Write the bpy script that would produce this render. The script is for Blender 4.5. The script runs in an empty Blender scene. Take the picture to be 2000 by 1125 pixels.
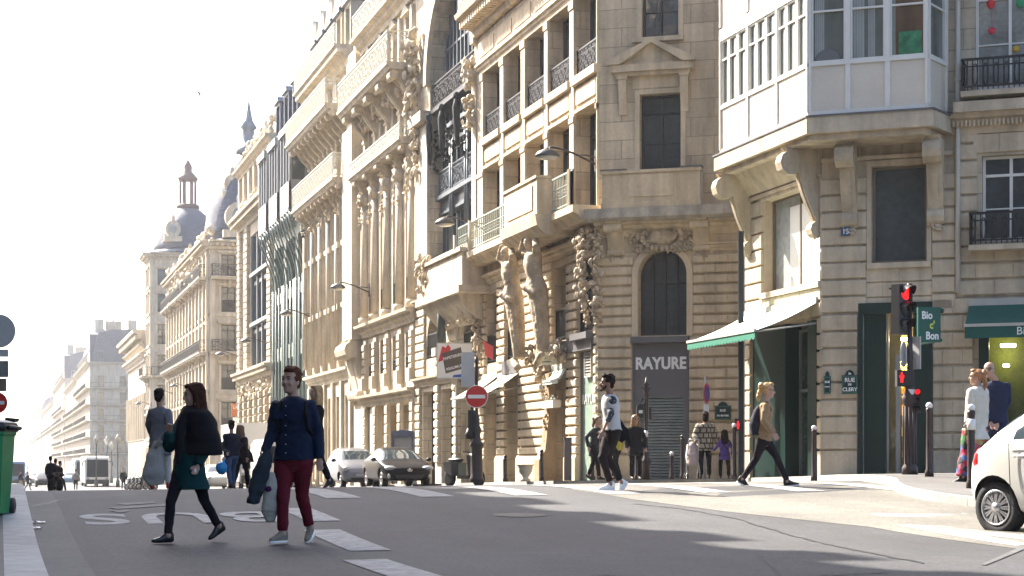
import bpy, bmesh, math, random
from mathutils import Vector, Matrix, noise
random.seed(7)
R = math.radians
# ---------------------------------------------------------------- camera, sky, sun
F = 3500.0                    # focal length in photograph pixels (2000 px wide)
AZ = math.atan(1000/3500.0)   # camera looks this far to the right of the street axis (+Y)
cA, sA = math.cos(AZ), math.sin(AZ)
CZ = 0.9                      # camera height
HOR = 905.0
scene = bpy.context.scene
C = scene.collection
cam = bpy.data.cameras.new('camera'); camo = bpy.data.objects.new('camera', cam); C.objects.link(camo)
camo.location = (0, 0, CZ); camo.rotation_euler = (R(90), 0, -AZ)
cam.sensor_width = 36; cam.lens = 36*F/2000; cam.shift_y = (HOR-562.5)/2000
cam.clip_start = 0.1; cam.clip_end = 6000
cam.dof.use_dof = False
scene.camera = camo
SUN_EL, SUN_AZ = R(40), R(30)     # sun stands ahead, 30 degrees left of the street axis
wd = bpy.data.worlds.new("World"); scene.world = wd; wd.use_nodes = True
nt = wd.node_tree; nt.nodes.clear()
sk = nt.nodes.new('ShaderNodeTexSky'); sk.sky_type = 'NISHITA'; sk.sun_disc = False
sk.sun_elevation = SUN_EL; sk.sun_rotation = -SUN_AZ; sk.dust_density = 3.5; sk.air_density = .75; sk.ozone_density = .4
bg = nt.nodes.new('ShaderNodeBackground'); bg.inputs[1].default_value = 0.10
ow = nt.nodes.new('ShaderNodeOutputWorld')
nt.links.new(sk.outputs[0], bg.inputs[0]); nt.links.new(bg.outputs[0], ow.inputs[0])
sd = bpy.data.lights.new('sun', 'SUN'); sd.energy = 4.3; sd.angle = R(0.5); sd.color = (1, .93, .82)
so = bpy.data.objects.new('sun', sd); C.objects.link(so)
sunv = Vector((-math.sin(SUN_AZ)*math.cos(SUN_EL), math.cos(SUN_AZ)*math.cos(SUN_EL), math.sin(SUN_EL)))
so.rotation_euler = sunv.to_track_quat('Z', 'Y').to_euler(); so.location = (0, 0, 80)
scene.view_settings.view_transform = 'Standard'; scene.view_settings.look = 'None'
scene.view_settings.exposure = 2.25; scene.view_settings.gamma = 1
cy = scene.cycles
cy.max_bounces = 8; cy.diffuse_bounces = 4; cy.glossy_bounces = 3; cy.transmission_bounces = 4
cy.volume_bounces = 0; cy.transparent_max_bounces = 6; cy.caustics_reflective = False; cy.caustics_refractive = False
cy.use_denoising = True
# ---------------------------------------------------------------- picture geometry
def XY(lat, d):                       # camera lateral offset and depth -> ground plan
    return (lat*cA + d*sA, d*cA - lat*sA)
def lat_d(X, Y): return (X*cA - Y*sA, X*sA + Y*cA)
def ipx(X, Y, z):
    l, d = lat_d(X, Y); return (1000+F*l/d, HOR-F*(z-CZ)/d)
PK = [(-60,-.1),(5,-.05),(12,-.01),(17,.06),(22,.27),(26.5,.45),(30,.455),(34,.40),(42,.26),(52,.10),(70,-.2),(95,-.6),(130,-1.05),(165,-1.5),(200,-1.6),(260,-1.8),(400,-2.0),(3000,-2.0)]
def gnd(X, Y):
    k = 0
    while k < len(PK)-2 and Y > PK[k+1][0]: k += 1
    (y0, a), (y1, b) = PK[k], PK[k+1]
    m0 = (b-PK[k-1][1])/(y1-PK[k-1][0])*(y1-y0) if k else 0
    m1 = (PK[k+2][1]-a)/(PK[k+2][0]-y0)*(y1-y0) if k+2 < len(PK) else 0
    t = min(1, max(0, (Y-y0)/(y1-y0)))
    z = (2*t**3-3*t*t+1)*a + (t**3-2*t*t+t)*m0 + (-2*t**3+3*t*t)*b + (t**3-t*t)*m1
    return z + .009*(min(max(X, -4), 40)-1.5)
def gpt(px, py, up=0):                # the point of the ground that the picture shows at px, py
    t = (px-1000)/F; d = 8.0; best = None
    while d < 400:
        X, Y = XY(t*d, d)
        if CZ - (py-HOR)/F*d <= gnd(X, Y)+up: break
        d += .05
    X, Y = XY(t*d, d)
    return (X, Y)
def at(px, d):                        # plan point at picture column px and depth d
    return XY((px-1000)/F*d, d)
# ---------------------------------------------------------------- mesh collecting
class MB:
    def __init__(s): s.v = []; s.f = []; s.m = []; s.sm = []; s.T = None
    def add(s, vs, fs, m=0, sm=False):
        b = len(s.v)
        if s.T is not None: vs = [s.T @ Vector(p) for p in vs]
        s.v += [tuple(p) for p in vs]; s.f += [tuple(i+b for i in f) for f in fs]
        s.m += [m]*len(fs); s.sm += [sm]*len(fs)
    def box(s, x0, x1, y0, y1, z0, z1, m=0):
        if x0 > x1: x0, x1 = x1, x0
        if y0 > y1: y0, y1 = y1, y0
        if z0 > z1: z0, z1 = z1, z0
        s.add([(x0,y0,z0),(x1,y0,z0),(x1,y1,z0),(x0,y1,z0),(x0,y0,z1),(x1,y0,z1),(x1,y1,z1),(x0,y1,z1)],
              [(0,3,2,1),(4,5,6,7),(0,1,5,4),(1,2,6,5),(2,3,7,6),(3,0,4,7)], m)
    def fb(s, u0, u1, v0, v1, w0, w1, m=0): s.box(u0, u1, -w1, -w0, v0, v1, m)      # facade frame: u right, v up, w out of the wall
    def cush(s, u0, u1, v0, v1, w0, w1, e=.03, m=0):                                 # rusticated block with chamfered edges
        y0, y1, ym = -w0, -w1, -(w1-e)
        s.add([(u0,y0,v0),(u1,y0,v0),(u1,y0,v1),(u0,y0,v1),(u0,ym,v0+.004),(u1,ym,v0+.004),(u1,ym,v1-.004),(u0,ym,v1-.004),
               (u0+e,y1,v0+e),(u1-e,y1,v0+e),(u1-e,y1,v1-e),(u0+e,y1,v1-e)],
              [(0,1,5,4),(1,2,6,5),(2,3,7,6),(3,0,4,7),(4,5,9,8),(5,6,10,9),(6,7,11,10),(7,4,8,11),(8,9,10,11)], m)
    def prism(s, poly, a, b, ax='u', m=0, sm=False):    # ax 'u': poly in (w,v) run along u; 'v': poly (u,w); 'w': poly (u,v) from w=a to w=b
        n = len(poly)
        def P(p, t):
            if ax == 'u': return (t, -p[0], p[1])
            if ax == 'v': return (p[0], -p[1], t)
            return (p[0], -t, p[1])
        vs = [P(p, a) for p in poly]+[P(p, b) for p in poly]
        fs = [(i, (i+1) % n, n+(i+1) % n, n+i) for i in range(n)]
        s.add(vs, fs, m, sm); s.add(vs, [tuple(range(n))[::-1], tuple(range(n, 2*n))], m)
    def loft(s, rings, m=0, sm=True, caps=True, closed=True):
        n = len(rings[0]); vs = [p for r in rings for p in r]; fs = []
        for i in range(len(rings)-1):
            for j in range(n if closed else n-1):
                a, b = i*n+j, i*n+(j+1) % n
                fs.append((a, b, b+n, a+n))
        if caps: fs += [tuple(range(n))[::-1], tuple(range((len(rings)-1)*n, len(rings)*n))]
        s.add(vs, fs, m, sm)
    def tube(s, pts, r, n=8, m=0, sm=True, caps=True, sq=1.0):
        pts = [Vector(p) for p in pts]
        if not isinstance(r, (list, tuple)): r = [r]*len(pts)
        rings = []; pn = None
        for i, p in enumerate(pts):
            t = (pts[min(i+1, len(pts)-1)]-pts[max(i-1, 0)])
            if t.length < 1e-9: t = Vector((0,0,1))
            t.normalize()
            if pn is None: pn = t.orthogonal().normalized() if abs(t.z) < .9 else Vector((1,0,0))
            pn = (pn-t*pn.dot(t)).normalized(); b = t.cross(pn)
            rings.append([p+(pn*math.cos(k*2*math.pi/n)+b*math.sin(k*2*math.pi/n)*sq)*r[i] for k in range(n)])
        s.loft(rings, m, sm, caps)
    def lathe(s, prof, c=(0,0,0), n=16, m=0, sm=True, sx=1, sy=1, a0=0):
        rings = [[(c[0]+sx*r*math.cos(a0+k*2*math.pi/n), c[1]+sy*r*math.sin(a0+k*2*math.pi/n), c[2]+z) for k in range(n)] for r, z in prof]
        s.loft(rings, m, sm)
    def ell(s, c, r, m=0, n=8, k=6, rot=None, sm=True):
        vs = []; c = Vector(c)
        for i in range(k+1):
            a = -math.pi/2+math.pi*i/k
            for j in range(n):
                b = 2*math.pi*j/n
                p = Vector((r[0]*math.cos(a)*math.cos(b), r[1]*math.cos(a)*math.sin(b), r[2]*math.sin(a)))
                if rot is not None: p = rot @ p
                vs.append(c+p)
        fs = [(i*n+j, i*n+(j+1) % n, (i+1)*n+(j+1) % n, (i+1)*n+j) for i in range(k) for j in range(n)]
        s.add(vs, fs, m, sm)
    def quad(s, a, b, c, d, m=0): s.add([a,b,c,d], [(0,1,2,3)], m)
    def mesh(s, name, mats):
        me = bpy.data.meshes.new(name); me.from_pydata(s.v, [], s.f)
        for m in (mats if isinstance(mats, (list, tuple)) else [mats]): (m is not None) and me.materials.append(m)
        me.polygons.foreach_set('material_index', s.m); me.polygons.foreach_set('use_smooth', s.sm)
        me.validate(clean_customdata=False); me.update(); return me
    def build(s, name, mats, parent=None, M=None):
        return link(name, s.mesh(name, mats), parent, M)
def link(name, me, parent=None, M=None):
    o = bpy.data.objects.new(name, me); C.objects.link(o)
    if parent is not None: o.parent = parent
    if M is not None: o.matrix_local = M
    return o
def tag(o, label=None, cat=None, group=None, kind=None):
    if label: o['label'] = label
    if cat: o['category'] = cat
    if group: o['group'] = group
    if kind: o['kind'] = kind
    return o
def empty(name, loc, label, cat, group=None, rz=0):
    o = bpy.data.objects.new(name, None); C.objects.link(o); o.location = loc; o.rotation_euler = (0,0,rz)
    o.empty_display_size = .3
    return tag(o, label, cat, group)
def Mt(x, y, z, rz=0): return Matrix.Translation((x, y, z)) @ Matrix.Rotation(rz, 4, 'Z')
def copy_tree(o, parent=None, loc=None, label=None):
    c = o.copy(); C.objects.link(c)
    if parent is not None: c.parent = parent
    for ch in [x for x in ALLCH.get(o.name, [])] or list(o.children): copy_tree(ch, c)
    if loc is not None: c.location = loc
    if label: c['label'] = label
    return c
ALLCH = {}
_dg = None
def bake(o):                          # replace an object's mesh with its evaluated modifiers
    dg = bpy.context.evaluated_depsgraph_get(); dg.update()
    me = bpy.data.meshes.new_from_object(o.evaluated_get(dg)); old = o.data
    o.modifiers.clear(); o.data = me; me.name = old.name
    if old.users == 0: bpy.data.meshes.remove(old)
    return o
# ---------------------------------------------------------------- materials
def mat(name, col, rough=.7, metal=0, spec=.4, noise_amt=0, nscale=3, bump=0, bscale=40, emit=None, estr=1, alpha=None, joints=None, stain=0, coat=0, trans=0, streak=0, jcol=.62):
    m = bpy.data.materials.new(name); m.use_nodes = True; n = m.node_tree.nodes; l = m.node_tree.links
    b = n['Principled BSDF']; b.inputs['Base Color'].default_value = (*col, 1); b.inputs['Roughness'].default_value = rough
    b.inputs['Metallic'].default_value = metal; b.inputs['Specular IOR Level'].default_value = spec
    b.inputs['Coat Weight'].default_value = coat
    if trans: b.inputs['Transmission Weight'].default_value = trans
    if emit: b.inputs['Emission Color'].default_value = (*emit, 1); b.inputs['Emission Strength'].default_value = estr
    tc = n.new('ShaderNodeTexCoord'); cur = None; hts = []
    def mul(fac_sock, lo, hi, cur):
        mr = n.new('ShaderNodeMapRange'); mr.inputs['To Min'].default_value = lo; mr.inputs['To Max'].default_value = hi
        mr.inputs['From Min'].default_value = .3; mr.inputs['From Max'].default_value = .7
        l.new(fac_sock, mr.inputs['Value'])
        mx = n.new('ShaderNodeMix'); mx.data_type = 'RGBA'; mx.blend_type = 'MULTIPLY'; mx.inputs[0].default_value = 1
        if cur is None: mx.inputs[6].default_value = (*col, 1)
        else: l.new(cur, mx.inputs[6])
        l.new(mr.outputs[0], mx.inputs[7]); return mx.outputs[2]
    def noi(scale, det=5, vec=None):
        t = n.new('ShaderNodeTexNoise'); t.inputs['Scale'].default_value = scale; t.inputs['Detail'].default_value = det
        l.new(vec or tc.outputs['Object'], t.inputs['Vector']); return t.outputs['Fac']
    if joints:
        sx = n.new('ShaderNodeSeparateXYZ'); l.new(tc.outputs['Object'], sx.inputs[0])
        ad = n.new('ShaderNodeMath'); l.new(sx.outputs[0], ad.inputs[0]); l.new(sx.outputs[1], ad.inputs[1])
        cb = n.new('ShaderNodeCombineXYZ'); l.new(ad.outputs[0], cb.inputs[0]); l.new(sx.outputs[2], cb.inputs[1])
        bt = n.new('ShaderNodeTexBrick'); bt.inputs['Scale'].default_value = 1; bt.inputs['Brick Width'].default_value = joints[0]
        bt.inputs['Row Height'].default_value = joints[1]; bt.inputs['Mortar Size'].default_value = joints[2]; bt.inputs['Mortar Smooth'].default_value = .2
        bt.inputs['Color1'].default_value = (*[c*1.08 for c in col], 1); bt.inputs['Color2'].default_value = (*[c*.80 for c in col], 1)
        bt.inputs['Mortar'].default_value = (*[c*jcol for c in col], 1)
        l.new(cb.outputs[0], bt.inputs['Vector']); cur = bt.outputs['Color']
        inv = n.new('ShaderNodeMath'); inv.operation = 'SUBTRACT'; inv.inputs[0].default_value = 1; l.new(bt.outputs['Fac'], inv.inputs[1]); hts.append((inv.outputs[0], .012))
    if noise_amt:
        cur = mul(noi(nscale), 1-noise_amt, 1+noise_amt, cur)
        cur = mul(noi(nscale*9, 4), 1-noise_amt*.6, 1+noise_amt*.6, cur)
    if stain:
        mp = n.new('ShaderNodeMapping'); mp.inputs['Scale'].default_value = (2.2, 2.2, .25); l.new(tc.outputs['Object'], mp.inputs[0])
        cur = mul(noi(1.6, 7, mp.outputs[0]), 1-stain, 1+stain*.35, cur)
    if cur is not None: l.new(cur, b.inputs['Base Color'])
    if bump: hts.append((noi(bscale, 6), bump))
    prev = None
    for sck, st in hts:
        bp = n.new('ShaderNodeBump'); bp.inputs['Strength'].default_value = .8; bp.inputs['Distance'].default_value = st
        l.new(sck, bp.inputs['Height'])
        if prev: l.new(prev, bp.inputs['Normal'])
        prev = bp.outputs[0]
    if prev: l.new(prev, b.inputs['Normal'])
    return m
ST = lambda nm, c, **k: mat(nm, c, .85, noise_amt=.12, nscale=1.1, bump=.006, bscale=18, stain=.30, **k)
M_ray = ST('limestone_warm', (.60,.49,.34)); M_rayj = ST('limestone_warm_courses', (.60,.49,.345), joints=(1.3,.52,.012))
M_bay = ST('limestone_grey', (.52,.43,.31)); M_bayj = ST('limestone_grey_courses', (.50,.42,.31), joints=(.9,.46,.014))
M_wht = ST('limestone_pale', (.58,.50,.38)); M_whtj = ST('limestone_pale_courses', (.58,.50,.38), joints=(1.2,.45,.014))
M_orn = mat('carved_stone', (.48,.39,.28), .9, noise_amt=.3, nscale=5, bump=.02, bscale=14, stain=.3)
M_ornp = mat('carved_stone_pale', (.54,.46,.34), .9, noise_amt=.22, nscale=5, bump=.02, bscale=14)
M_ledge = mat('weathered_ledge', (.40,.36,.30), .9, noise_amt=.2, nscale=3, bump=.006, stain=.35)
M_lead = mat('lead_cover', (.12,.115,.12), .6, noise_amt=.2)
M_zinc = mat('zinc_roof', (.20,.22,.26), .45, metal=.3, noise_amt=.15, nscale=2, joints=(.6,30,.02), jcol=.8)
M_slate = mat('slate_roof', (.085,.10,.14), .5, noise_amt=.2, nscale=3, joints=(.25,.18,.01), jcol=.7)
M_glass = mat('window_glass', (.045,.055,.058), .04, spec=.8, noise_amt=.3, nscale=.8, bump=.02, bscale=.9)
M_glassl = mat('window_glass_curtain', (.20,.21,.20), .12, spec=.6, noise_amt=.35, nscale=1.2)
M_frame = mat('window_frame_dark', (.035,.032,.032), .5)
M_framel = mat('window_frame_pale', (.42,.40,.36), .5, noise_amt=.05)
M_framew = mat('window_frame_white', (.70,.68,.62), .45, noise_amt=.04)
M_iron = mat('wrought_iron', (.022,.022,.024), .45, metal=.3)
M_ironw = mat('painted_iron_pale', (.50,.50,.44), .5)
M_irong = mat('iron_blue_grey', (.10,.12,.14), .45, metal=.2, noise_amt=.15, nscale=2)
M_green = mat('green_grey_metal', (.17,.21,.19), .45, metal=.1, noise_amt=.12, nscale=2)
M_grey = mat('grey_shopfront', (.125,.12,.125), .5, noise_amt=.05)
M_shut = mat('roller_shutter', (.24,.27,.27), .45, metal=.4, noise_amt=.12)
M_dkgreen = mat('dark_green_paint', (.005,.024,.020), .35, noise_amt=.12)
M_asph = None
# ---------------------------------------------------------------- facade kit
def wall(mb, u0, u1, v0, v1, ops, m=0, w=0.0):
    us = sorted({u0, u1, *[x for o in ops for x in (o['u0'], o['u1'])]}); vs = sorted({v0, v1, *[x for o in ops for x in (o['v0'], o['v1'])]})
    us = [x for x in us if u0-1e-6 <= x <= u1+1e-6]; vs = [x for x in vs if v0-1e-6 <= x <= v1+1e-6]
    for i in range(len(us)-1):
        run = None
        for j in range(len(vs)-1):
            cu, cv = (us[i]+us[i+1])/2, (vs[j]+vs[j+1])/2
            hole = any(o['u0'] < cu < o['u1'] and o['v0'] < cv < o['v1'] for o in ops)
            if not hole:
                if run is None: run = vs[j]
            if (hole or j == len(vs)-2) and run is not None:
                top = vs[j] if hole else vs[j+1]
                mb.quad((us[i],-w,run),(us[i+1],-w,run),(us[i+1],-w,top),(us[i],-w,top), m); run = None
    for o in ops:
        a, b, c, d, dp = o['u0'], o['u1'], o['v0'], o['v1'], o.get('d', .35)
        y0, y1 = -w, -(w-dp)
        if o.get('arch'):
            r = (b-a)/2; cx = (a+b)/2; sp = d-r*o.get('rise', 1); n = 12
            pts = [(cx+r*math.cos(t*math.pi/n), sp+r*o.get('rise',1)*math.sin(t*math.pi/n)) for t in range(n+1)]
            for k in range(n):
                (x0, z0), (x1, z1) = pts[k], pts[k+1]
                mb.quad((x0,y0,z0),(x0,y0,d),(x1,y0,d),(x1,y0,z1), m)
                mb.quad((x0,y0,z0),(x1,y0,z1),(x1,y1,z1),(x0,y1,z0), m)
            mb.quad((b,y0,c),(b,y0,sp),(b,y1,sp),(b,y1,c), m); mb.quad((a,y0,sp),(a,y0,c),(a,y1,c),(a,y1,sp), m)
        else:
            mb.quad((b,y0,c),(b,y0,d),(b,y1,d),(b,y1,c), m); mb.quad((a,y0,d),(a,y0,c),(a,y1,c),(a,y1,d), m)
            mb.quad((a,y0,d),(a,y1,d),(b,y1,d),(b,y0,d), m)
        mb.quad((a,y0,c),(b,y0,c),(b,y1,c),(a,y1,c), m)
_wc = {}
def window(root, M, o, w=0.0, name='window'):
    W, H = round(o['u1']-o['u0'], 2), round(o['v1']-o['v0'], 2); st = o.get('win', 'case')
    fm, gm = o.get('fm', M_frame), o.get('gm', M_glass)
    key = (W, H, st, fm.name, gm.name)
    if key not in _wc:
        f, g = MB(), MB(); h = W/2; t = .06 if W > .5 else .04
        f.fb(-h, -h+t, 0, H, -.02, .05); f.fb(h-t, h, 0, H, -.02, .05); f.fb(-h+t, h-t, H-t, H, -.02, .05); f.fb(-h+t, h-t, 0, t*1.4, -.02, .06)
        tr = H*.76 if st in ('case', 'tri') else None
        if st == 'plate': tr = None
        if tr: f.fb(-h+t, h-t, tr, tr+t, -.02, .055)
        cols = {'case': [0], 'tri': [-h/3, h/3], 'plate': [], 'four': [-h/2, 0, h/2], 'one': [], 'door': [0]}.get(st, [0])
        for c in cols: f.fb(c-t*.55, c+t*.55, t*1.4, H-t, -.018, .052)
        if st == 'case' and H > 1.6: f.fb(-h+t, h-t, H*.38, H*.38+t*.5, -.018, .03)
        if st == 'four': f.fb(-h+t, h-t, H*.62, H*.62+t, -.016, .056); f.fb(-h+t, h-t, H*.3, H*.3+t*.6, -.016, .05)
        g.fb(-h+.01, h-.01, .01, H-.01, -.035, -.005)
        _wc[key] = (f.mesh('window', fm), g.mesh('pane', gm))
    f, g = _wc[key]
    T = M @ Matrix.Translation(((o['u0']+o['u1'])/2, -(w-o.get('d', .35)+.03), o['v0']))
    a = link(name, f, root, T); b = link('pane', g, a); return a
def rail(mb, u0, u1, v0, h, w0, style='bars', m=0, ret=None, step=.13):
    """railing along u at distance w0 from the wall"""
    t = .018
    def seg(P, L):
        def bx(a0, a1, z0, z1, th=t):
            p = []
            for (s_, q) in ((a0,-th),(a1,-th),(a1,th),(a0,th)): p.append(P(s_, q))
            mb.add([(x,y,z0) for x,y in p]+[(x,y,z1) for x,y in p], [(0,3,2,1),(4,5,6,7),(0,1,5,4),(1,2,6,5),(2,3,7,6),(3,0,4,7)], m)
        bx(0, L, v0+h-.05, v0+h, .03); bx(0, L, v0+.08, v0+.12); 
        if style in ('orn','lyre'): bx(0, L, v0+h-.2, v0+h-.17)
        n = max(1, int(L/step))
        for i in range(n+1):
            a = L*i/n
            bx(max(0, a-t*.7), min(L, a+t*.7), v0+.02, v0+h-.04)
            if i < n:
                c = a+L/n/2
                if style == 'orn':
                    for zz, rr in ((.24,.05),(.42,.06),(.6,.05),(.74,.04)):
                        z = v0+h*(zz+.09*math.sin(i*2.3+zz*9))+.04; q = rr*(.8+.4*math.sin(i*1.7+zz*5)**2)
                        bx(c-q, c+q, z-.012, z+.012); bx(c-.012, c+.012, z-q, z+q)
                        bx(c-q*.8, c-q*.55, z-q*.8, z+q*.8, t*.6); bx(c+q*.55, c+q*.8, z-q*.8, z+q*.8, t*.6)
                elif style == 'lyre' and i % 2 == 0:
                    k = 10
                    pts = [P(c+.05*math.cos(2*math.pi*j/k), 0)+(v0+h*.5+h*.34*math.sin(2*math.pi*j/k),) for j in range(k+1)]
                    mb.tube(pts, .014, 4, m)
                elif style == 'grid':
                    for zz in (.35,.65): bx(a, a+L/n, v0+h*zz-.01, v0+h*zz+.01)
                    bx(c-.05, c+.05, v0+h*.5-.05, v0+h*.5-.035); bx(c-.05, c+.05, v0+h*.5+.035, v0+h*.5+.05)
    seg(lambda s_, q: (u0+s_, -w0+q), u1-u0)
    if ret:
        if ret in ('both','r'): seg(lambda s_, q: (u1+q, -w0+s_), w0)
        if ret in ('both','l'): seg(lambda s_, q: (u0+q, -w0+s_), w0)
def balcony(root, M, u0, u1, v, dep, th=.22, h=1.0, style='orn', m_s=None, m_r=None, ret=None, nb=0, name='balcony', step=.16, bh=.6):
    """slab with its top at v, moulded edge, brackets below, iron railing on it"""
    b = MB(); b.prism([(0,v-th),(dep-.14,v-th),(dep-.08,v-th*.55),(dep,v-th*.45),(dep,v),(0,v)], u0, u1, 'u')
    for i in range(nb):
        u = u0+(u1-u0)*(i+.5)/nb; console(b, u, v-th, bh, dep*.82, .22)
    o = b.build(name, m_s or M_ray, root, M)
    r = MB(); rail(r, u0+.04, u1-.04, v+.01, h, dep-.06, style, ret=ret, step=step)
    r.build('railing', m_r or M_iron, o); return o
def console(b, u, vtop, h, dep, wd, m=0):
    n = 14; pts = []
    for i in range(n+1):
        t = i/n; w = dep*(1-t)**1.25*(1-.12*math.sin(t*math.pi*2.2))+.05
        pts.append((w, vtop-h*t))
    b.prism([(0,vtop)]+pts+[(0,vtop-h)], u-wd/2, u+wd/2, 'u', m)
    b.prism([(0,vtop)]+[(p+.03, z) for p, z in pts[:-1]]+[(0,vtop-h+.02)], u-wd*.22, u+wd*.22, 'u', m)
    k = 10
    b.prism([(dep*.86+.09*math.cos(j*2*math.pi/k)*h/.6, vtop-.11*h/.6+.09*math.sin(j*2*math.pi/k)*h/.6) for j in range(k)], u-wd*.6, u+wd*.6, 'u', m)
    b.prism([(.07+.06*math.cos(j*2*math.pi/k)*h/.6, vtop-h+.05+.06*math.sin(j*2*math.pi/k)*h/.6) for j in range(k)], u-wd*.55, u+wd*.55, 'u', m)
def cornice(b, u0, u1, v, h, dep, m=0, dent=0):
    """moulding whose top is at v; optional dentils"""
    b.prism([(0,v-h),(dep*.22,v-h),(dep*.28,v-h*.7),(dep*.55,v-h*.55),(dep*.62,v-h*.3),(dep*.95,v-h*.22),(dep,v),(0,v+.03)], u0, u1, 'u', m)
    if dent:
        n = max(1, int((u1-u0)/dent))
        for i in range(n):
            u = u0+(u1-u0)*(i+.25)/n; b.fb(u, u+(u1-u0)/n*.5, v-h*.66, v-h*.36, dep*.2, dep*.8, m)
def orn(b, u0, u1, v0, v1, w0, w1, n, sz=.1, m=0, seed=1):
    """carved foliage: many small leaf lumps"""
    rg = random.Random(seed)
    for i in range(n):
        u, v = rg.uniform(u0, u1), rg.uniform(v0, v1); s_ = sz*rg.uniform(.5, 1.3)
        rot = Matrix.Rotation(rg.uniform(0, 6.28), 3, 'Y') @ Matrix.Rotation(rg.uniform(-.6, .6), 3, 'X')
        b.ell((u, -rg.uniform(w0, w1), v), (s_, s_*.5, s_*.38), m, 6, 4, rot, sm=True)
def garland(b, pts, r, n=20, m=0, seed=3):
    n = int(n*2.4); rg = random.Random(seed); P = [Vector((u, -w, v)) for u, v, w in pts]
    L = len(P)-1
    for i in range(n):
        t = i/(n-1)*L; k = min(int(t), L-1); p = P[k].lerp(P[k+1], t-k)
        f_ = .6+.7*math.sin(math.pi*i/(n-1)); rr = r*.42*f_*rg.uniform(.6, 1.3)
        b.ell(p+Vector((rg.uniform(-.95,.95)*r*f_, rg.uniform(-.9,.5)*r*f_, rg.uniform(-.3,.3)*r)), (rr*1.3, rr*.7, rr*.8), m, 6, 4, Matrix.Rotation(rg.uniform(0,3.1), 3, 'Y'))
def text(root, name, s, size, mt, M, ext=.008, ax='CENTER', sx=1.0, ls=1.0, bold=0.0):
    cu = bpy.data.curves.new(name, 'FONT'); cu.body = s; cu.size = size; cu.extrude = ext; cu.align_x = ax; cu.offset = bold; cu.space_character = ls
    cu.resolution_u = 4
    o = bpy.data.objects.new('t', cu); C.objects.link(o)
    dg = bpy.context.evaluated_depsgraph_get(); me = bpy.data.meshes.new_from_object(o.evaluated_get(dg))
    bpy.data.objects.remove(o); bpy.data.curves.remove(cu)
    me.materials.clear(); me.materials.append(mt)
    for v in me.vertices: v.co = Vector((v.co.x*sx, -v.co.z, v.co.y))     # text stands in the u-v plane, facing out
    return link(name, me, root, M)
class Face:
    """vertical facade plane from world point (X,Y), running right (seen from outside) along rotation rz"""
    def __init__(s, X, Y, rz): s.X, s.Y, s.rz = X, Y, rz; s.c, s.s = math.cos(rz), math.sin(rz); s.M = Mt(X, Y, 0, rz)
    def u(s, px, w=0):
        t = (px-1000)/F; X0, Y0 = s.X+w*s.s, s.Y-w*s.c
        # lat - t d = 0
        l0, d0 = lat_d(X0, Y0); l1, d1 = lat_d(s.c, s.s)
        return -(l0-t*d0)/(l1-t*d1)
    def v(s, u, py, w=0):
        X, Y = s.X+w*s.s+u*s.c, s.Y-w*s.c+u*s.s
        return CZ+(HOR-py)/F*lat_d(X, Y)[1]
    def uv(s, px, py, w=0):
        u = s.u(px, w); return u, s.v(u, py, w)
    def pt(s, u, w=0): return (s.X+u*s.c+w*s.s, s.Y+u*s.s-w*s.c)
def railpart(win, o, h=.95, style='bars', m=None, w=0.0):
    """railing across a window opening, as a sub-part of the window"""
    W = o['u1']-o['u0']; r = MB(); rail(r, -W/2+.01, W/2-.01, .01, h, o.get('d', .35)-.08, style, step=.12)
    return r.build('railing', m or M_iron, win)
# ---------------------------------------------------------------- setting: road, kerbs, pavements, markings
def asphalt(name, col, sp=.28):
    m = mat(name, col, .75, spec=.5, bump=.004, bscale=60)
    n = m.node_tree.nodes; l = m.node_tree.links; b = n['Principled BSDF']; tc = n.new('ShaderNodeTexCoord')
    cur = None
    for sc, lo, hi, f0, f1 in ((22, 1-sp, 1+sp, .38, .62), (60, 1-sp*1.2, 1+sp*1.3, .35, .65), (.35, .8, 1.16, .35, .65), (2.2, .88, 1.1, .3, .7)):
        t = n.new('ShaderNodeTexNoise'); t.inputs['Scale'].default_value = sc; t.inputs['Detail'].default_value = 4; l.new(tc.outputs['Object'], t.inputs[0])
        mr = n.new('ShaderNodeMapRange'); mr.inputs[1].default_value = f0; mr.inputs[2].default_value = f1; mr.inputs[3].default_value = lo; mr.inputs[4].default_value = hi
        l.new(t.outputs['Fac'], mr.inputs[0]); mx = n.new('ShaderNodeMix'); mx.data_type = 'RGBA'; mx.blend_type = 'MULTIPLY'; mx.inputs[0].default_value = 1
        if cur is None: mx.inputs[6].default_value = (*col, 1)
        else: l.new(cur, mx.inputs[6])
        l.new(mr.outputs[0], mx.inputs[7]); cur = mx.outputs[2]
    mp = n.new('ShaderNodeMapping'); mp.inputs['Scale'].default_value = (1.3,.07,1); l.new(tc.outputs['Object'], mp.inputs[0])
    t = n.new('ShaderNodeTexNoise'); t.inputs['Scale'].default_value = 1; t.inputs['Detail'].default_value = 6; l.new(mp.outputs[0], t.inputs[0])
    mr = n.new('ShaderNodeMapRange'); mr.inputs[1].default_value = .35; mr.inputs[2].default_value = .65; mr.inputs[3].default_value = .84; mr.inputs[4].default_value = 1.14; l.new(t.outputs['Fac'], mr.inputs[0])
    mx = n.new('ShaderNodeMix'); mx.data_type = 'RGBA'; mx.blend_type = 'MULTIPLY'; mx.inputs[0].default_value = 1; l.new(cur, mx.inputs[6]); l.new(mr.outputs[0], mx.inputs[7]); cur = mx.outputs[2]
    l.new(cur, b.inputs['Base Color']); l.new(mr.outputs[0], b.inputs['Roughness']) if False else None; return m
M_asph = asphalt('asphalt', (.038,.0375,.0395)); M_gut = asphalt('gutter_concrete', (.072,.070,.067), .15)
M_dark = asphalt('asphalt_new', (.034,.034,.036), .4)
M_pave = asphalt('pavement_asphalt', (.11,.105,.10), .12)
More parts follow.
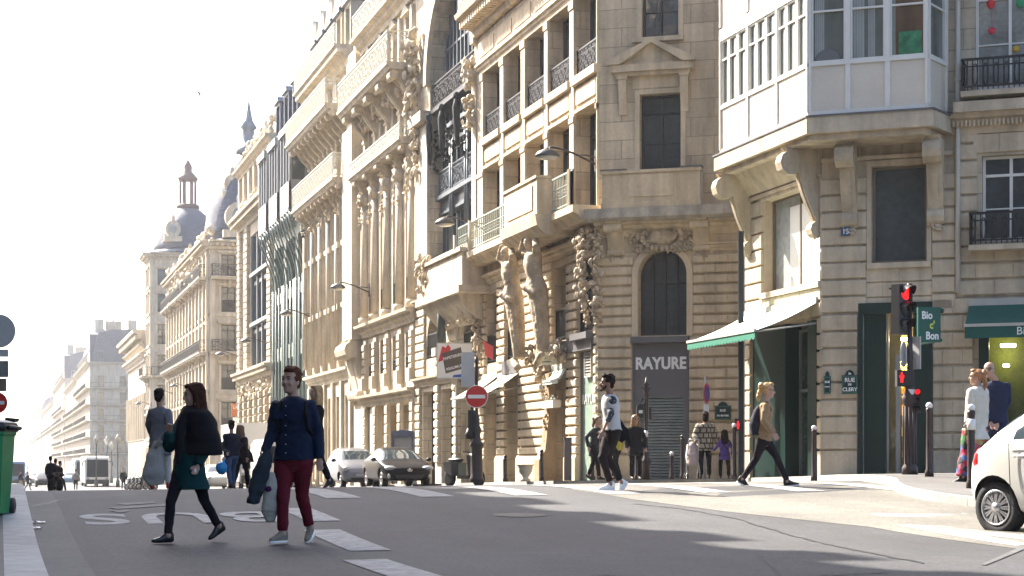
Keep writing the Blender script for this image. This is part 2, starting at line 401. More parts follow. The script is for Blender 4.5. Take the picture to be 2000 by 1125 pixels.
M_kerb = mat('granite_kerb', (.36,.355,.34), .7, noise_amt=.15, nscale=4, bump=.004, joints=(1.1,50,.012), jcol=.5)
M_paint = mat('road_paint', (.27,.27,.265), .7, noise_amt=.34, nscale=9, bump=.002, bscale=60, stain=.1)
M_paintw = mat('road_paint_worn', (.09,.09,.09), .7, noise_amt=.3, nscale=6)
def frange(a, b, s):
    n = max(1, int(math.ceil((b-a)/s))); return [a+(b-a)*i/n for i in range(n+1)]
def sheet(name, xs, ys, up, m, edge=None, kind='structure'):
    b = MB(); nx, ny = len(xs), len(ys)
    b.add([(x, y, gnd(x, y)+up) for y in ys for x in xs], [(j*nx+i, j*nx+i+1, (j+1)*nx+i+1, (j+1)*nx+i) for j in range(ny-1) for i in range(nx-1)])
    if edge:
        for sx in edge:
            b.add([p for y in ys for p in ((sx, y, gnd(sx, y)+up), (sx, y, gnd(sx, y)-.05))], [(2*j, 2*j+1, 2*j+3, 2*j+2) for j in range(ny-1)])
    o = b.build(name, m); o['kind'] = kind; return o
YS = frange(-30, 10, 5)[:-1]+frange(10, 60, .5)[:-1]+frange(60, 300, 4)[:-1]+frange(300, 1400, 50)
sheet('road', [-300,-40,-4,0,2,4,6,8,10,12,14,16,20,26,32,40,60,300], YS, 0, M_asph)
sheet('gutter', [.33,.52,.73], [y for y in YS if y <= 150], .004, M_gut)
sheet('kerb', [.03,.33], [y for y in YS if y <= 150], .12, M_kerb, edge=[.33])
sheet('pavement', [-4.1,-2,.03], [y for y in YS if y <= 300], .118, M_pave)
# right hand pavement in front of the stone fronts, with its kerb
YR = [y for y in YS if 46 <= y <= 300]
sheet('pavement', [14.6,15.4,16.3], YR, .118, M_pave); sheet('kerb', [14.3,14.6], YR, .12, M_kerb, edge=[14.3])
def polysheet(name, pts, up, m, side=False, kind='structure', sub=.6):
    P = []
    for i in range(len(pts)):
        a, b = Vector(pts[i]), Vector(pts[(i+1) % len(pts)]); n = max(1, int((b-a).length/sub))
        P += [a.lerp(b, k/n) for k in range(n)]
    bm = bmesh.new(); vs = [bm.verts.new((p.x, p.y, gnd(p.x, p.y)+up)) for p in P]
    es = [bm.edges.new((vs[i], vs[(i+1) % len(vs)])) for i in range(len(vs))]
    bmesh.ops.triangle_fill(bm, edges=es, use_beauty=True)
    bmesh.ops.subdivide_edges(bm, edges=[e for e in bm.edges if e.calc_length() > 1.2], cuts=2, use_grid_fill=False)
    bmesh.ops.triangulate(bm, faces=bm.faces[:])
    for v in bm.verts: v.co.z = gnd(v.co.x, v.co.y)+up
    for f in bm.faces:
        if f.normal.z < 0: f.normal_flip()
    if side:
        top = [bm.verts.new((p.x, p.y, gnd(p.x, p.y)+up)) for p in P]; bot = [bm.verts.new((p.x, p.y, gnd(p.x, p.y)-.05)) for p in P]
        for i in range(len(P)):
            j = (i+1) % len(P); bm.faces.new((bot[i], bot[j], top[j], top[i]))
    me = bpy.data.meshes.new(name); bm.to_mesh(me); bm.free(); me.materials.append(m)
    o = link(name, me); o['kind'] = kind; return o
M_glare = asphalt('asphalt_sun_glare', (.135,.125,.105), .2)  # asphalt with sun glare painted in as a paler, warmer base colour
polysheet_later = []
nose = [gpt(x, y) for x, y in ((2150,1016),(2000,1003),(1900,990),(1830,981),(1785,973),(1757,965),(1745,957),(1742,950))]
cx = sum(p[0] for p in nose)/len(nose)
back = [(17.6,41.0),(18.1,41.8),(18.3,37.6),(21,35.4),(26,31.8),(30,26)]
polysheet('sun_glare_sheet', [gpt(1120,957), gpt(1230,975), gpt(1420,1000), gpt(1700,1030), gpt(2050,1080), (22,10), (32,16), (32,27), (26,31), (21,35), (18.2,38.5), (18,46), (14.6,46.2), (12.5,44)], .0035, M_glare)  # sheet over the road; its pale colour imitates sunlight, edged along the shade line
ISL = nose+[(17.4,37.0)]+back
polysheet('kerb', ISL, .118, M_kerb, True)
mid = Vector((20,32))
polysheet('pavement', [tuple(Vector(p)+(mid-Vector(p)).normalized()*.3) for p in nose]+[(17.7,37.0)]+back, .122, M_pave)
polysheet('kerb', [(14.3,46.0),(15.2,45.6),(20.2,42.6),(22,47),(16.4,46.9)], .116, M_kerb, True); polysheet('pavement', [(14.6,46.1),(15.3,45.9),(20.0,43.0),(22,47),(16.4,46.9)], .121, M_pave)
def mark(name, pts, m=M_paint, up=.0075): return polysheet(name, pts, up, m, sub=.4)
def strip(x0, x1, y0, y1, m=M_paint, up=.0075): return mark('road_marking', [(x0,y0),(x1,y0),(x1,y1),(x0,y1)], m, up)
polysheet('asphalt_patch', [gpt(150,1003),gpt(185,1125),(1.2,9),(2.2,9),(2.3,19.5),(2.0,21.3)], .0045, M_dark)
for i in range(8):                                                   # zebra bars across the avenue
    x = 4.35+i*1.32+.02*i*i; strip(x, x+.5, 24.6, 29.6)
for y0, y1, xx in ((20.6,22.8,3.62),(16.7,19.4,3.38),(12.4,15.6,3.1)): strip(xx-.2, xx+.2, y0, y1)
# BUS lettering, read from the far side of the crossing
def rtext(s, x0, x1, y0, y1):
    cu = bpy.data.curves.new('t', 'FONT'); cu.body = s; cu.size = 1; cu.space_character = 1.15; cu.offset = .02; cu.resolution_u = 5
    o = bpy.data.objects.new('t', cu); C.objects.link(o); dg = bpy.context.evaluated_depsgraph_get()
    me = bpy.data.meshes.new_from_object(o.evaluated_get(dg)); bpy.data.objects.remove(o)
    xs = [v.co.x for v in me.vertices]; ys = [v.co.y for v in me.vertices]; a, b, c, d = min(xs), max(xs), min(ys), max(ys)
    for v in me.vertices:
        X = x1-(v.co.x-a)/(b-a)*(x1-x0); Y = y1-(v.co.y-c)/(d-c)*(y1-y0); v.co = Vector((X, Y, gnd(X, Y)+.0085))
    me.materials.clear(); me.materials.append(M_paint)
    if me.polygons[0].normal.z < 0: me.flip_normals()
    link('road_lettering', me)['kind'] = 'structure'
rtext('BUS', .9, 3.2, 20.6, 22.3)
for a, b in (((210,992),(320,986)),((225,984),(300,981)),((215,999),(250,996))):   # worn cycle symbol beyond the letters
    p, q = gpt(*a), gpt(*b); mark('road_marking', [p,(p[0]+.1,p[1]-.35),(q[0],q[1]-.3),q], M_paintw)
# bars of the side street crossing, bottom right
for pa in (((1700,1004),(1900,1006),(1915,1011),(1720,1010)),((1722,1019),(1800,1018),(2010,1064),(1985,1068)),((1880,1003),(2040,1018),(2040,1026),(1870,1011)),((1800,1030),(1830,1027),(2060,1052),(2060,1062))):
    mark('road_marking', [gpt(*p) for p in pa])
mark('road_marking', [gpt(2000,1066),gpt(2010,1070),gpt(1925,1106),gpt(1915,1104)], M_paintw)
# tarred seams in the asphalt
M_tar = mat('tar', (.018,.018,.02), .5)
def seam(pts, w=.022):
    b = MB(); P = []
    rg = random.Random(5)
    G = [Vector(gpt(*p)) for p in pts]
    for i in range(len(G)-1):
        n = max(2, int((G[i+1]-G[i]).length/.15)); P += [G[i].lerp(G[i+1], k/n)+Vector((rg.uniform(-.02,.02), rg.uniform(-.03,.03))) for k in range(n)]
    vs = []
    for i, p in enumerate(P):
        t = (P[min(i+1,len(P)-1)]-P[max(0,i-1)]).normalized(); q = Vector((-t.y, t.x))*w*rg.uniform(.3,1)
        for s_ in (p-q, p+q): vs.append((s_.x, s_.y, gnd(s_.x, s_.y)+.005))
    b.add(vs, [(2*i, 2*i+1, 2*i+3, 2*i+2) for i in range(len(P)-1)])
    b.build('road_seam', M_tar)['kind'] = 'structure'
seam([(1235,985),(1330,994),(1440,1014),(1560,1050),(1640,1069),(1820,1104)]); seam([(700,1040),(900,1031),(1130,1024)], .012); seam([(60,990),(130,975),(260,966),(420,963)], .02)
for pts_ in (((1480,1085),(1640,1080),(1740,1120),(1530,1130)),((1060,1085),(1180,1080),(1215,1124),(1080,1130))):
    polysheet('asphalt_patch', [gpt(*p) for p in pts_], .0042, M_dark)
# manhole covers
for px, py, r in ((1015,1007,.33),):
    X, Y = gpt(px, py)
    polysheet('manhole_cover', [(X+r*math.cos(a*.35), Y+r*math.sin(a*.35)) for a in range(18)], .006, mat('cast_iron', (.05,.05,.052), .5, metal=.4, noise_amt=.3, nscale=20), sub=2)
# ---------------------------------------------------------------- building kit
class Bld:
    def __init__(s, name, label, faces, cat='building', group=None):
        f = faces[0]; x, y = f.X, f.Y; z = gnd(x, y)
        s.root = empty(name, (x, y, z), label, cat, group); s.faces = faces; s.inv = Matrix.Translation((-x, -y, -z))
        s.ops = {id(f): [] for f in faces}; s.b = {}
    def M(s, f): return s.inv @ f.M
    def mb(s, nm, f, m):
        k = (nm, id(f), m.name)
        if k not in s.b: s.b[k] = (MB(), m, f)
        return s.b[k][0]
    def op(s, f, u0, u1, v0, v1, **k):
        o = dict(u0=min(u0,u1), u1=max(u0,u1), v0=v0, v1=v1, **k); s.ops[id(f)].append(o); return o
    def opp(s, f, p0, p1, v0, v1, **k): return s.op(f, f.u(p0), f.u(p1), v0, v1, **k)
    def finish(s, f, u0, u1, v0, v1, m, ops_w=0):
        b = s.mb('wall', f, m); wall(b, u0, u1, v0, v1, s.ops[id(f)])
        for o in s.ops[id(f)]:
            if o.get('win') is None and 'win' in o: continue
            w = window(s.root, s.M(f), o)
            if o.get('rail'): railpart(w, o, o.get('rh', .95), o['rail'], o.get('rm'))
    def emit(s):
        for (nm, _, _), (b, m, f) in s.b.items():
            if b.f: b.build(nm, m, s.root, s.M(f))
    def core(s, pts, v0, v1, m, name='wall', mroof=None):
        b = MB(); n = len(pts); b.add([(x, y, v0) for x, y in pts]+[(x, y, v1) for x, y in pts], [(i, (i+1) % n, n+(i+1) % n, n+i) for i in range(n)]+[tuple(range(n, 2*n))])
        return b.build(name, m, s.root, s.inv)
def courses(b, u0, u1, v0, v1, h=.285, w=.09, e=.03, gap=.046, m=0, split=0):
    n = max(1, round((v1-v0)/h)); hh = (v1-v0)/n
    for i in range(n):
        if split and u1-u0 > split*1.3:
            k = max(2, int((u1-u0)/split)); off = .5 if i % 2 else 0
            xs = sorted({u0, u1, *[u0+(u1-u0)*(j+off)/k for j in range(k+1) if u0+.15 < u0+(u1-u0)*(j+off)/k < u1-.15]})
        else: xs = [u0, u1]
        for a, c in zip(xs, xs[1:]): b.cush(a, c, v0+hh*i+gap/2, v0+hh*(i+1)-gap/2, 0, w, e, m)
M_curt = mat('curtain', (.10,.12,.14), .8, noise_amt=.1)
# ---------------------------------------------------------------- corner house with the grey shop
f1 = Face(16.06, 60.4, R(-90)); f2 = Face(16.06, 47.4, R(-32.5))
B = Bld('corner_building', 'cream stone corner building with rounded rustication, pediment window and grey RAYURE shopfront', [f1, f2])
L2 = f2.u(1446)
rows = [(1124.4,1168.9),(1073.3,1116.4),(1028.9,1066.7),(986.7,1020.9),(946.7,980)]
U = [(f1.u(a), f1.u(b)) for a, b in rows]
tr = B.mb('trim', f1, M_ray)
for a, b in U:
    o = B.op(f1, a, b, 12.05, 14.35, d=.52, win='door', rail='orn', rh=.8)
    B.op(f1, a, b, 8.1, 11.0, d=.52, win='tri')
    tr.fb(a-.06, b+.06, 11.82, 12.05, -.45, .16); tr.fb(a+.15, b-.15, 11.25, 11.7, 0.002, .05)
    tr.fb(a+.05, b-.05, 11.0, 11.1, 0.002, .1)
    B.op(f1, a, b, 18.0, 20.0, d=.4, win='case')
edges = [0]+[x for ab in sorted(U) for x in ab]+[13.0]
for a, b in zip(edges[::2], edges[1::2]):
    tr.fb(a+.003, b-.003 if b < 12.9 else b+.03, 8.1, 14.35, 0.002, .07); tr.fb(a-.03, b+.03, 14.1, 14.35, 0, .1); tr.fb(a-.03, b+.03, 10.8, 10.95, 0, .1)
cornice(tr, 0, 13.05, 14.72, .36, .2); tr.fb(0, 13, 14.78, 15.5, 0, .04)
for i in range(6): tr.fb(.3+i*2.2, 2.1+i*2.2, 14.95, 15.4, .04, .07)
cornice(tr, -.2, 13.3, 16.5, .75, .85, dent=.3)
rb = MB(); rail(rb, 0, 13, 16.5, 1.0, .75, 'orn', step=.16); rb.build('railing', M_ironw, B.root, B.M(f1))
# first floor balcony over the street: slab, railings, solid block on the atlantes
sl = B.mb('balcony', f1, M_ray)
sl.prism([(0,7.62),(.55,7.62),(.7,7.8),(.85,7.86),(.85,8.06),(0,8.06)], 0, 13.25, 'u')
ub0, ub1 = f1.u(1003, .9), f1.u(1068, .9)
sl.prism([(0,7.45),(1.0,7.5),(1.25,7.75),(1.3,8.06),(0,8.06)], ub0-.15, ub1+.15, 'u')
sl.fb(ub0, ub1, 8.07, 9.12, .85, 1.2); sl.fb(ub0+.003, ub0+.3, 8.07, 9.1, .1, .85); sl.fb(ub1-.3, ub1-.003, 8.07, 9.1, .1, .85); sl.fb(ub0-.05, ub1+.05, 9.12, 9.2, .8, 1.25)
sl.fb(ub0+.4, ub1-.4, 8.25, 8.95, 1.2, 1.23)
for a, b in ((.2, 1.7), (2.0, ub0-.1), (ub1+.15, ub1+1.75), (ub1+2.1, 12.7)):
    r = MB(); rail(r, a, b, 8.06, 1.0, .78, 'grid', step=.24); r.build('railing', mat('iron_grey_green', (.30,.34,.31), .5), B.root, B.M(f1))
    sl.fb(b+.02, b+.16, 8.06, 9.1, .68, .84)
# mezzanine and ground floor of the street side
W1 = B.opp(f1, 1131, 1163.5, 4.55, 6.75, d=.3, win='case', rail='bars')
W2 = B.opp(f1, 1083, 1110, 4.55, 6.75, d=.45, win='case', rail='bars')
W3 = B.opp(f1, 990, 1016, 4.3, 6.6, d=.45, win='case', rail='bars')
W4 = B.opp(f1, 950, 974, 4.3, 6.7, d=.45, win='case', rail='bars')
M_gp = mat('shop_glass_green', (.26,.34,.28), .25, noise_amt=.1)
g0 = .2
S1 = B.opp(f1, 1131, 1163.5, g0, 4.1, d=.12, win='plate', gm=M_gp, fm=M_grey)
S2 = B.opp(f1, 1083, 1110, g0, 3.9, d=.45, win='door'); S3 = B.opp(f1, 990, 1016, g0, 3.8, d=.4, win='plate', fm=M_framel); S4 = B.opp(f1, 950, 974, g0, 3.8, d=.4, win='door', fm=M_framel)
ru = B.mb('rustication', f1, M_ray); g0_ = 1.15
pe = [0, S4['u0'], S4['u1'], S3['u0'], S3['u1'], S2['u0'], S2['u1'], S1['u0'], S1['u1'], 13.04]
for a, b in zip(pe[::2], pe[1::2]):
    courses(ru, a+.02, b-.02, g0_, 7.0, .285, .1, .035)
    ru.fb(a-.04, b+.04, .1, g0_-.12, 0, .15); ru.prism([(0,g0_-.12),(.15,g0_-.12),(.1,g0_),(0,g0_)], a-.04, b+.04, 'u')
cornice(B.mb('trim', f1, M_ray), 0, 13, 7.3, .3, .3); tr.fb(0, 13.02, 7.28, 7.64, 0, .12)
gy = B.mb('shop_fascia', f1, M_grey)
gy.fb(S2['u0'], S1['u1'], 4.12, 4.5, .002, .14); gy.fb(S1['u0'], S1['u1']+.02, 4.42, 4.6, .002, .3)
gy.fb(S3['u0']-.1, S3['u1']+.1, 3.8, 4.25, .1, .16, ); 
vt = B.mb('vent_grille', f1, M_framel)
um = (S1['u0']+S1['u1'])/2; vt.fb(um-.3, um+.3, 3.35, 3.4, -.08, .0)
for k in range(8): vt.fb(um-.28, um+.28, 3.42+k*.085, 3.46+k*.085, -.1, -.02)
vt.fb(um-.3, um-.26, 3.4, 4.08, -.1, 0); vt.fb(um+.26, um+.3, 3.4, 4.08, -.1, 0)
text(B.root, 'shop_lettering', 'RAYURE', .4, mat('letter_pale', (.6,.62,.58), .5), B.M(f1) @ Matrix.Translation(((S1['u0']+S1['u1'])/2, .08, 2.6)), sx=.95)
B.finish(f1, 0, 13.0, -.2, 21, M_rayj)
# chamfered corner with the grey shop
L = L2
A1 = B.opp(f2, 1247, 1342, f2.v(1.8, 655), f2.v(1.8, 488), d=.42, arch=True, win='four')
ax0, ax1 = A1['u0'], A1['u1']
WN1 = B.opp(f2, 1250, 1330, f2.v(1.8, 337), f2.v(1.8, 183), d=.3, win='case', fm=M_frame)
WN2 = B.opp(f2, 1254, 1325, f2.v(1.8, 72), f2.v(1.8, -60), d=.22, win='case', gm=M_glass)
s0, s1 = f2.u(1235), f2.u(1346); zl = f2.v(1.8, 657)
SH = B.op(f2, s0, s1, .2, zl, d=.18, win=None)
B.finish(f2, 0, L, -.2, 21, M_rayj)
ru = B.mb('rustication', f2, M_ray)
zt = f2.v(1.8, 498)
for a, b in ((-.044, ax0-.16), (ax1+.16, L)):
    courses(ru, a, b-(0 if b < L else .02), zl+.02, zt, .285, .09, .035, split=.9); 
for a, b in ((-.044, s0-.01), (s1+.01, L-.02)):
    courses(ru, a, b, 1.15, zl, .285, .09, .035, split=.9); ru.fb(a, b, .1, 1.12, 0, .14)
t2 = B.mb('trim', f2, M_ray); r = (ax1-ax0)/2; cxx = (ax0+ax1)/2; sp = A1['v1']-r
for k in range(14):     # archivolt
    a0, a1 = math.pi*k/14, math.pi*(k+1)/14
    P = lambda rr, a: (cxx+rr*math.cos(a), sp+rr*math.sin(a))
    t2.prism([P(r+.003,a0), P(r+.17,a0), P(r+.17,a1), P(r+.003,a1)], 0.002, .1, 'w')
t2.fb(ax0-.17, ax0-.003, zl, sp, 0.002, .1); t2.fb(ax1+.003, ax1+.17, zl, sp, 0.002, .1)
# storefront
g2 = B.mb('shopfront', f2, M_grey)
g2.fb(s0, s1, zl-.18, zl-.02, -.17, .26); g2.fb(s0+.02, s1-.02, 2.75, zl-.18, -.17, -.02)
dr0, dr1 = f2.u(1252), f2.u(1334)
g2.fb(s0+.01, dr0, .2, 2.76, -.17, -.03); g2.fb(dr1, s1-.01, .2, 2.76, -.17, -.03)
g2.fb(s0+.01, s0+.06, .2, zl-.18, -.03, .02); g2.fb(s1-.06, s1-.01, .2, zl-.18, -.03, .02)
for sx_ in (dr0, dr1):    # rounded top corners of the doorway
    sg = 1 if sx_ == dr0 else -1
    g2.prism([(sx_, 2.77)]+[(sx_+sg*(.16-.16*math.cos(a*math.pi/12)), 2.61+.16*math.sin(a*math.pi/12)) for a in range(7)], -.12, -.032, 'w')
sh = B.mb('roller_shutter', f2, M_shut)
z = .2
while z < 2.75: sh.prism([(-.12,z),(-.085,z+.02),(-.085,z+.06),(-.12,z+.08),(-.16,z+.08),(-.16,z)], dr0, dr1, 'u'); z += .083
text(B.root, 'shop_lettering', 'RAYURE', .45, mat('letter_white', (.8,.8,.78), .4), B.M(f2) @ Matrix.Translation(((s0+s1)/2, .012, f2.v(1.8, 720))), ext=.02, sx=.84, bold=.017, ls=1.04)
# balcony slab, parapet, carved cartouche, consoles
sl2 = B.mb('balcony', f2, M_ledge)
zs = f2.v(1.8, 405, .5); 
sl2.prism([(0,zs-.34),(.6,zs-.34),(.72,zs-.26),(.72,zs),(0,zs)], -.25, L+.05, 'u')
pp = B.mb('parapet', f2, M_ray); p0, p1 = f2.u(1178, .5), f2.u(1368, .5)
pp.fb(p0, p1, zs, zs+.95, .42, .62); pp.fb(p0-.03, p1+.03, zs, zs+.16, .4, .66); pp.fb(p0-.05, p1+.05, zs+.95, zs+1.03, .38, .68)
pp.fb(f2.u(1227,.6), f2.u(1316,.6), zs+.3, zs+.9, .62, .65); pp.fb(p0, p0+.2, zs, zs+.95, 0, .42); pp.fb(p1-.2, p1, zs, zs+.95, 0, .42)
ld = B.mb('lead_flashing', f2, M_lead); ld.fb(p0-.05, WN1['u0']-.25, zs+1.03, zs+1.07, .36, .7); ld.fb(WN1['u1']+.1, p1+.06, zs+1.03, zs+1.08, .36, .7)
cornice(t2, -.04, L, zs-.34, .3, .45); cornice(t2, L-1.0, L, zs-.95, .22, .16, dent=.09); t2.fb(-.02, L, zs-.72, zs-.64, 0, .1)
console(t2, ax0-.62, zs-.34, .85, .5, .42); console(t2, ax1+.42, zs-.34, .8, .5, .42)
cv = B.mb('carving', f2, M_orn)
cv.ell((cxx, -.1, zs-.75), (.42,.14,.22), 0, 16, 8)
for k in range(24):
    a = k/24*2*math.pi; cv.ell((cxx+.56*math.cos(a), -.14, zs-.76+.33*math.sin(a)), (.1,.08,.07), 0, 6, 4, Matrix.Rotation(-a, 3, 'Y'))
orn(cv, cxx-.85, cxx+.85, zs-1.15, zs-.45, .03, .14, 90, .11, seed=4)
garland(cv, [(cxx-1.0, zs-.5, .12), (cxx-.75, zs-1.1, .14), (cxx-.3, zs-1.2, .14)], .07, 16); garland(cv, [(cxx+1.0, zs-.5, .12), (cxx+.75, zs-1.1, .14), (cxx+.3, zs-1.2, .14)], .07, 16)
orn(cv, ax0-.85, ax0-.45, zs-1.35, zs-1.15, .05, .14, 14, .06, seed=8); orn(cv, ax1+.22, ax1+.6, zs-1.35, zs-1.15, .05, .14, 14, .06, seed=9)
garland(cv, [(.05, zs-.4, .25), (.0, zs-1.3, .3), (.02, zs-2.6, .2), (.0, zs-3.2, .1)], .13, 46, seed=5)
# pediment window
w0, w1, wz, wt = WN1['u0'], WN1['u1'], WN1['v0'], WN1['v1']
t2.fb(w0-.14, w0-.003, wz, wt+.14, .002, .06); t2.fb(w1+.003, w1+.14, wz, wt+.14, .002, .06); t2.fb(w0-.003, w1+.003, wt+.003, wt+.14, .002, .06)
q0, q1 = f2.u(1195), f2.u(1358); zb = f2.v(1.8, 133); za = f2.v(1.8, 86); mc = (q0+q1)/2
t2.fb(q0+.02, q1-.02, zb-.1, zb+.1, .002, .3); t2.fb(q0+.12, q1-.12, zb-.2, zb-.1, .002, .2)
t2.prism([(q0,zb+.1),(q1,zb+.1),(q1,zb+.17),(mc,za+.04),(q0,zb+.17)], .002, .16, 'w')
for sg, qq in ((1,q0),(-1,q1)):
    t2.prism([(qq-sg*.06,zb+.1),(qq-sg*.06,zb+.2),(mc,za+.12),(mc,za),(qq+sg*.3,zb+.11)][::sg], .162, .36, 'w')
t2.fb(w0-.2, w1+.2, wt+.16, zb-.2, .002, .03)
for xx in (f2.u(1218), f2.u(1338)):
    t2.prism([(0.002,zb-.2),(.2,zb-.2),(.2,zb-.45),(.14,zb-.8),(.08,zb-1.1),(.08,zb-1.25),(0.002,zb-1.25)], xx-.11, xx+.11, 'u'); t2.fb(xx-.14, xx+.14, zb-.28, zb-.2, .002, .24)
v_ = WN2
t2.fb(v_['u0']-.26, v_['u1']+.16, v_['v0']-.13, v_['v0']-.003, .002, .14); t2.fb(v_['u0']-.14, v_['u0']-.003, v_['v0'], 15, .002, .05); t2.fb(v_['u1']+.003, v_['u1']+.14, v_['v0'], 15, .002, .05)
cornice(t2, -.5, L+.2, 16.5, .75, .85, dent=.3)
# atlantes and carved pier ornaments on the street side
c1 = B.mb('carving', f1, M_orn)
garland(c1, [(12.6, 7.3, .3), (12.75, 6.6, .4), (12.7, 5.6, .35), (12.7, 4.8, .2)], .17, 44, seed=12)
garland(c1, [(.45, 7.2, .35), (.45, 6.2, .3), (.5, 5.2, .2), (.5, 4.4, .12)], .17, 40, seed=13)
orn(c1, 0.2, .9, 6.6, 7.5, .1, .5, 60, .12, seed=14); orn(c1, 12.3, 13, 6.9, 7.6, .1, .5, 50, .12, seed=15)
orn(c1, 4, 12, 7.3, 7.6, .1, .22, 120, .09, seed=16)
ua, ub = f1.u(1004, .9), f1.u(1052, .9)
for uu in (ua, ub): orn(c1, uu-.3, uu+.3, 3.9, 4.5, .1, .5, 40, .14, seed=17)
um = f1.u(1046,.4); c1.prism([(um-.6,3.7),(um+.6,3.7),(um+.5,3.9),(um,4.9),(um-.5,3.9)], .1, .3, 'w'); c1.prism([(um-.42,3.85),(um+.42,3.85),(um,4.65)], .3, .36, 'w')
orn(c1, um-.4, um+.4, 3.4, 4.2, .2, .4, 40, .12, seed=18)
ob = MB(); ob.prism([(0,.2),(.55,.2),(.55,1.0),(.35,1.3),(.22,2.5),(.25,3.6),(0,3.7)], um+.35, um+.85, 'u'); orn(ob, um+.35, um+.85, 1.2, 3.6, .2, .32, 50, .08, seed=3)
ob.build('carved_pier', mat('ochre_stone', (.34,.24,.14), .85, noise_amt=.2, stain=.2), B.root, B.M(f1))
B.core([(16.75,60.3),(16.75,47.75),(19.55,45.95),(26,52),(26,60.3)], -.3, 22, M_ray)
for o_, f_ in ((WN1, f2), (WN2, f2)):
    for a_, e_ in ((.1,.3),(.72,.9)):
        b = MB(); W_ = o_['u1']-o_['u0']; x0, x1 = o_['u0']+W_*a_, o_['u0']+W_*e_; k_ = 16
        b.loft([[(x0+(x1-x0)*j/k_, o_['d']+.02-.006*math.sin(j*1.9), z_) for j in range(k_+1)] for z_ in (o_['v0']+.1, o_['v1']-.15)], closed=False, caps=False)
        b.build('curtain', M_curt, B.root, B.M(f_))
B.emit(); RAY = B
# ---------------------------------------------------------------- house with the glazed bay
g1 = Face(*Face(18.1,37.5,R(-90)).pt(-4.3), R(-90)); g2 = Face(18.1, 37.5, R(-36)); 
B = Bld('bay_window_building', 'brownish stone corner building with grooved courses, big white glazed bay and green shopfront', [g1, g2])
LA = 4.3; LB = 9.5; e2 = g2.u(1862)
TOP = 18.0
zsill = g1.v(4.0, 543); zhead = g1.v(4.2, 345)
OW = B.op(g1, g1.u(1493), g1.u(1603), g1.v(4.1, 550), 7.35, d=.3, win=None)
sk_ = B.op(g1, g1.u(1469), g1.u(1590), .2, 4.25, d=.5, win=None)
B.op(g2, g2.u(1703), g2.u(1810), g2.v(1.6, 513), 7.62, d=.2, win=None)
B.op(g2, g2.u(1686), g2.u(1813), .2, g2.v(1.6, 600), d=.35, win=None)
WR = B.opp(g2, 1918, 2030, g2.v(4.1, 470), g2.v(4.1, 302), d=.25, win='case', fm=M_framew)
WR2 = B.opp(g2, 1905, 2040, g2.v(4.1, 172), g2.v(4.1, -60), d=.22, win='case', fm=M_framew, gm=M_glassl)
B.op(g2, g2.u(1912), g2.u(2120), .2, g2.v(4.1, 640), d=.3, win=None)
B.op(g2, 7.3, 8.6, 6.0, 8.2, d=.25); B.op(g2, 7.3, 8.6, 9.6, 12, d=.25)
B.finish(g1, 0, LA, -.2, TOP, M_bay); B.finish(g2, 0, LB, -.2, TOP, M_bayj)
ru = B.mb('rustication', g1, M_bay); ru2 = B.mb('rustication', g2, M_bay)
hc = .385
O = B.ops[id(g1)]; a0, a1 = O[0]['u0'], O[0]['u1']; c0, c1_ = O[1]['u0'], O[1]['u1']
courses(ru, 0, c0-.01, 1.2, 4.25, hc, .065, .02, .042); courses(ru, c1_+.01, LA+.03, 1.2, 4.25, hc, .065, .02, .042)
courses(ru, 0, LA+.03, 4.27, O[0]['v0']-.12, hc, .065, .02, .042, split=1.6)
courses(ru, 0, a0-.06, O[0]['v0']-.12, 7.4, hc, .065, .02, .042); courses(ru, a1+.06, LA+.03, O[0]['v0']-.12, 7.4, hc, .065, .02, .042)
ru.fb(0, c0-.01, .1, 1.18, 0, .06); ru.fb(c1_+.01, LA+.03, .1, 1.18, 0, .06)
P_ = B.ops[id(g2)]; d0, d1 = P_[1]['u0'], P_[1]['u1']; w0, w1 = P_[0]['u0'], P_[0]['u1']; h0, h1 = P_[4]['u0'], P_[4]['u1']
courses(ru2, -.03, d0-.12, 1.2, 4.3, hc, .065, .02, .042, split=2); courses(ru2, d1+.1, h0-.12, 1.2, 4.6, hc, .065, .02, .042, split=.65)
courses(ru2, -.03, w0-.12, 4.32, 7.4, hc, .065, .02, .042, split=2); courses(ru2, w1+.12, e2+.05, 4.32, 7.4, hc, .065, .02, .042, split=2)
courses(ru2, w0-.12, w1+.12, 4.32, P_[0]['v0']-.1, hc, .04, .012, .02, split=1)
courses(ru2, e2+.08, LB, 4.62, P_[2]['v0']-.1, hc, .065, .02, .042, split=.8); courses(ru2, e2+.08, WR['u0']-.1, P_[2]['v0']-.1, 8.4, hc, .065, .02, .042, split=.7)
ru2.fb(-.03, d0-.13, .1, 1.18, 0, .06); ru2.fb(d1+.12, h0-.13, .1, 1.18, 0, .07)
courses(ru2, WR['u0']-.2, WR['u1']+.3, WR['v1']+.05, WR['v1']+.5, .44, .06, .02, .02, split=.45)
t1 = B.mb('trim', g1, M_bay); t2 = B.mb('trim', g2, M_bay)
t1.fb(a0-.06, a1+.1, O[0]['v0']-.14, O[0]['v0']-.004, .002, .12); t1.fb(a0-.1, a1+.1, 7.353, 7.44, .002, .07)
t2.fb(w0-.1, w1+.1, P_[0]['v0']-.13, P_[0]['v0']-.004, .002, .12); t2.fb(w0-.11, w0-.004, P_[0]['v0'], P_[0]['v1'], .002, .055); t2.fb(w1+.004, w1+.11, P_[0]['v0'], P_[0]['v1'], .002, .055); t2.fb(w0-.11, w1+.11, P_[0]['v1']+.004, P_[0]['v1']+.13, .002, .055)
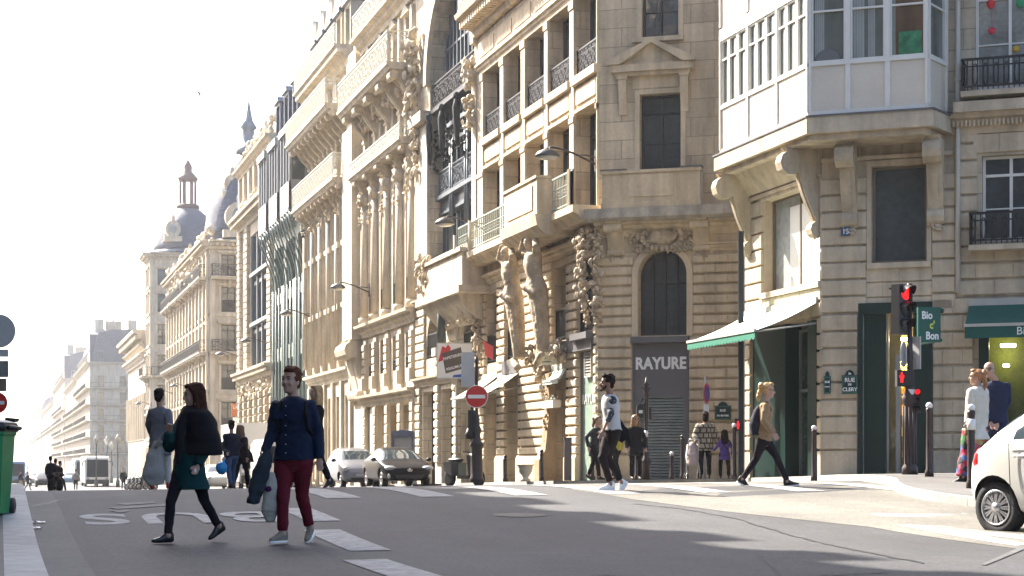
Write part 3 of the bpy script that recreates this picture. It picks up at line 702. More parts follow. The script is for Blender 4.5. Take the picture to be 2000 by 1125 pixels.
# big office panes
M_white_blind = mat('white_blind', (.75,.74,.71), .7)
def plate(f, o, gm, fm, name='window', parts=1, d=None):
    d = d or o['d']-.03; b = MB(); t = .06
    b.fb(o['u0'], o['u0']+t, o['v0'], o['v1'], -d-.02, -d+.05); b.fb(o['u1']-t, o['u1'], o['v0'], o['v1'], -d-.02, -d+.05)
    b.fb(o['u0']+t, o['u1']-t, o['v1']-t, o['v1'], -d-.02, -d+.05); b.fb(o['u0']+t, o['u1']-t, o['v0'], o['v0']+t, -d-.02, -d+.05)
    for k in range(1, parts):
        u = o['u0']+(o['u1']-o['u0'])*k/parts; b.fb(u-.025, u+.025, o['v0']+t, o['v1']-t, -d-.018, -d+.045)
    w = b.build(name, fm, B.root, B.M(f)); g = MB(); g.fb(o['u0']+.01, o['u1']-.01, o['v0']+.01, o['v1']-.01, -d-.04, -d-.01)
    g.build('pane', gm, w); return w
M_brz = mat('bronze_frame', (.16,.125,.09), .5)
plate(g1, O[0], mat('pane_pale', (.34,.36,.36), .12, spec=.6, noise_amt=.25, nscale=.7), M_brz, parts=2)
plate(g2, P_[0], M_glass, M_brz)
# white blind behind the lit part of the side window
b = MB(); b.fb(a0+.95, a1-.08, O[0]['v0']+.07, O[0]['v0']+2.0, -.255, -.25); b.build('window_blind', M_white_blind, B.root, B.M(g1))
# the glazed bay, supported by scrolled consoles
zf = 8.62
bo, bw = 1.15, 1.15
ou0 = -.35; 
# outline of the bay in plan (world): street side oblique face, front face, right return
PA = Vector(g1.pt(-.1, bo)); PB = Vector(at(1578, lat_d(*g2.pt(0, bw))[1])); PB = Vector(g2.pt(g2.u(1580, bw), bw)); PC = Vector(g2.pt(g2.u(1812, bw), bw)); PD = Vector(g2.pt(g2.u(1848, .1), .1)); PE = Vector(g1.pt(-.5, .0))
PA = Vector(Face(PB.x, PB.y, R(-90)).pt(0)); PA = Vector((PB.x, g1.Y-.1))
def bayface(p, q, n, solid_h, lab, vstop, split):
    f = Face(p.x, p.y, math.atan2(q.y-p.y, q.x-p.x)); Lf = (q-p).length
    fr = B.mb('bay_frame', f, M_framew); pn = B.mb('bay_panel', f, mat('bay_panel_white', (.72,.70,.66), .35, noise_amt=.04)) if lab else B.mb('bay_panel', f, M_panel)
    fr.fb(0, Lf, zf+.02, zf+.12, -.1, .03); z = zf+.12; 
    for lvl in range(2):
        pn.fb(.02, Lf-.02, z, z+1.0, -.08, 0); fr.fb(0, Lf, z+1.0, z+1.08, -.1, .04); zt = z+1.08+1.62
        tr_ = zt-.42
        for i in range(n+1):
            u = Lf*i/n; fr.fb(max(0, u-.055), min(Lf, u+.055), z, zt+.35, -.1, .05 if i in (0, n) else .035)
        for i in range(n):
            a, b_ = Lf*i/n+.06, Lf*(i+1)/n-.06
            wf = MB(); t = .035
            m0 = (a+b_)/2
            for (x0, x1) in (((a, b_),) if not split else ((a, a+(b_-a)*.28), (a+(b_-a)*.31, a+(b_-a)*.63), (a+(b_-a)*.66, b_))):
                wf.fb(x0, x0+t, z+1.08, zt, -.08, .015); wf.fb(x1-t, x1, z+1.08, zt, -.08, .015); wf.fb(x0+t, x1-t, z+1.08, z+1.12, -.08, .015); wf.fb(x0+t, x1-t, zt-.04, zt, -.08, .015)
                if x1-x0 > .3: wf.fb(x0+t, x1-t, zt-.5, zt-.46, -.075, .012)
            w = wf.build('window', M_framew, B.root, B.M(f)); g = MB(); g.fb(a-.01, b_+.01, z+1.07, zt+.01, -.07, -.05); g.build('pane', vstop[i % len(vstop)], w)
        fr.fb(0, Lf, zt, zt+.3, -.1, .045); z = zt+.3
    return f, Lf, z
M_panel = mat('bay_panel_white', (.64,.57,.47), .35, noise_amt=.05, nscale=1.5)
M_gA = mat('bay_glass_curtain', (.12,.14,.125), .08, spec=.7, noise_amt=.12, nscale=.6, stain=.3); M_gB = mat('bay_glass_warm', (.12,.07,.04), .08, spec=.7, noise_amt=.15, nscale=.7, stain=.3)
bayface(PA, PB, 3, 1, False, [M_gA], True)
fB, LfB, ztop = bayface(PB, PC, 3, 1, False, [M_gA, M_gA, M_gB], False)
bayface(PC, PD, 1, 1, False, [M_gA], False)
# green screen and office chair back seen through the glazing
b = MB(); b.fb(LfB*.76, LfB*.95, zf+1.2, zf+1.75, -.045, -.03); b.build('green_poster', mat('green_poster', (.02,.17,.07), .5, noise_amt=.5, nscale=5), B.root, B.M(fB))
b = MB(); b.ell((LfB*.16, .03, zf+1.22), (.3,.015,.28), 0, 14, 8); b.build('chair_back', mat('grey_plastic', (.12,.12,.12), .6), B.root, B.M(fB))
cor = [g1.pt(-.1, 0), tuple(PA), tuple(PB), tuple(PC), tuple(PD), g2.pt(g2.u(1850), -.2), (19.5,38.2)]
def poly_prism(name, pts, z0, z1, m, root, inv, grow=0):
    cx_ = sum(p[0] for p in pts)/len(pts); cy_ = sum(p[1] for p in pts)/len(pts); n = len(pts)
    P = [(p[0]+(p[0]-cx_)*grow, p[1]+(p[1]-cy_)*grow) for p in pts]
    b = MB(); b.add([(x,y,z0) for x,y in P]+[(x,y,z1) for x,y in P], [(i,(i+1)%n,n+(i+1)%n,n+i) for i in range(n)]+[tuple(range(n))[::-1], tuple(range(n,2*n))])
    return b.build(name, m, root, inv)
poly_prism('bay_slab', cor, zf-.38, zf-.02, M_bay, B.root, B.inv, .06); poly_prism('bay_slab', cor, zf-.52, zf-.38, M_bay, B.root, B.inv, -.02)
poly_prism('slab_flashing', cor, zf-.02, zf+.02, M_lead, B.root, B.inv, .075)
poly_prism('bay_core', cor, zf+.12, ztop, mat('bay_inside', (.10,.095,.085), .9), B.root, B.inv, -.09)
poly_prism('bay_roof', cor, ztop, ztop+.2, M_zinc, B.root, B.inv, .06)
co1 = B.mb('console', g1, M_bay); co2 = B.mb('console', g2, M_bay)
for u in (.25, LA-.2): console(co1, u, zf-.5, 1.9, .85, .26); orn(co1, u-.13, u+.13, zf-2.6, zf-2.25, .05, .16, 16, .07, seed=2)
for u in (g2.u(1655,.4), g2.u(1825,.4)): console(co2, u, zf-.5, 1.75, .8, .34); orn(co2, u-.17, u+.17, zf-2.5, zf-2.2, .05, .16, 18, .08, seed=6); 
t2.fb(e2+.05, LB, zf+.02, zf+.25, .002, .5); cornice(t2, e2-.1, LB, zf+.02, .42, .35, dent=.09); t2.fb(e2+.06, LB, 8.55, 8.6, .002, .08)
t1.prism([(0.002,7.53),(.1,7.56),(.5,8.1),(0.002,8.1)], .3, LA-.3, 'u'); t1.fb(0, LA, 7.445, 7.52, .002, .12); t2.fb(0, e2, 7.78, 7.86, .002, .12)
for uu in (.5, 1.1, 1.7): t1.fb(uu-.01, uu+.01, 7.56, 8.1, .002, .12)
# balconies right
for (a, b_, z) in ((g2.u(1893,.35), LB, WR['v0']-.12), (g2.u(1876,.5), LB, WR2['v0']-.1)):
    sb = B.mb('balcony', g2, M_bay); sb.fb(a, b_, z-.12, z, .002, .5)
    r = MB(); rail(r, a+.03, b_, z, .72, .45, 'lyre', ret='l', step=.11); r.build('railing', M_iron, B.root, B.M(g2))
dp = MB(); dp.tube([(g2.u(1871,.1), -.12, z) for z in (4.7, 8, 12, 17)], .055, 8); 
for z in (9.4, 11.2, 13): dp.tube([(g2.u(1871,.1), -.12, z), (g2.u(1871,.1), -.12, z+.08)], .075, 8)
dp.build('downpipe', mat('downpipe', (.5,.48,.43), .5), B.root, B.M(g2))
for a_, e_ in ((.05,.13),(.36,.47),(.50,.56),(.69,.73)):
    b = MB(); k_ = 14; b.loft([[(LfB*(a_+(e_-a_)*j/k_), .045-.008*math.sin(j*2.1), z_) for j in range(k_+1)] for z_ in (zf+1.24, zf+2.74)], closed=False, caps=False)
    b.build('curtain', mat('curtain_pale', (.30,.31,.29), .8, noise_amt=.1) if 'curtain_pale' not in bpy.data.materials else bpy.data.materials['curtain_pale'], B.root, B.M(fB))
# paper lanterns in the upper right window
for px, py, c in ((1936,10,(.55,.02,.02)), (1938,62,(.6,.03,.06)), (1992,8,(.02,.25,.1)), (1985,98,(.5,.3,.02))):
    u, v = g2.uv(px, py, -.1); b = MB(); b.ell((u,.0,v), (.09,.05,.11 if py < 20 else .075), 0, 12, 8); b.tube([(u,.0,v+.1),(u,.0,v+.5)], .004, 4)
    tag(b.build('paper_lantern', mat('paper', c, .6), B.root, B.M(g2)), 'red or green paper lantern')
# green shopfronts
G = B.mb('shopfront', g1, M_dkgreen); G2 = B.mb('shopfront', g2, M_dkgreen)
G.fb(c0+.01, g1.u(1532), .2, 4.24, -.46, -.02); G.fb(c1_-.18, c1_+.27, .35, 4.2, -.4, .08)
M_gr = mat('grey_door_frame', (.16,.18,.18), .4); o = dict(u0=g1.u(1532)+.02, u1=c1_-.19, v0=.35, v1=4.1, d=.45)
w = plate(g1, o, mat('door_glass_green', (.03,.06,.05), .08, spec=.6, noise_amt=.4), M_gr, 'shop_door', 2)
b = MB(); b.fb(o['u0']+.06, o['u1']-.06, 2.6, 2.68, -.4, -.35); b.fb(c0+.1, c1_, .2, .36, -.45, .1); b.build('door_sill', M_gr, B.root, B.M(g1))
z4 = P_[1]['v1']
G2.fb(d0-.1, d0-.003, .15, z4+.1, .002, .09); G2.fb(d1+.003, d1+.1, .15, z4+.1, .002, .09); G2.fb(d0-.003, d1+.003, z4-.14, z4+.1, -.05, .09); G2.fb(d0, g2.u(1729), .6, z4-.14, -.3, -.1)
G2.fb(g2.u(1783), d1, .6, z4-.14, -.25, .0)
b = MB(); b.fb(d0, g2.u(1729), .2, .6, -.3, -.09); b.fb(g2.u(1783), d1+.1, .1, .5, -.2, .1); b.build('plinth', mat('plinth_stone', (.15,.14,.12), .8, noise_amt=.2), B.root, B.M(g2))
# lit shop interior behind the door: back wall, lamps, shelves
M_int = mat('shop_wall_ochre', (.34,.25,.08), .8, noise_amt=.3, nscale=3); M_lamp = mat('lamp_strip', (1,1,.9), emit=(1,.86,.5), estr=9); M_lamp2 = mat('lamp_strip_bright', (1,1,.9), emit=(1,.8,.45), estr=70)
def interior(f, u0, u1, z0, z1, dp, wallm):
    b = MB(); 
    b.quad((u0,dp,z0),(u1,dp,z0),(u1,dp,z1),(u0,dp,z1)); b.quad((u0,.3,z0),(u0,dp,z0),(u0,dp,z1),(u0,.3,z1)); b.quad((u1,dp,z0),(u1,.3,z0),(u1,.3,z1),(u1,dp,z1)); b.quad((u0,.3,z1),(u0,dp,z1),(u1,dp,z1),(u1,.3,z1)); b.quad((u0,.3,z0),(u1,.3,z0),(u1,dp,z0),(u0,dp,z0))
    b.build('shop_interior', wallm, B.root, B.M(f))
interior(g2, d0+.01, d1-.01, .2, z4, 2.2, M_int)
b = MB(); b.fb(g2.u(1735), g2.u(1790), 3.3, 3.36, -1.9, -1.8); b.fb(g2.u(1735), g2.u(1800), 3.75, 3.8, -1.2, -1.1); b.build('ceiling_lamp', M_lamp2, B.root, B.M(g2))
b = MB(); rg = random.Random(2)
for k in range(5): b.fb(d0+.3, d1-.1, .5+k*.5, .53+k*.5, -2.15, -1.7)
b.build('shelf', mat('dark_shelf', (.05,.04,.03), .7), B.root, B.M(g2))
gb = MB()
for k in range(5):
    u = d0+.35
    while u < d1-.3:
        wd_ = rg.uniform(.05,.14); h = rg.uniform(.12,.35); gb.fb(u, u+wd_*.9, .53+k*.5, .53+k*.5+h, -2.0, -1.75, rg.randrange(4)); u += wd_
gb.build('shelf_goods', [mat('goods_'+n_, c, .5) for n_, c in (('amber',(.45,.2,.03)),('green',(.12,.25,.04)),('cream',(.5,.42,.25)),('brown',(.12,.05,.02)))], B.root, B.M(g2))
o = dict(u0=g2.u(1729)+.01, u1=g2.u(1783)-.01, v0=.2, v1=z4-.16, d=.2)
b = MB(); b.fb(o['u0'], o['u0']+.05, .2, o['v1'], -.2, -.14); b.fb(g2.u(1748), g2.u(1757), .2, o['v1']-.9, -.2, -.12); b.fb(o['u0']+.05, o['u1'], .2, .5, -.2, -.15); b.build('shop_door', mat('door_aluminium', (.3,.3,.29), .4, metal=.5), B.root, B.M(g2))
# right hand shop window with yellow-green interior
z5 = P_[4]['v1']; interior(g2, h0+.01, h1-.01, .2, z5, 1.6, mat('shop_wall_green', (.13,.14,.03), .7, noise_amt=.35, nscale=2))
b = MB(); b.fb(g2.u(1945), g2.u(1975), 3.55, 3.62, -1.3, -1.2); b.fb(g2.u(1950), g2.u(1962), 3.1, 3.16, -1.3, -1.2); b.build('ceiling_lamp', M_lamp, B.root, B.M(g2))
G2.fb(h0, h0+.22, .2, z5, -.05, .07); G2.fb(h0-.1, h1, z5-.1, z5+.25, .002, .1)
b = MB(); b.fb(h0+.24, h1, .2, .75, -.25, -.03); b.build('plinth', M_dkgreen, B.root, B.M(g2))
gl = bpy.data.materials.new('clear_glass'); gl.use_nodes = True; n_ = gl.node_tree.nodes; l_ = gl.node_tree.links; n_.clear()
ou = n_.new('ShaderNodeOutputMaterial'); mx = n_.new('ShaderNodeMixShader'); tb = n_.new('ShaderNodeBsdfTransparent'); gs = n_.new('ShaderNodeBsdfGlossy'); gs.inputs['Roughness'].default_value = .03
fr_ = n_.new('ShaderNodeFresnel'); fr_.inputs[0].default_value = 1.5; l_.new(fr_.outputs[0], mx.inputs[0]); l_.new(tb.outputs[0], mx.inputs[1]); l_.new(gs.outputs[0], mx.inputs[2]); l_.new(mx.outputs[0], ou.inputs[0]); tb.inputs[0].default_value = (.85,.9,.85,1)
b = MB(); b.fb(h0+.22, h1, .75, z5, -.16, -.15); b.build('pane', gl, B.root, B.M(g2))
b = MB(); b.fb(d0, d1, .2, z4, -.33, -.32) if False else b.fb(o['u0']+.05, o['u1'], .5, o['v1'], -.18, -.175); b.build('pane', gl, B.root, B.M(g2))
# dark roofline and body
B.core([(18.75,41.6),(18.75,37.95),(19.9,37.1),(19.9,40)], -.3, TOP-.1, M_bay)
B.core([(19.9,37.15-.0),(26.0,32.9),(27,36),(21,41.5),(19.9,41.6)], 4.3, TOP-.1, M_bay)
B.core([(21.1,38.0),(26.0,35.2),(27,36),(21,41.5),(20.0,41.6)], -.3, 4.3, M_bay)
B.emit(); BAY = B
# things fixed to these walls
def plaque(name, label, f, px, py, W, H, lines, top=None, arch=False, w=.13, bgc=(.01,.03,.035)):
    u, v = f.uv(px, py, w); p = f.pt(u, w); r = empty(name, (p[0], p[1], v), label, 'street sign', None, f.rz)
    b = MB(); pts = [(-W/2,-H/2),(W/2,-H/2),(W/2,H/2)]+([(W*.32,H/2),(W*.2,H*.72),(0,H*.8),(-W*.2,H*.72),(-W*.32,H/2)] if arch else [])+[(-W/2,H/2)]
    b.prism(pts, 0, .02, 'w'); b.build('sign_plate', mat('enamel', bgc, .3), r)
    g = MB(); 
    for a in ((-W/2+.015,W/2-.015,-H/2+.015,-H/2+.03),(-W/2+.015,W/2-.015,H/2-.03,H/2-.015)): g.fb(*a, .021, .025)
    for a in ((-W/2+.015,-W/2+.03,-H/2+.03,H/2-.03),(W/2-.03,W/2-.015,-H/2+.03,H/2-.03)): g.fb(*a, .021, .025)
    g.build('sign_border', mat('enamel_green', (.05,.2,.14), .4), r)
    for s_, sz, zz in lines: text(r, 'sign_lettering', s_, sz, mat('enamel_white', (.7,.72,.7), .4), Mt(0,-.024,zz), ext=.003, bold=.004)
    return r
plaque('street_sign', 'dark street plaque reading RUE DE CLERY on grooved stone wall', g2, 1660, 751, .36, .42, [('RUE',.13,.06),('DE',.06,-.02),('CLERY',.115,-.15),('2e',.06,.23)], arch=True)
plaque('street_sign', 'narrow faded street plaque left of the RUE DE CLERY plaque', g2, 1616, 752, .16, .4, [('RUE',.06,.05),('REAUMUR',.028,-.05)], arch=True)
plaque('street_sign', 'dark street plaque with arched top right of round purple sign', f2, 1412, 806, .45, .38, [('RUE',.09,.03),('DU SENTIER',.06,-.1)], arch=True, w=.12)
plaque('house_number', 'small blue enamel house number 15 under the bay', g2, 1652, 452, .22, .2, [('15',.16,-.055)], w=.14, bgc=(.02,.03,.2))
# ---------------------------------------------------------------- building between: great arch of stone filled with dark iron and glass
def roofing(B, f, u0, u1, z, back, h=3.0, m=None, setb=.3, chim=0, slope=1.2):
    """mansard slope above z, flat top"""
    b = MB(); b.prism([(-setb, z), (-setb-slope, z+h), (-setb-slope-2.5, z+h+.9), (-back+2, z+h+.9), (-back, z)], u0+.05, u1-.05, 'u')
    b.build('roof', m or M_slate, B.root, B.M(f))
def chimneys(B, f, us, w, z0, z1, m=None, dx=1.8, dy=.6):
    for u in us:
        c = MB(); c.fb(u-dx/2, u+dx/2, z0, z1, w-dy, w); c.fb(u-dx/2-.05, u+dx/2+.05, z1, z1+.12, w-dy-.05, w+.05)
        o = c.build('chimney', m or M_wht, B.root, B.M(f))
        p = MB(); n = max(2, int(dx/.35))
        for k in range(n): p.lathe([(.11,0),(.12,.05),(.09,.45),(.1,.5)], (u-dx/2+.2+k*(dx-.4)/(n-1), -(w-dy/2), z1+.12), 8)
        p.build('chimney_pot', mat('terracotta', (.35,.16,.09), .8) if 'terracotta' not in bpy.data.materials else bpy.data.materials['terracotta'], o)
def dormer(B, f, u, z, w=1.3, h=1.9, proj=.2, dpt=1.6, m=None, zinc=None):
    b = MB(); b.fb(u-w/2, u-w/2+.16, z, z+h, -dpt, proj); b.fb(u+w/2-.16, u+w/2, z, z+h, -dpt, proj); b.fb(u-w/2+.16, u+w/2-.16, z+h-.16, z+h, -dpt, proj); b.fb(u-w/2+.16, u+w/2-.16, z, z+.12, -dpt, proj)
    o = b.build('dormer', m or M_wht, B.root, B.M(f))
    r = MB(); r.prism([(u-w/2-.15,z+h),(u+w/2+.15,z+h),(u+w/2-.1,z+h+.28),(u-w/2+.1,z+h+.28)], -dpt, proj+.15, 'w'); r.build('roof', zinc or M_zinc, o)
    g = MB(); g.fb(u-w/2+.14, u+w/2-.14, z+.1, z+h-.14, proj-.22, proj-.2); g.build('pane', M_glass, o)
f3 = Face(16.06, 70.0, R(-90))
B = Bld('arch_front_building', 'pale stone building whose giant arch is filled with dark iron and glass', [f3]); L = 9.6
uL, uR = f3.u(840), f3.u(927); cc = (uL+uR)/2; rr = (uR-uL)/2; zb = f3.v(cc, 488); zsp = 15.6
BIG = B.op(f3, uL, uR, zb, zsp+rr, d=.75, arch=True, win=None)
mz = []
for a, b_ in ((833,872),(904,931)):
    mz.append(B.opp(f3, a, b_, f3.v(f3.u(a), 702), f3.v(f3.u(b_), 590), d=.45, arch=True, win='four', rail='bars'))
for a, b_ in ((826,850),(862,886),(900,930)): B.opp(f3, a, b_, .1, 3.7, d=.45, win='door' if a != 862 else 'plate')
B.finish(f3, 0, L, -.3, 21.5, M_whtj)
ir = B.mb('iron_frame', f3, M_irong); gl_ = B.mb('iron_glazing', f3, M_glass)
gl_.fb(uL, uR, zb, zsp+rr, -.74, -.7)
zs_ = [zb, f3.v(f3.u(933), 395)-.0, ]
bandz = [f3.v(f3.u(933), 333), f3.v(f3.u(933), 192)]
for z in bandz:
    ir.fb(uL+.01, uR-.01, z-.55, z-.08, -.7, -.42); ir.fb(uL+.01, uR-.01, z-.08, z+.08, -.7, -.2); ir.fb(uL+.01, uR-.01, z-.65, z-.55, -.7, -.35)
for k in range(0, 13):
    u = uL+(uR-uL)*k/12; hz = zsp+math.sqrt(max(0, rr*rr-(u-cc)**2))-.05
    big = k % 4 == 0 and 0 < k < 12
    ir.fb(max(uL+.02, u-.05), min(uR-.02, u+.05), zb, hz, -.7, -.5)
    if big:
        for q in (-.16, .16): ir.tube([(u+q, .3, zb), (u+q, .3, bandz[1]-.6)], .065, 8)
        ir.tube([(u, .36, zb+.02), (u, .36, bandz[1]-.5)], .05, 6)
for z in (zsp-.2, zsp+1.2, zb+1.6): ir.fb(uL+.05, uR-.05, z, z+.09, -.7, -.52)
bz = B.mb('bronze_figure', f3, mat('dark_bronze', (.03,.032,.035), .85, metal=0, noise_amt=.3, nscale=9))
for k in (4, 8, 0):
    u = uL+(uR-uL)*k/12+(.2 if k == 0 else 0)
    orn(bz, u-.35, u+.35, bandz[1]-1.5, bandz[1]+.2, -.35, .05, 45, .11, seed=k); bz.ell((u, -.1, bandz[1]+.62), (.12,.12,.15)); bz.tube([(u,-.05,bandz[1]-1.2),(u,-.08,bandz[1]-.5),(u,-.1,bandz[1]+.2),(u,-.1,bandz[1]+.5)], [.06,.12,.15,.07], 8)
bal = MB(); rail(bal, uL+.1, uR-.1, bandz[1]+.9, 1.0, -.1, 'orn', step=.2); bal.fb(uL+.05, uR-.05, bandz[1]+.75, bandz[1]+.9, -.6, .0); bal.build('railing', M_iron, B.root, B.M(f3))
for k in range(3):
    a, b_ = uL+(uR-uL)*k/3+.25, uL+(uR-uL)*(k+1)/3-.25; r = MB(); rail(r, a, b_, bandz[0]+.08, .95, -.3, 'orn', step=.2); r.build('railing', M_irong, B.root, B.M(f3))
t = B.mb('trim', f3, M_wht)
for k in range(18):
    a0, a1 = math.pi*k/18, math.pi*(k+1)/18; P = lambda r_, a: (cc+r_*math.cos(a), zsp+r_*math.sin(a))
    t.prism([P(rr+.01,a0),P(rr+.45,a0),P(rr+.45,a1),P(rr+.01,a1)], .002, .18, 'w')
for a, b_ in ((0.02, uL-.02),(uR+.02, L-.02)): t.fb(a, b_, zb+.2, zsp-1.4, .002, .12); t.fb(a-.02, b_+.02, zsp-1.4, zsp-1.0, .002, .4)
cv = B.mb('carving', f3, M_ornp)
orn(cv, 0, .9, zsp-.9, zsp+2.6, .1, .6, 90, .22, seed=21); orn(cv, L-.7, L-.05, zsp-3, zsp-.6, .1, .45, 60, .2, seed=22); orn(cv, 0, .9, zsp-3.2, zsp-1.5, .1, .4, 60, .18, seed=23)
cornice(t, -.1, L+.1, 21.5, 1.0, 1.2)
# stone balcony and its bracket, ground columns
ba, bb = f3.u(822, .9), f3.u(905, .9); zt = f3.v(bb, 490, .9)
sb = B.mb('balcony', f3, M_wht)
sb.fb(ba, bb, zt-1.15, zt, .75, .95); sb.fb(ba, ba+.2, zt-1.15, zt, 0, .75); sb.fb(bb-.2, bb, zt-1.15, zt, 0, .75); sb.fb(ba-.08, bb+.08, zt, zt+.12, .0, 1.05)
sb.fb(ba-.1, bb+.1, zt-1.4, zt-1.15, 0, 1.1); sb.prism([(0,zt-2.3),(.35,zt-2.2),(.8,zt-1.7),(.95,zt-1.4),(0,zt-1.4)], ba+.4, bb-.5, 'u')
orn(cv, ba, ba+1.2, zt-.9, zt+.5, .85, 1.15, 60, .16, seed=24); orn(cv, ba+1, bb-1, zt-2.3, zt-1.9, .3, .6, 50, .13, seed=25)
ru = B.mb('rustication', f3, M_wht)
for a, b_ in ((.02, f3.u(824)), (f3.u(852)+.02, f3.u(860)), (f3.u(888)+.02, f3.u(899)), (f3.u(931)+.02, L-.02)):
    if b_-a > .15: courses(ru, a, b_, .9, 3.9, .33, .12, .04)
courses(ru, .02, f3.u(832), 4.3, 7.0, .33, .1, .04); courses(ru, f3.u(875), f3.u(902), 4.3, 7.0, .5, .05, .02)
cornice(t, 0, L, 4.25, .35, .3); cornice(t, 0, L, 7.35, .3, .3)
uc = f3.u(862, .6); co = MB(); co.tube([(uc, -.6, 5.1), (uc, -.6, zt-1.45)], [.17,.15], 12); co.build('column', mat('dark_marble', (.07,.08,.07), .3, noise_amt=.3), B.root, B.M(f3))
t.fb(uc-.3, uc+.3, 4.8, 5.1, 0, .9); console(t, uc, 4.8, 1.2, .75, .4)
dp = MB(); dp.tube([(L-2.6,-.15,z) for z in (.5,4,7,8.2)]+[(L-2.9,-.15,8.5),(L-2.9,-.15,9.2)], .05, 6); dp.build('downpipe', M_framel, B.root, B.M(f3))
B.core([(16.85,69.9),(16.85,60.5),(28,60.5),(28,69.9)], -.3, 22.3, M_wht); B.emit()
# ---------------------------------------------------------------- tall columned building with two ornate balconies
f4 = Face(16.06, 83.5, R(-90)); L = 13.5
B = Bld('columned_building', 'sunlit cream building with tall half columns and two ornate balconies', [f4])
e0, e1 = f4.u(714), f4.u(812); n = 4; bw = (e1-e0)/n
for k in range(n):
    c = e0+bw*(k+.5)
    B.op(f4, c-.55, c+.55, 7.6, 12.7, d=.5, arch=True, win='four', rail='orn')
    B.op(f4, c-.6, c+.6, 4.35, 6.3, d=.6, win='case', rail='orn')
    B.op(f4, c-.55, c+.55, 14.2, 16.2, d=.55, win='case', rail='orn', rh=.5)
    B.op(f4, c-.6, c+.6, 17.1, 19.2, d=.35, win='case')
B.op(f4, e0+.1, e0+1.0, .0, 3.5, d=.5, win='door'); GB = B.op(f4, e0+1.9, e1-.7, .0, 3.45, d=1.1, win=None)
B.op(f4, .2, .8, 8, 12.5, d=.3, win='one'); B.op(f4, .2, .8, 4.4, 6.3, d=.3, win='one')
B.finish(f4, 0, L, -.5, 20.6, M_wht)
t = B.mb('trim', f4, M_wht); cv = B.mb('carving', f4, M_ornp)
pn_ = MB(); pn_.fb(GB['u0'], GB['u1'], -.2, 3.45, -1.1, -1.05); pn_.build('wall_panel', M_whtj, B.root, B.M(f4))
for k in range(n+1):
    u = min(max(e0+bw*k, e0+.25), e1-.25)
    t.tube([(u,-.08,7.2),(u,-.08,7.5)], .3, 12); t.tube([(u,-.08,7.5),(u,-.08,9.6),(u,-.08,12.6)], [.22,.21,.18], 12); t.tube([(u,-.08,12.6),(u,-.1,13.1)], [.2,.34], 12)
    orn(cv, u-.24, u+.24, 11.6, 13.4, .1, .4, 30, .13, seed=k+30)
    t.fb(u-.3, u+.3, 4.2, 6.5, .002, .12); courses(t, u-.28, u+.28, 4.6, 6.3, .33, .2, .03); t.fb(u-.33, u+.33, 4.2, 4.75, .1, .3)
    t.fb(u-.3, u+.3, .0, 3.5, .002, .12); courses(t, u-.28, u+.28, .5, 3.4, .4, .17, .03)
    t.fb(u-.22, u+.22, 14.05, 16.3, .002, .14); console(cv, u, 16.72, 1.3, 1.05, .5); console(cv, u, 13.75, .8, .6, .4)
    t.fb(u-.16, u+.16, 17, 19.4, .002, .16)
    if k < n:
        c = e0+bw*(k+.5); orn(cv, c-.5, c+.5, 15.9, 16.7, .1, .5, 26, .18, seed=k+50); console(cv, c, 16.72, .8, .9, .5)
        t.prism([(c-.75,19.25),(c+.75,19.25),(c,19.65)], .002, .2, 'w')
cornice(t, e0-.4, e1+.3, 3.95, .5, .45); cornice(t, e0-.4, e1+.3, 7.15, .55, .5)
for z, d_, h, st, mr, nm in ((14.0,.75,.55,'orn',M_ironw,0), (16.95,1.25,1.25,'orn',M_ironw,0)):
    balcony(B.root, B.M(f4), e0-.5, e1+.2, z, d_, .28, h, st, M_wht, mr, ret='r', nb=0, step=.2)
cornice(t, e0-.4, L, 20.2, .6, .7); rl = MB(); rail(rl, e0-.3, L-.1, 20.2, 1.1, .55, 'orn', step=.2); rl.build('railing', M_ironw, B.root, B.M(f4))
t.prism([(0.02,0),(.8,0),(.8,19.0),(0.4,19.0)], 0, 0) if False else None
# the plain pilaster strip between the two neighbours, on a long console
t.fb(.05, e0-.55, 6.6, 16.4, .002, .55); t.fb(.12, e0-.62, 16.4, 20.0, .002, .35)
console(t, (.05+e0-.55)/2, 6.6, 2.6, .6, e0-.8)
B.core([(17.2,83.4),(17.2,70.1),(28,70.1),(28,83.4)], -.5, 20.6, M_wht); roofing(B, f4, 0, L, 20.6, 11, 3); B.emit()
# ---------------------------------------------------------------- next: balconies with big brackets
f5 = Face(16.06, 95.9, R(-90)); L = 12.4
B = Bld('bracketed_building', 'cream building with deep bracketed balconies and gabled dormers, next before the green metal front', [f5]); n = 5; bw = (L-.6)/n
for k in range(n):
    c = .3+bw*(k+.5)
    for v0, v1, rl_ in ((.2,4.2,None),(5.9,8.2,'orn'),(8.9,11.2,'orn'),(11.8,14.0,'orn'),(15.0,17.0,None),(18.2,19.9,None)):
        B.op(f5, c-.62, c+.62, v0-.3 if v0 < 1 else v0, v1, d=.45, win='case', rail=rl_) if rl_ else B.op(f5, c-.62, c+.62, v0-.3 if v0 < 1 else v0, v1, d=.45, win='case')
B.finish(f5, 0, L, -.8, 20.5, M_wht)
t = B.mb('trim', f5, M_wht); cv = B.mb('carving', f5, M_ornp)
for k in range(n+1):
    u = .3+bw*k; t.fb(max(0.01,u-.28), min(L-.01,u+.28), 5.6, 14.2, .002, .25); t.fb(max(.01,u-.2), min(L-.01,u+.2), -.6, 4.9, .002, .15)
    t.tube([(u,-.3,5.9),(u,-.3,13)], .13, 8); orn(cv, u-.2, u+.2, 12.8, 14.2, .2, .5, 20, .14, seed=k+70)
    for z in (8.5, 11.5): t.fb(u-.32, u+.32, z-.15, z+.15, .2, .36)
for z in (8.45, 11.45): t.fb(0, L, z, z+.25, .002, .2)
cornice(t, 0, L, 5.5, .6, .4)
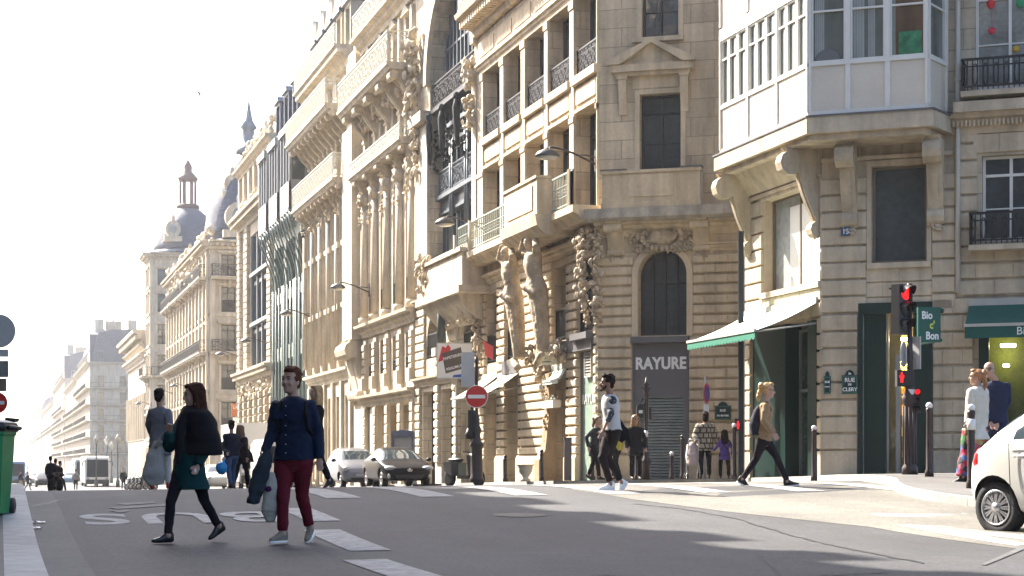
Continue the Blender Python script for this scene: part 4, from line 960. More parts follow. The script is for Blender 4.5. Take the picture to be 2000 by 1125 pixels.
for k in range(n*2+1): console(cv, .3+bw*k/2, 14.2, .9, .8, .26); console(cv, .3+bw*k/2, 17.7, 1.1, 1.1, .3)
balcony(B.root, B.M(f5), -.1, L-.2, 14.45, 1.0, .3, 1.15, 'orn', M_wht, M_ironw, ret='r', step=.2); balcony(B.root, B.M(f5), -.1, L-.2, 17.95, 1.35, .3, 1.15, 'orn', M_wht, M_ironw, ret='r', step=.2)
cornice(t, -.1, L, 20.5, .6, .8); balcony(B.root, B.M(f5), -.1, L-.2, 20.75, .9, .2, 1.0, 'orn', M_wht, M_ironw, step=.2)
for k in range(5):
    c = .3+bw*(k+.5); dormer(B, f5, c, 20.8, 1.5, 2.2, .0, 1.8, M_wht); t.prism([(c-.9,23.3),(c+.9,23.3),(c,24.4)], -.3, .1, 'w'); t.prism([(c+.5,23.2),(c+1.3,23.2),(c+.9,24.1)], -.2, .12, 'w')
B.core([(16.7,95.8),(16.7,83.6),(28,83.6),(28,95.8)], -.8, 20.5, M_wht); roofing(B, f5, 0, L, 20.5, 11, 3.6); 
chimneys(B, f5, (L-.8,), -3.0, 21, 26.5, M_wht, 1.2, 3.2); B.emit()
# ---------------------------------------------------------------- green metal front with three hanging bays
f6 = Face(16.06, 109.0, R(-90)); L = 13.1
B = Bld('green_metal_building', 'narrow grey-green metal front with three hanging glazed bays on curved ribs', [f6])
for k in range(3):
    c = 2.2+4.35*k
    for v0, v1 in ((.2-.4,3.6),(4.4,7.0),(7.8,10.4),(11.0,13.8),(14.6,18.2)): B.op(f6, c-1.75, c+1.75, v0, v1, d=.45, win='tri', fm=M_green)
B.finish(f6, 0, L, -1, 19.8, M_green)
t = B.mb('metal_rib', f6, M_green)
for k in range(3):
    c = 2.2+4.35*k
    for q in (-1.95,-1.75,-.6,.6,1.75,1.95): t.tube([(c+q,-.1,-.5),(c+q,-.1,11.3)], .06, 8)
    ba_ = B.mb('hanging_bay', f6, mat('bay_grey', (.30,.30,.30), .5) if 'bay_grey' not in bpy.data.materials else bpy.data.materials['bay_grey'])
    for a, b_ in ((-1.5,-1.4),(1.4,1.5)): ba_.fb(c+a, c+b_, 14.7, 19.0, 0, 1.0)
    ba_.fb(c-1.5, c+1.5, 14.7, 16.2, .9, 1.05); ba_.fb(c-1.55, c+1.55, 18.9, 19.3, 0, 1.15); ba_.fb(c-1.5, c+1.5, 14.6, 14.75, 0, 1.05)
    for q in (-1.5,-.5,.5,1.5): ba_.fb(c+q-.06, c+q+.06, 16.2, 18.9, .9, 1.02)
    for q in (-1.49, 1.43): ba_.fb(c+q, c+q+.06, 16.1, 16.2, .1, .9)
    g = MB(); g.fb(c-1.4, c+1.4, 16.2, 18.9, .92, .95); g.build('pane', M_glass, B.root, B.M(f6))
    for q in (-1.51, 1.5): g = MB(); g.fb(c+q, c+q+.012, 16.3, 18.6, .15, .85); g.build('pane', M_glass, B.root, B.M(f6))
    for q in (-1.4,-.5,.5,1.4):
        pts = [(c+q*(1-.0*i), -(.12+.85*math.sin(math.pi/2*(i/8))**2.2) if i < 7 else -(.97+.03*(i-7)), 11.2+3.4*i/8) for i in range(9)]
        t.tube(pts, .05, 6)
        t.tube([(c+q,-.97,14.6),(c+q+.25,-.9,14.2),(c+q+.1,-.7,13.7)], .05, 5)
    orn(t, c-1, c+1, 14.2, 14.6, .6, .95, 12, .2, seed=k)
cornice(t, -.1, L+.1, 19.9, .5, .6)
roofing(B, f6, 0, L, 19.8, 11, 3.2); 
for k in range(4): dormer(B, f6, 1.6+3.2*k, 20.2, 1.7, 2.3, .0, 1.6, M_slate)
chimneys(B, f6, (L-1,), -3.5, 22, 26, None, 1.2, 3)
B.core([(16.7,108.9),(16.7,96),(28,96),(28,108.9)], -1, 19.8, M_wht); B.emit()
# ---------------------------------------------------------------- generic stone front (Haussmann kind)
def haus(name, label, faces, base, top, floors, m, depth=11, bay=2.6, balc=(), mans=3.2, piers=False, dorm=True, chim=True, win_w=1.15, rstyle='orn', mroof=None, banded=False, rmat=None, group=None, near=True, corner=None):
    B = Bld(name, label, [f for f, _ in faces], 'building', group)
    for f, L in faces:
        n = max(1, round(L/bay)); bw = L/n
        for k in range(n):
            c = bw*(k+.5)
            for i, (v0, v1) in enumerate(floors):
                kw = dict(win='case', rail=rstyle) if (near and i not in balc and i > 0) else dict(win='case')
                B.op(f, c-win_w/2, c+win_w/2, v0, v1, d=.35, **kw)
        B.finish(f, 0, L, base, top, m)
        t = B.mb('trim', f, m)
        for i, (v0, v1) in enumerate(floors):
            if i: t.fb(0, L, v0-.35, v0-.12, .002, .12)
            if near:
                for k in range(n):
                    c = bw*(k+.5); t.fb(c-win_w/2-.2, c-win_w/2-.003, v0, v1, .002, .1); t.fb(c+win_w/2+.003, c+win_w/2+.2, v0, v1, .002, .1); t.fb(c-win_w/2-.3, c+win_w/2+.3, v1+.1, v1+.3, .002, .22)
        if piers:
            for k in range(n+1):
                u = min(max(bw*k, .2), L-.2); t.fb(u-.2, u+.2, floors[1][0]-.3, floors[-1][1], .002, .28)
                if banded: courses(t, u-.22, u+.22, floors[1][0], floors[-1][1], .6, .36, .04)
        cornice(t, -.1, L+.1, top, .7, .8, dent=.4 if near else 0)
        for i in balc: balcony(B.root, B.M(f), .1, L-.1, floors[i][0]-.1, .85, .25, .95, rstyle, m, rmat or M_iron, ret='both', nb=n if near else 0, step=.25 if near else .5)
        if mans:
            roofing(B, f, 0, L, top, depth-.5, mans, mroof)
            if dorm:
                for k in range(n): dormer(B, f, bw*(k+.5), top+.3, 1.2, 1.7, -.05, 1.4, m)
        if chim: chimneys(B, f, [L*q for q in (.12,.5,.88)], -3.2, top+1.5, top+mans+2.8, m, 1.6, 3.0)
    return B
f7 = Face(16.06, 124.8, R(-90)); L = 15.8
B = Bld('pale_banded_building', 'pale building with banded stone piers and a tall dark glazed strip', [f7])
zc = f7.v(12, 724); zt = f7.v(L-3, 384)
G7 = B.op(f7, 5.2, L-1.6, zc+.6, zt-1.6, d=.5, win=None)
for k in range(6): B.op(f7, .8+2.5*k, 2.1+2.5*k, 1.0, zc-1.0, d=.5, arch=True, win='case')
for k in range(6): B.op(f7, .9+2.5*k, 2.0+2.5*k, zt+.6, zt+2.6, d=.35, arch=True, win='case')
for z in (zc+1, zc+4, zc+7): B.op(f7, 1.6, 2.9, z, z+2, d=.4, win='case')
B.finish(f7, 0, L, -1.3, zt+3.4, M_wht)
t = B.mb('trim', f7, M_wht)
for u in (.5, 4.3, L-.8): courses(t, u-.6, u+.6, zc+.3, zt-.8, .42, .25, .05)
for k in range(7):
    u = .2+2.5*k; courses(t, u-.05, u+.5, -1, zc-1.2, .5, .22, .06); 
    t.fb(u, u+.5, zt+.3, zt+2.8, .002, .2)
cornice(t, -.2, L+.3, zc+.3, .7, .7, dent=.4); cornice(t, -.2, L+.3, zt, .8, .9, dent=.4); cornice(t, -.2, L+.2, zt+3.4, .5, .6)
cv = B.mb('carving', f7, M_ornp); orn(cv, 0, L, zt+2.9, zt+4.6, -.3, .2, 160, .35, seed=91); orn(cv, 0, L, zt+.1, zt+.7, 0, .5, 90, .3, seed=92); orn(cv, 0, L, zc-1.6, zc-.5, .05, .3, 90, .2, seed=93)
ig = B.mb('iron_frame', f7, M_irong)
for k in range(5): u = G7['u0']+(G7['u1']-G7['u0'])*k/4; ig.fb(max(G7['u0']+.01,u-.13), min(G7['u1']-.01,u+.13), G7['v0'], G7['v1'], -.48, -.1)
for q in (.25,.3,.62,.68): z = G7['v0']+(G7['v1']-G7['v0'])*q; ig.fb(G7['u0']+.02, G7['u1']-.02, z, z+.25, -.47, -.2)
for q in (.3,.68): z = G7['v0']+(G7['v1']-G7['v0'])*q; ig.fb(G7['u0']+.02, G7['u1']-.02, z, z+.25, -.2, .1)
g = MB(); g.fb(G7['u0'], G7['u1'], G7['v0'], G7['v1'], -.49, -.45); g.build('pane', M_glass, B.root, B.M(f7))
B.core([(16.7,124.7),(16.7,109.1),(28,109.1),(28,124.7)], -1.3, zt+3.3, M_wht)
b = MB(); b.lathe([(2.6,0),(2.5,1.2),(2.0,2.4),(1.1,3.2),(.3,3.6),(.2,4.4),(.35,4.7),(.05,5.5)], (2.8,3.0,zt+3.4), 20); b.build('dome', M_slate, B.root, B.M(f7)); B.emit()
# ---------------------------------------------------------------- domed corner block beyond the cross street
def dome(B, f, u, w, z, r, h, m, lantern=True, sc=1, square=False):
    prof = [(r,0),(r*.99,h*.12),(r*.93,h*.35),(r*.8,h*.58),(r*.6,h*.78),(r*.38,h*.92),(r*.2,h)]
    b = MB(); b.lathe(prof, (u,-w,z), 8 if square else 24, sm=not square, a0=math.pi/8); d_ = b.build('dome', m, B.root, B.M(f))
    c = MB(); c.lathe([(r+.25,-.5),(r+.35,-.2),(r+.1,0)], (u,-w,z), 24)
    if lantern: c.lathe([(r*.28,h*.98),(r*.3,h*1.04),(r*.16,h*1.07),(r*.13,h*1.25),(r*.2,h*1.28),(r*.1,h*1.36),(.03,h*1.6)], (u,-w,z), 12)
    c.build('dome_cornice', M_zinc, d_)
    return d_
def oculus(B, f, u, w, z, r=.8):
    b = MB(); n = 16
    b.prism([(u+(r+.35)*math.cos(a*2*math.pi/n), z+(r+.45)*math.sin(a*2*math.pi/n)) for a in range(n)], w-.9, w, 'w'); b.fb(u-r-.5, u+r+.5, z-r-.9, z-r-.3, w-.9, w+.05)
    b.ell((u,-w,z+r+.7), (.2,.2,.4)); o = b.build('oculus', M_wht, B.root, B.M(f))
    g = MB(); g.prism([(u+r*.75*math.cos(a*2*math.pi/n), z+r*math.sin(a*2*math.pi/n)) for a in range(n)], w, w+.03, 'w'); g.build('pane', M_glassl, o)
Yn = 144.0; fa = Face(16.06, 180, R(-90)); fb_ = Face(16.06, Yn, 0)
FL = [(-1.0,2.6),(3.6,5.8),(6.8,8.8),(9.9,12.0),(13.0,15.0),(15.9,17.6)]
B = haus('domed_corner_building', 'hazy cream corner building under a dark slate dome with oval window', [(fa,36),(fb_,9)], -2, 18.7, FL, M_wht, balc=(3,5), mans=0, dorm=False, chim=False, bay=2.8, piers=True)
dome(B, fb_, 3.5, -3.0, 18.9, 3.6, 7.4, M_slate); oculus(B, fb_, 2.3, .35, 20.6, .75); oculus(B, fb_, 1.9, -.9, 23.4, .3)
dome(B, fa, 2.4, -2.6, 18.0, 2.0, 3.2, M_slate, lantern=True); dome(B, fa, 16, -2.2, 18.8, 1.7, 3.0, M_slate, lantern=True)
cv = B.mb('carving', fa, M_ornp); orn(cv, 0, 36, 18.6, 19.8, -.4, .3, 140, .45, seed=60); orn(cv, 4, 32, 15.5, 18, .1, .8, 120, .4, seed=61)
roofing(B, fa, 3, 32, 18.7, 10, 2.4); 
pn2 = MB(); pn2.lathe([(.7,0),(.8,.3),(.35,.6),(.3,1.6),(.5,1.9),(.45,2.6),(.15,3.2),(.04,4)], (5.9,-(-2),24.2), 10); pn2.build('pinnacle', M_zinc, B.root, B.M(fb_))
B.core([(16.5,179.9),(16.5,144.5),(25,144.5),(25,179.9)], -2, 18.7, M_wht); B.emit()
Yn = 203; fa = Face(16.06, 209, R(-90)); fb_ = Face(16.06, Yn, 0)
B = haus('lantern_dome_building', 'hazy pale corner building under a blue dome with open red-brown lantern', [(fa,6),(fb_,14)], -2.2, 24.4, [(-1,2.6),(3.8,6.2),(7.4,9.6),(10.8,13),(14.2,16.4),(17.8,19.8),(20.8,22.6)], M_wht, balc=(3,), mans=0, dorm=False, chim=False, near=True, rstyle='bars')
dome(B, fb_, 4.6, -4.2, 25, 3.9, 5.2, M_slate, lantern=False)
b = MB(); u, w, z = 4.6, -4.2, 30
b.lathe([(1.3,0),(1.3,.4),(1.05,.5)], (u,-w,z), 12)
for k in range(6): a = k*math.pi/3; b.box(u+.85*math.cos(a)-.14, u+.85*math.cos(a)+.14, -w+.85*math.sin(a)-.14, -w+.85*math.sin(a)+.14, z+.4, z+3.2)
b.lathe([(1.05,3.2),(1.2,3.45),(.9,3.8),(.45,4.3),(.5,4.8),(.25,5.3),(.06,5.6),(.02,7.6)], (u,-w,z), 12)
b.build('lantern', mat('oxide_brown', (.16,.09,.075), .7), B.root, B.M(fb_)); oculus(B, fb_, 2.6, -.5, 27.2, .5)
B.core([(16.5,208.9),(16.5,203.5),(30,203.5),(30,208.9)], -2.2, 24.4, M_wht); B.emit()
fa = Face(16.06, 238, R(-90)); fb_ = Face(16.06, 209.2, 0)
B = haus('colonnade_building', 'low hazy building with heavy shaded cornice over tall plain pilasters', [(fa,28.8)], -2.3, 14.6, [(-1,2.6),(4,9)], M_wht, mans=0, dorm=False, chim=False, piers=True, bay=3.0, near=False)
t = B.mb('entablature', fa, M_wht); cornice(t, -.4, 29, 16.2, 1.6, 1.5, dent=.5); cornice(t, -.2, 29, 13.6, 1.0, .8)
B.core([(16.5,237.9),(16.5,209.4),(40,209.4),(40,237.9)], -2.3, 16, M_wht); B.emit()
# far blocks
def far(label, Y0, Y1, top, balc, mans, floors=None, front=0, near=False, bay=3.2, chim=True, m=None):
    fs = [(Face(16.06, Y1, R(-90)), Y1-Y0)]
    if front: fs.append((Face(16.06, Y0, 0), front))
    fl = floors or [(-1.4,1.8)]+[(2.9+3.05*k, 5.0+3.05*k) for k in range(int((top-4)//3.05)+1) if 5.0+3.05*k < top-.5]
    B = haus('stone_building', label, fs, -3, top, fl, m or M_wht, balc=balc, mans=mans, near=near, bay=bay, chim=chim, group='stone buildings far down the avenue', rstyle='bars')
    B.core([(16.5,Y1-.1),(16.5,Y0+.4),(16.06+(front or 12)-.1,Y0+.4),(16.06+(front or 12)-.1,Y1-.1)], -3, top, m or M_wht); B.emit(); return B
far('large hazy corner block with blue mansard roof and tall chimneys behind the buses', 342, 400, 19.8, (1,2,3,4,5), 5.2, front=16, near=False, bay=3.6)
far('hazy stone block just left of the large mansard corner block', 402, 470, 19.0, (1,2,3,4), 3.5, chim=True, bay=4.5)
far('hazy stone block with a higher rounded roof far down the avenue', 480, 575, 23.0, (1,2,3,4,5), 6.0, front=14, bay=5.5)
far('very pale hazy block beyond the rounded roof block', 580, 740, 20.0, (4,), 4.0, bay=9)
far('faintest hazy block near the vanishing point of the avenue', 760, 1050, 23, (4,), 4.0, bay=16)
far('faint hazy low block closing the far end of the avenue', 1100, 1300, 20, (), 4.0, front=16, bay=16)
# the other side of the avenue, left of the picture: it shades the road
for k, (Y0, Y1, top) in enumerate(((-26,-2,20.5),(-1.5,24,22.5),(24.5,47,21.0),(47.5,72,22.0),(72.5,98,20.5),(98.5,122,21.0))):
    f = Face(-4.1, Y0, R(90)); lab = ['stone building behind the camera on the near side of the avenue','stone building beside the camera left of the picture','stone building on the left pavement past the green bin','fourth stone building along the left pavement','fifth stone building along the left pavement','last stone building of the left row before the open square'][k]
    B = haus('left_side_building', lab, [(f, Y1-Y0)], -1.5, top-4, [(-.2,3.3),(4.3,6.5),(7.4,9.6),(10.4,12.4),(13.2,15.2)], M_whtj, balc=(2,4), mans=2.8, near=False, bay=2.7, rstyle='bars')
    B.core([(-4.5,Y0+.05),(-4.5,Y1-.05),(-15,Y1-.05),(-15,Y0+.05)], -1.5, top-4, M_wht); B.emit()
# ---------------------------------------------------------------- street furniture
M_dark_iron = mat('cast_iron_brown', (.045,.032,.032), .45, metal=.2, noise_amt=.2, nscale=8)
M_grayback = mat('sign_back_grey', (.46,.46,.45), .5, noise_amt=.08)
M_red = mat('sign_red', (.55,.02,.015), .35); M_wsign = mat('sign_white', (.75,.75,.73), .4)
M_black = mat('black_plastic', (.012,.012,.014), .45)
M_redlit = mat('red_lamp_lit', (.8,.02,.02), .3, emit=(1,.01,.012), estr=.35)
M_whiteball = mat('white_enamel', (.75,.74,.72), .35)
def root_at(name, px, d, label, cat, group=None, rz=-AZ, up=0, z=None):
    X, Y = at(px, d); return empty(name, (X, Y, (gnd(X, Y)+up) if z is None else z), label, cat, group, rz)
def lathe_part(root, name, prof, m, c=(0,0,0), n=12, par=None):
    b = MB(); b.lathe(prof, c, n); return b.build(name, m, par or root)
# wall mounted lamps
def wall_lamp(px_wall, z, label, far=False, X=16.06):
    f = Face(X, 0, R(-90)); Y = -f.u(px_wall); r = empty('street_lamp', (X, Y, z), label, 'street lamp', 'saucer street lamps on wall arms', 0)
    b = MB(); b.box(-.06, 0, -.05, .05, -.5, .1); b.tube([(-.03,0,-.3),(-.7,-.0,-.02),(-1.15,0,.1),(-1.36,0,.12),(-1.42,0,.02)], .03, 6); b.tube([(-.03,0,-.1),(-.5,0,-.05)], .02, 5); b.build('arm', M_dark_iron, r)
    h = MB(); h.lathe([(.04,.1),(.1,.06),(.24,-.02),(.31,-.12),(.3,-.16)], (-1.45,0,0), 16, sx=1.15); hd = h.build('lamp_head', mat('lamp_shell', (.10,.095,.09), .4, metal=.4) if 'lamp_shell' not in bpy.data.materials else bpy.data.materials['lamp_shell'], r)
    g = MB(); g.lathe([(.29,-.16),(.2,-.22),(.05,-.25)], (-1.45,0,0), 16, sx=1.1); g.build('lamp_glass', mat('lamp_glass', (.5,.48,.42), .2) if 'lamp_glass' not in bpy.data.materials else bpy.data.materials['lamp_glass'], hd)
for px, py, lab in ((1166,300,'saucer lamp on a wall arm at the corner left of the pediment window'), (949,432,'saucer lamp on a wall arm in front of the dark iron arch'), (722,558,'saucer lamp on a wall arm before the tall columned building'), (612,610,'saucer lamp on a wall arm by the green metal front'), (526,664,'saucer lamp on a wall arm below the dark glazed strip'), (471,690,'saucer lamp on a wall arm at the edge of the pale banded building'), (372,752,'hazy saucer lamp lowest on the domed corner building'), (342,765,'hazy saucer lamp on the far half of the domed corner building'), (296,787,'hazy saucer lamp below the lantern dome')):
    f = Face(16.06, 0, R(-90)); u = f.u(px); wall_lamp(px, f.v(u, py), lab)
# no entry sign on an ornate post
def disc(b, c, r, y, n=28, th=.012, m=0): b.prism([(c[0]+r*math.cos(a*2*math.pi/n), c[1]+r*math.sin(a*2*math.pi/n)) for a in range(n)], -y, -y+th, 'w', m)
r = root_at('signal_post', 931, 50, 'ornate dark post with no-entry sign and the grey back of a signal', 'signal post', up=.12)
lathe_part(r, 'pole', [(.2,0),(.2,.1),(.17,.15),(.16,.95),(.2,1.0),(.2,1.06),(.13,1.15),(.1,1.3),(.14,1.45),(.08,1.6),(.09,1.75),(.05,1.9),(.045,3.3),(.06,3.35),(.02,3.5)], M_dark_iron)
b = MB(); b.box(-.24,-.05,-.12,.1,1.35,2.0); b.lathe([(.1,0),(.14,.1),(.06,.3)], (-.2,0,1.2), 8); b.build('pedestrian_signal', M_black, r)
b = MB(); b.box(-.43,-.06,-.03,.09,2.66,3.62); b.tube([(-.06,0,3.4),(.02,0,3.4)], .02, 5); b.build('signal_back', M_grayback, r)
zc = 2.62-.12-.02; b = MB(); disc(b, (.0,zc-.1), .32, -.08, m=0); s_ = b.build('no_entry_sign', M_red, r)
b = MB(); b.fb(-.24,.24,zc-.15,zc-.05,.093,.1); b.build('bar', M_wsign, s_)
b = MB(); n = 28
b.loft([[(rr*math.cos(a*2*math.pi/n), -.094 if k < 2 else -.078, zc-.1+rr*math.sin(a*2*math.pi/n)) for a in range(n)] for k, rr in enumerate((.3,.318,.322,.322))], caps=False, sm=False); b.build('rim', M_wsign, s_)
# candelabra post by the shutter
r = root_at('signal_post', 1262, 47.2, 'slender brown ornate post with a finial in front of the roller shutter', 'signal post', up=.12); r.scale = (1,1,.83)
lathe_part(r, 'pole', [(.11,0),(.11,.5),(.13,.55),(.13,.62),(.07,.7),(.09,.85),(.05,.95),(.045,1.9),(.05,2.6),(.08,2.66),(.05,2.75),(.1,2.85),(.04,2.95),(.09,3.0),(.03,3.1),(.01,3.25)], M_dark_iron, n=10)
b = MB(); b.box(-.12,.12,-.02,.02,2.88,2.92); b.box(-.02,.02,-.12,.12,2.88,2.92); b.build('finial', M_dark_iron, r)
b = MB(); b.box(-.25,-.07,-.08,.08,1.95,2.35); b.box(-.2,-.05,-.02,.02,2.33,2.4); sb_ = b.build('signal_box', M_black, r)
b = MB(); b.box(-.2,-.1,-.09,-.081,2.1,2.2); b.build('sticker', M_wsign, sb_)
b = MB(); b.box(.06,.13,-.06,.06,1.9,2.3); b.build('signal_box', M_dark_iron, r); b = MB(); b.lathe([(.052,1.35),(.052,1.55)], (0,0,0), 10); b.build('sticker', M_wsign, r)
# purple no parking sign seen from the side
r = root_at('parking_sign', 1377, 48.2, 'round purple and red no-parking sign seen almost edge-on on a thin post', 'road sign', up=.12, rz=-AZ+R(66))
lathe_part(r, 'pole', [(.025,0),(.025,2.75)], M_grayback, n=8)
b = MB(); disc(b, (0,2.3), .27, -.04); q = b.build('sign_disc', M_red, r); b = MB(); disc(b, (0,2.3), .215, -.053, th=.004); b.build('sign_face', mat('sign_purple', (.06,.02,.2), .4), q)
b = MB(); b.fb(-.2,.2,1.8,2.0,.03,.045); b.build('notice_plate', M_wsign, r)
# main traffic signal at the right
def signal_head(r, x, z, h, w, yaw, lit=True, nm='signal_head'):
    T = Matrix.Translation((x,0,z)) @ Matrix.Rotation(yaw, 4, 'Z')
    b = MB(); b.box(-w/2,w/2,-.09,.09,0,h); o = b.build(nm, M_black, r, T)
    for k in range(3):
        zz = h*(.83-.33*k); v = MB(); v.lathe([(w*.36,0),(w*.34,.012)], (0,0,0), 14); 
        l_ = v.build('lamp', M_redlit if k == 0 and lit else mat('dark_lens', (.02,.02,.02), .2) if 'dark_lens' not in bpy.data.materials else M_redlit if k == 0 and lit else bpy.data.materials['dark_lens'], o, Matrix.Translation((0,-.092,zz)) @ Matrix.Rotation(R(90), 4, 'X'))
        v = MB(); n = 12; R0 = w*.4
        rings = [[(R0*math.cos(math.pi*a/n), 0, R0*math.sin(math.pi*a/n)) for a in range(n+1)], [(R0*math.cos(math.pi*a/n), -(.06+.13*math.sin(math.pi*a/n)), R0*math.sin(math.pi*a/n)-.02) for a in range(n+1)]]
        v.loft(rings, closed=False, caps=False); v.loft([[(p[0]*1.04,p[1],p[2]*1.04) for p in rg_] for rg_ in rings], closed=False, caps=False); v.build('visor', M_black, o, Matrix.Translation((0,-.09,zz)))
    return o
r = root_at('traffic_light', 1777, 31, 'tall dark traffic light glowing red beside the green shop door', 'traffic light', up=.12)
lathe_part(r, 'pole', [(.14,0),(.14,.12),(.11,.16),(.11,1.2),(.14,1.26),(.13,1.35),(.09,1.42),(.07,1.7),(.05,1.8),(.05,3.3)], M_dark_iron, n=14)
b = MB()
for k in range(10): a = k*.628; b.tube([(.112*math.cos(a), .112*math.sin(a), .18), (.112*math.cos(a), .112*math.sin(a), 1.18)], .014, 5)
b.build('fluting', M_dark_iron, r)
signal_head(r, -.14, 2.42, .86, .34, R(38))
b = MB(); b.prism([(-.2,-.05),(-.36,.0),(-.2,.05)], 3.2, 3.23, 'v'); b.build('bracket', M_black, r)
o = MB(); o.box(-.24,.06,-.1,.08,1.52,1.8); o = o.build('pedestrian_signal', M_black, r)
b = MB(); b.ell((-.16,-.1,1.745), (.018,.008,.02)); b.box(-.185,-.135,-.108,-.1,1.655,1.72); b.box(-.183,-.165,-.108,-.1,1.585,1.655); b.box(-.155,-.137,-.108,-.1,1.585,1.655); b.box(-.2,-.19,-.108,-.1,1.66,1.715); b.box(-.13,-.12,-.108,-.1,1.66,1.715); b.build('red_figure', M_redlit, o)
b = MB(); b.prism([(-.07,.0),(.07,.0),(0,-.12)], 0, .02, 'w'); b.build('yield_plate', M_wsign, r, Mt(.02,-.09,1.47))
b = MB(); disc(b, (0,0), .22, 0, th=.015); b.build('sign_back', M_grayback, r, Mt(-.1,.06,2.08, R(62)))
b = MB(); b.fb(-.13,.13,-.28,.28,0,.015); b.build('sign_plate', M_grayback, r, Mt(.1,.02,2.1,R(-55)))
o = signal_head(r, .13, 1.08, .42, .13, R(-12), nm='repeater_signal')
# pedestrian light in the gap between the two buildings, on a dark post
r = root_at('pedestrian_light', 1449, 44.2, 'dark post with a small red pedestrian light between the two corner buildings', 'pedestrian light', up=0)
b = MB(); b.box(-.09,.04,-.05,.05,0,6.2); b.build('post', M_black, r); b = MB(); b.box(-.2,-.02,-.12,-.05,1.28,1.58); o = b.build('signal_head', M_black, r)
b = MB(); b.ell((-.11,-.125,1.5), (.02,.01,.022)); b.box(-.14,-.08,-.135,-.12,1.4,1.47); b.box(-.13,-.09,-.135,-.12,1.32,1.4); b.build('red_figure', M_redlit, o)
# left edge pole with sign backs and no entry sign
r = root_at('sign_pole', -6, 35, 'grey sign pole at the left edge with round sign back and red no-entry sign', 'sign pole')
b = MB(); b.tube([(0,0,0),(0,0,4.0)], .04, 8); b.build('pole', M_grayback, r)
b = MB(); disc(b, (0,0), .33, 0); b.build('sign_back', M_grayback, r, Mt(.05,-.05,CZ+(HOR-647)/100-r.location.z)); 
for py, h, m_ in ((690,.15,M_grayback),(721,.32,mat('plate_dark', (.2,.2,.19), .5)),(752,.25,mat('plate_brown', (.16,.12,.09), .6))): b = MB(); b.fb(-.25,.24 if py != 752 else .2,-h/2,h/2,0,.015); b.build('sign_plate', m_, r, Mt(0,-.05,CZ+(HOR-py)/100-r.location.z))
zz = CZ+(HOR-787)/100-r.location.z; b = MB(); disc(b, (0,0), .21, 0); s_ = b.build('no_entry_sign', M_red, r, Mt(.02,-.08,zz)); b = MB(); b.fb(-.15,.15,-.035,.035,.013,.02); b.build('bar', M_wsign, s_)
b = MB(); b.prism([(-.2,-.12),(.36,-.02),(.4,.04),(.2,.06),(.15,-.1),(.0,-.2)], 0, .3, 'w'); b.build('signal_visor', M_black, r, Mt(.05,0,zz-.35))
# green bin with black lid, on the left kerb
r = root_at('waste_bin', -22, 20, 'tall green plastic bin with black lid on the left kerb', 'bin', up=.12)
b = MB(); sec = lambda w, d_, z: [(-w,-d_,z),(w-.04,-d_,z),(w,-d_+.04,z),(w,d_,z),(-w,d_,z)]
b.loft([sec(.17,.2,.02), sec(.2,.24,.5), sec(.22,.26,.88), sec(.235,.275,.9), sec(.235,.275,.94)], sm=False); b.build('body', mat('bin_green', (.0,.20,.06), .4, noise_amt=.12, nscale=4), r)
b = MB(); b.loft([sec(.25,.29,.93), sec(.26,.3,.97), sec(.24,.28,1.03), sec(.15,.18,1.06)], sm=False); b.tube([(.27,-.2,.97),(.31,-.15,.97),(.31,.15,.97),(.27,.2,.97)], .025, 6); b.build('lid', M_black, r)
b = MB(); b.tube([(-.1,.3,.1),(.2,.3,.1)], .09, 10); b.build('wheel', M_black, r)
# bollards
bp = None
def bollard(px, d, h, white, label, up=.12, r0=.055):
    global bp
    r = root_at('bollard', px, d, label, 'bollard', 'bollards along the kerbs', up=up)
    lathe_part(r, 'post', [(.075,0),(.075,.08),(r0,.12),(r0*.85,h-.16),(r0,h-.13),(r0,h-.09),(r0*.6,h-.07)], M_dark_iron, n=12)
    b = MB(); b.ell((0,0,h-.04), (.058,.058,.055), 0, 12, 8); b.build('ball_top', M_whiteball if white else M_dark_iron, r)
    if white == 2: lathe_part(r, 'white_band', [(r0+.003,h-.36),(r0+.003,h-.2)], M_wsign)
bollard(1815, 29.3, 1.2, 1, 'white topped bollard right of the traffic light'); bollard(1897, 25.8, 1.2, 2, 'nearest bollard with white band beside the woman in the cream coat', r0=.06)
bollard(1590, 38, 1.17, 1, 'white topped bollard in front of the green shop doorway', up=0)
bollard(1434, 44, 1.35, 1, 'white topped bollard beside the child in purple', up=.1); bollard(1333, 47, 1.15, 0, 'plain dark bollard left of the woman in the checked shawl'); bollard(1312, 47.5, .72, 1, 'short bollard with white top before the roller shutter')
bollard(1157, 46.8, .95, 0, 'dark bollard leaning beside the walking man in white trainers'); bollard(1244, 46.6, 1.15, 0, 'dark bollard in front of the long haired woman in black')
bollard(987, 51, .75, 0, 'short dark bollard in front of the cream awning'); bollard(1058, 49, .85, 0, 'dark bollard left of the grey cabinet'); bollard(1606, 30, 1.0, 0, 'x') if False else None
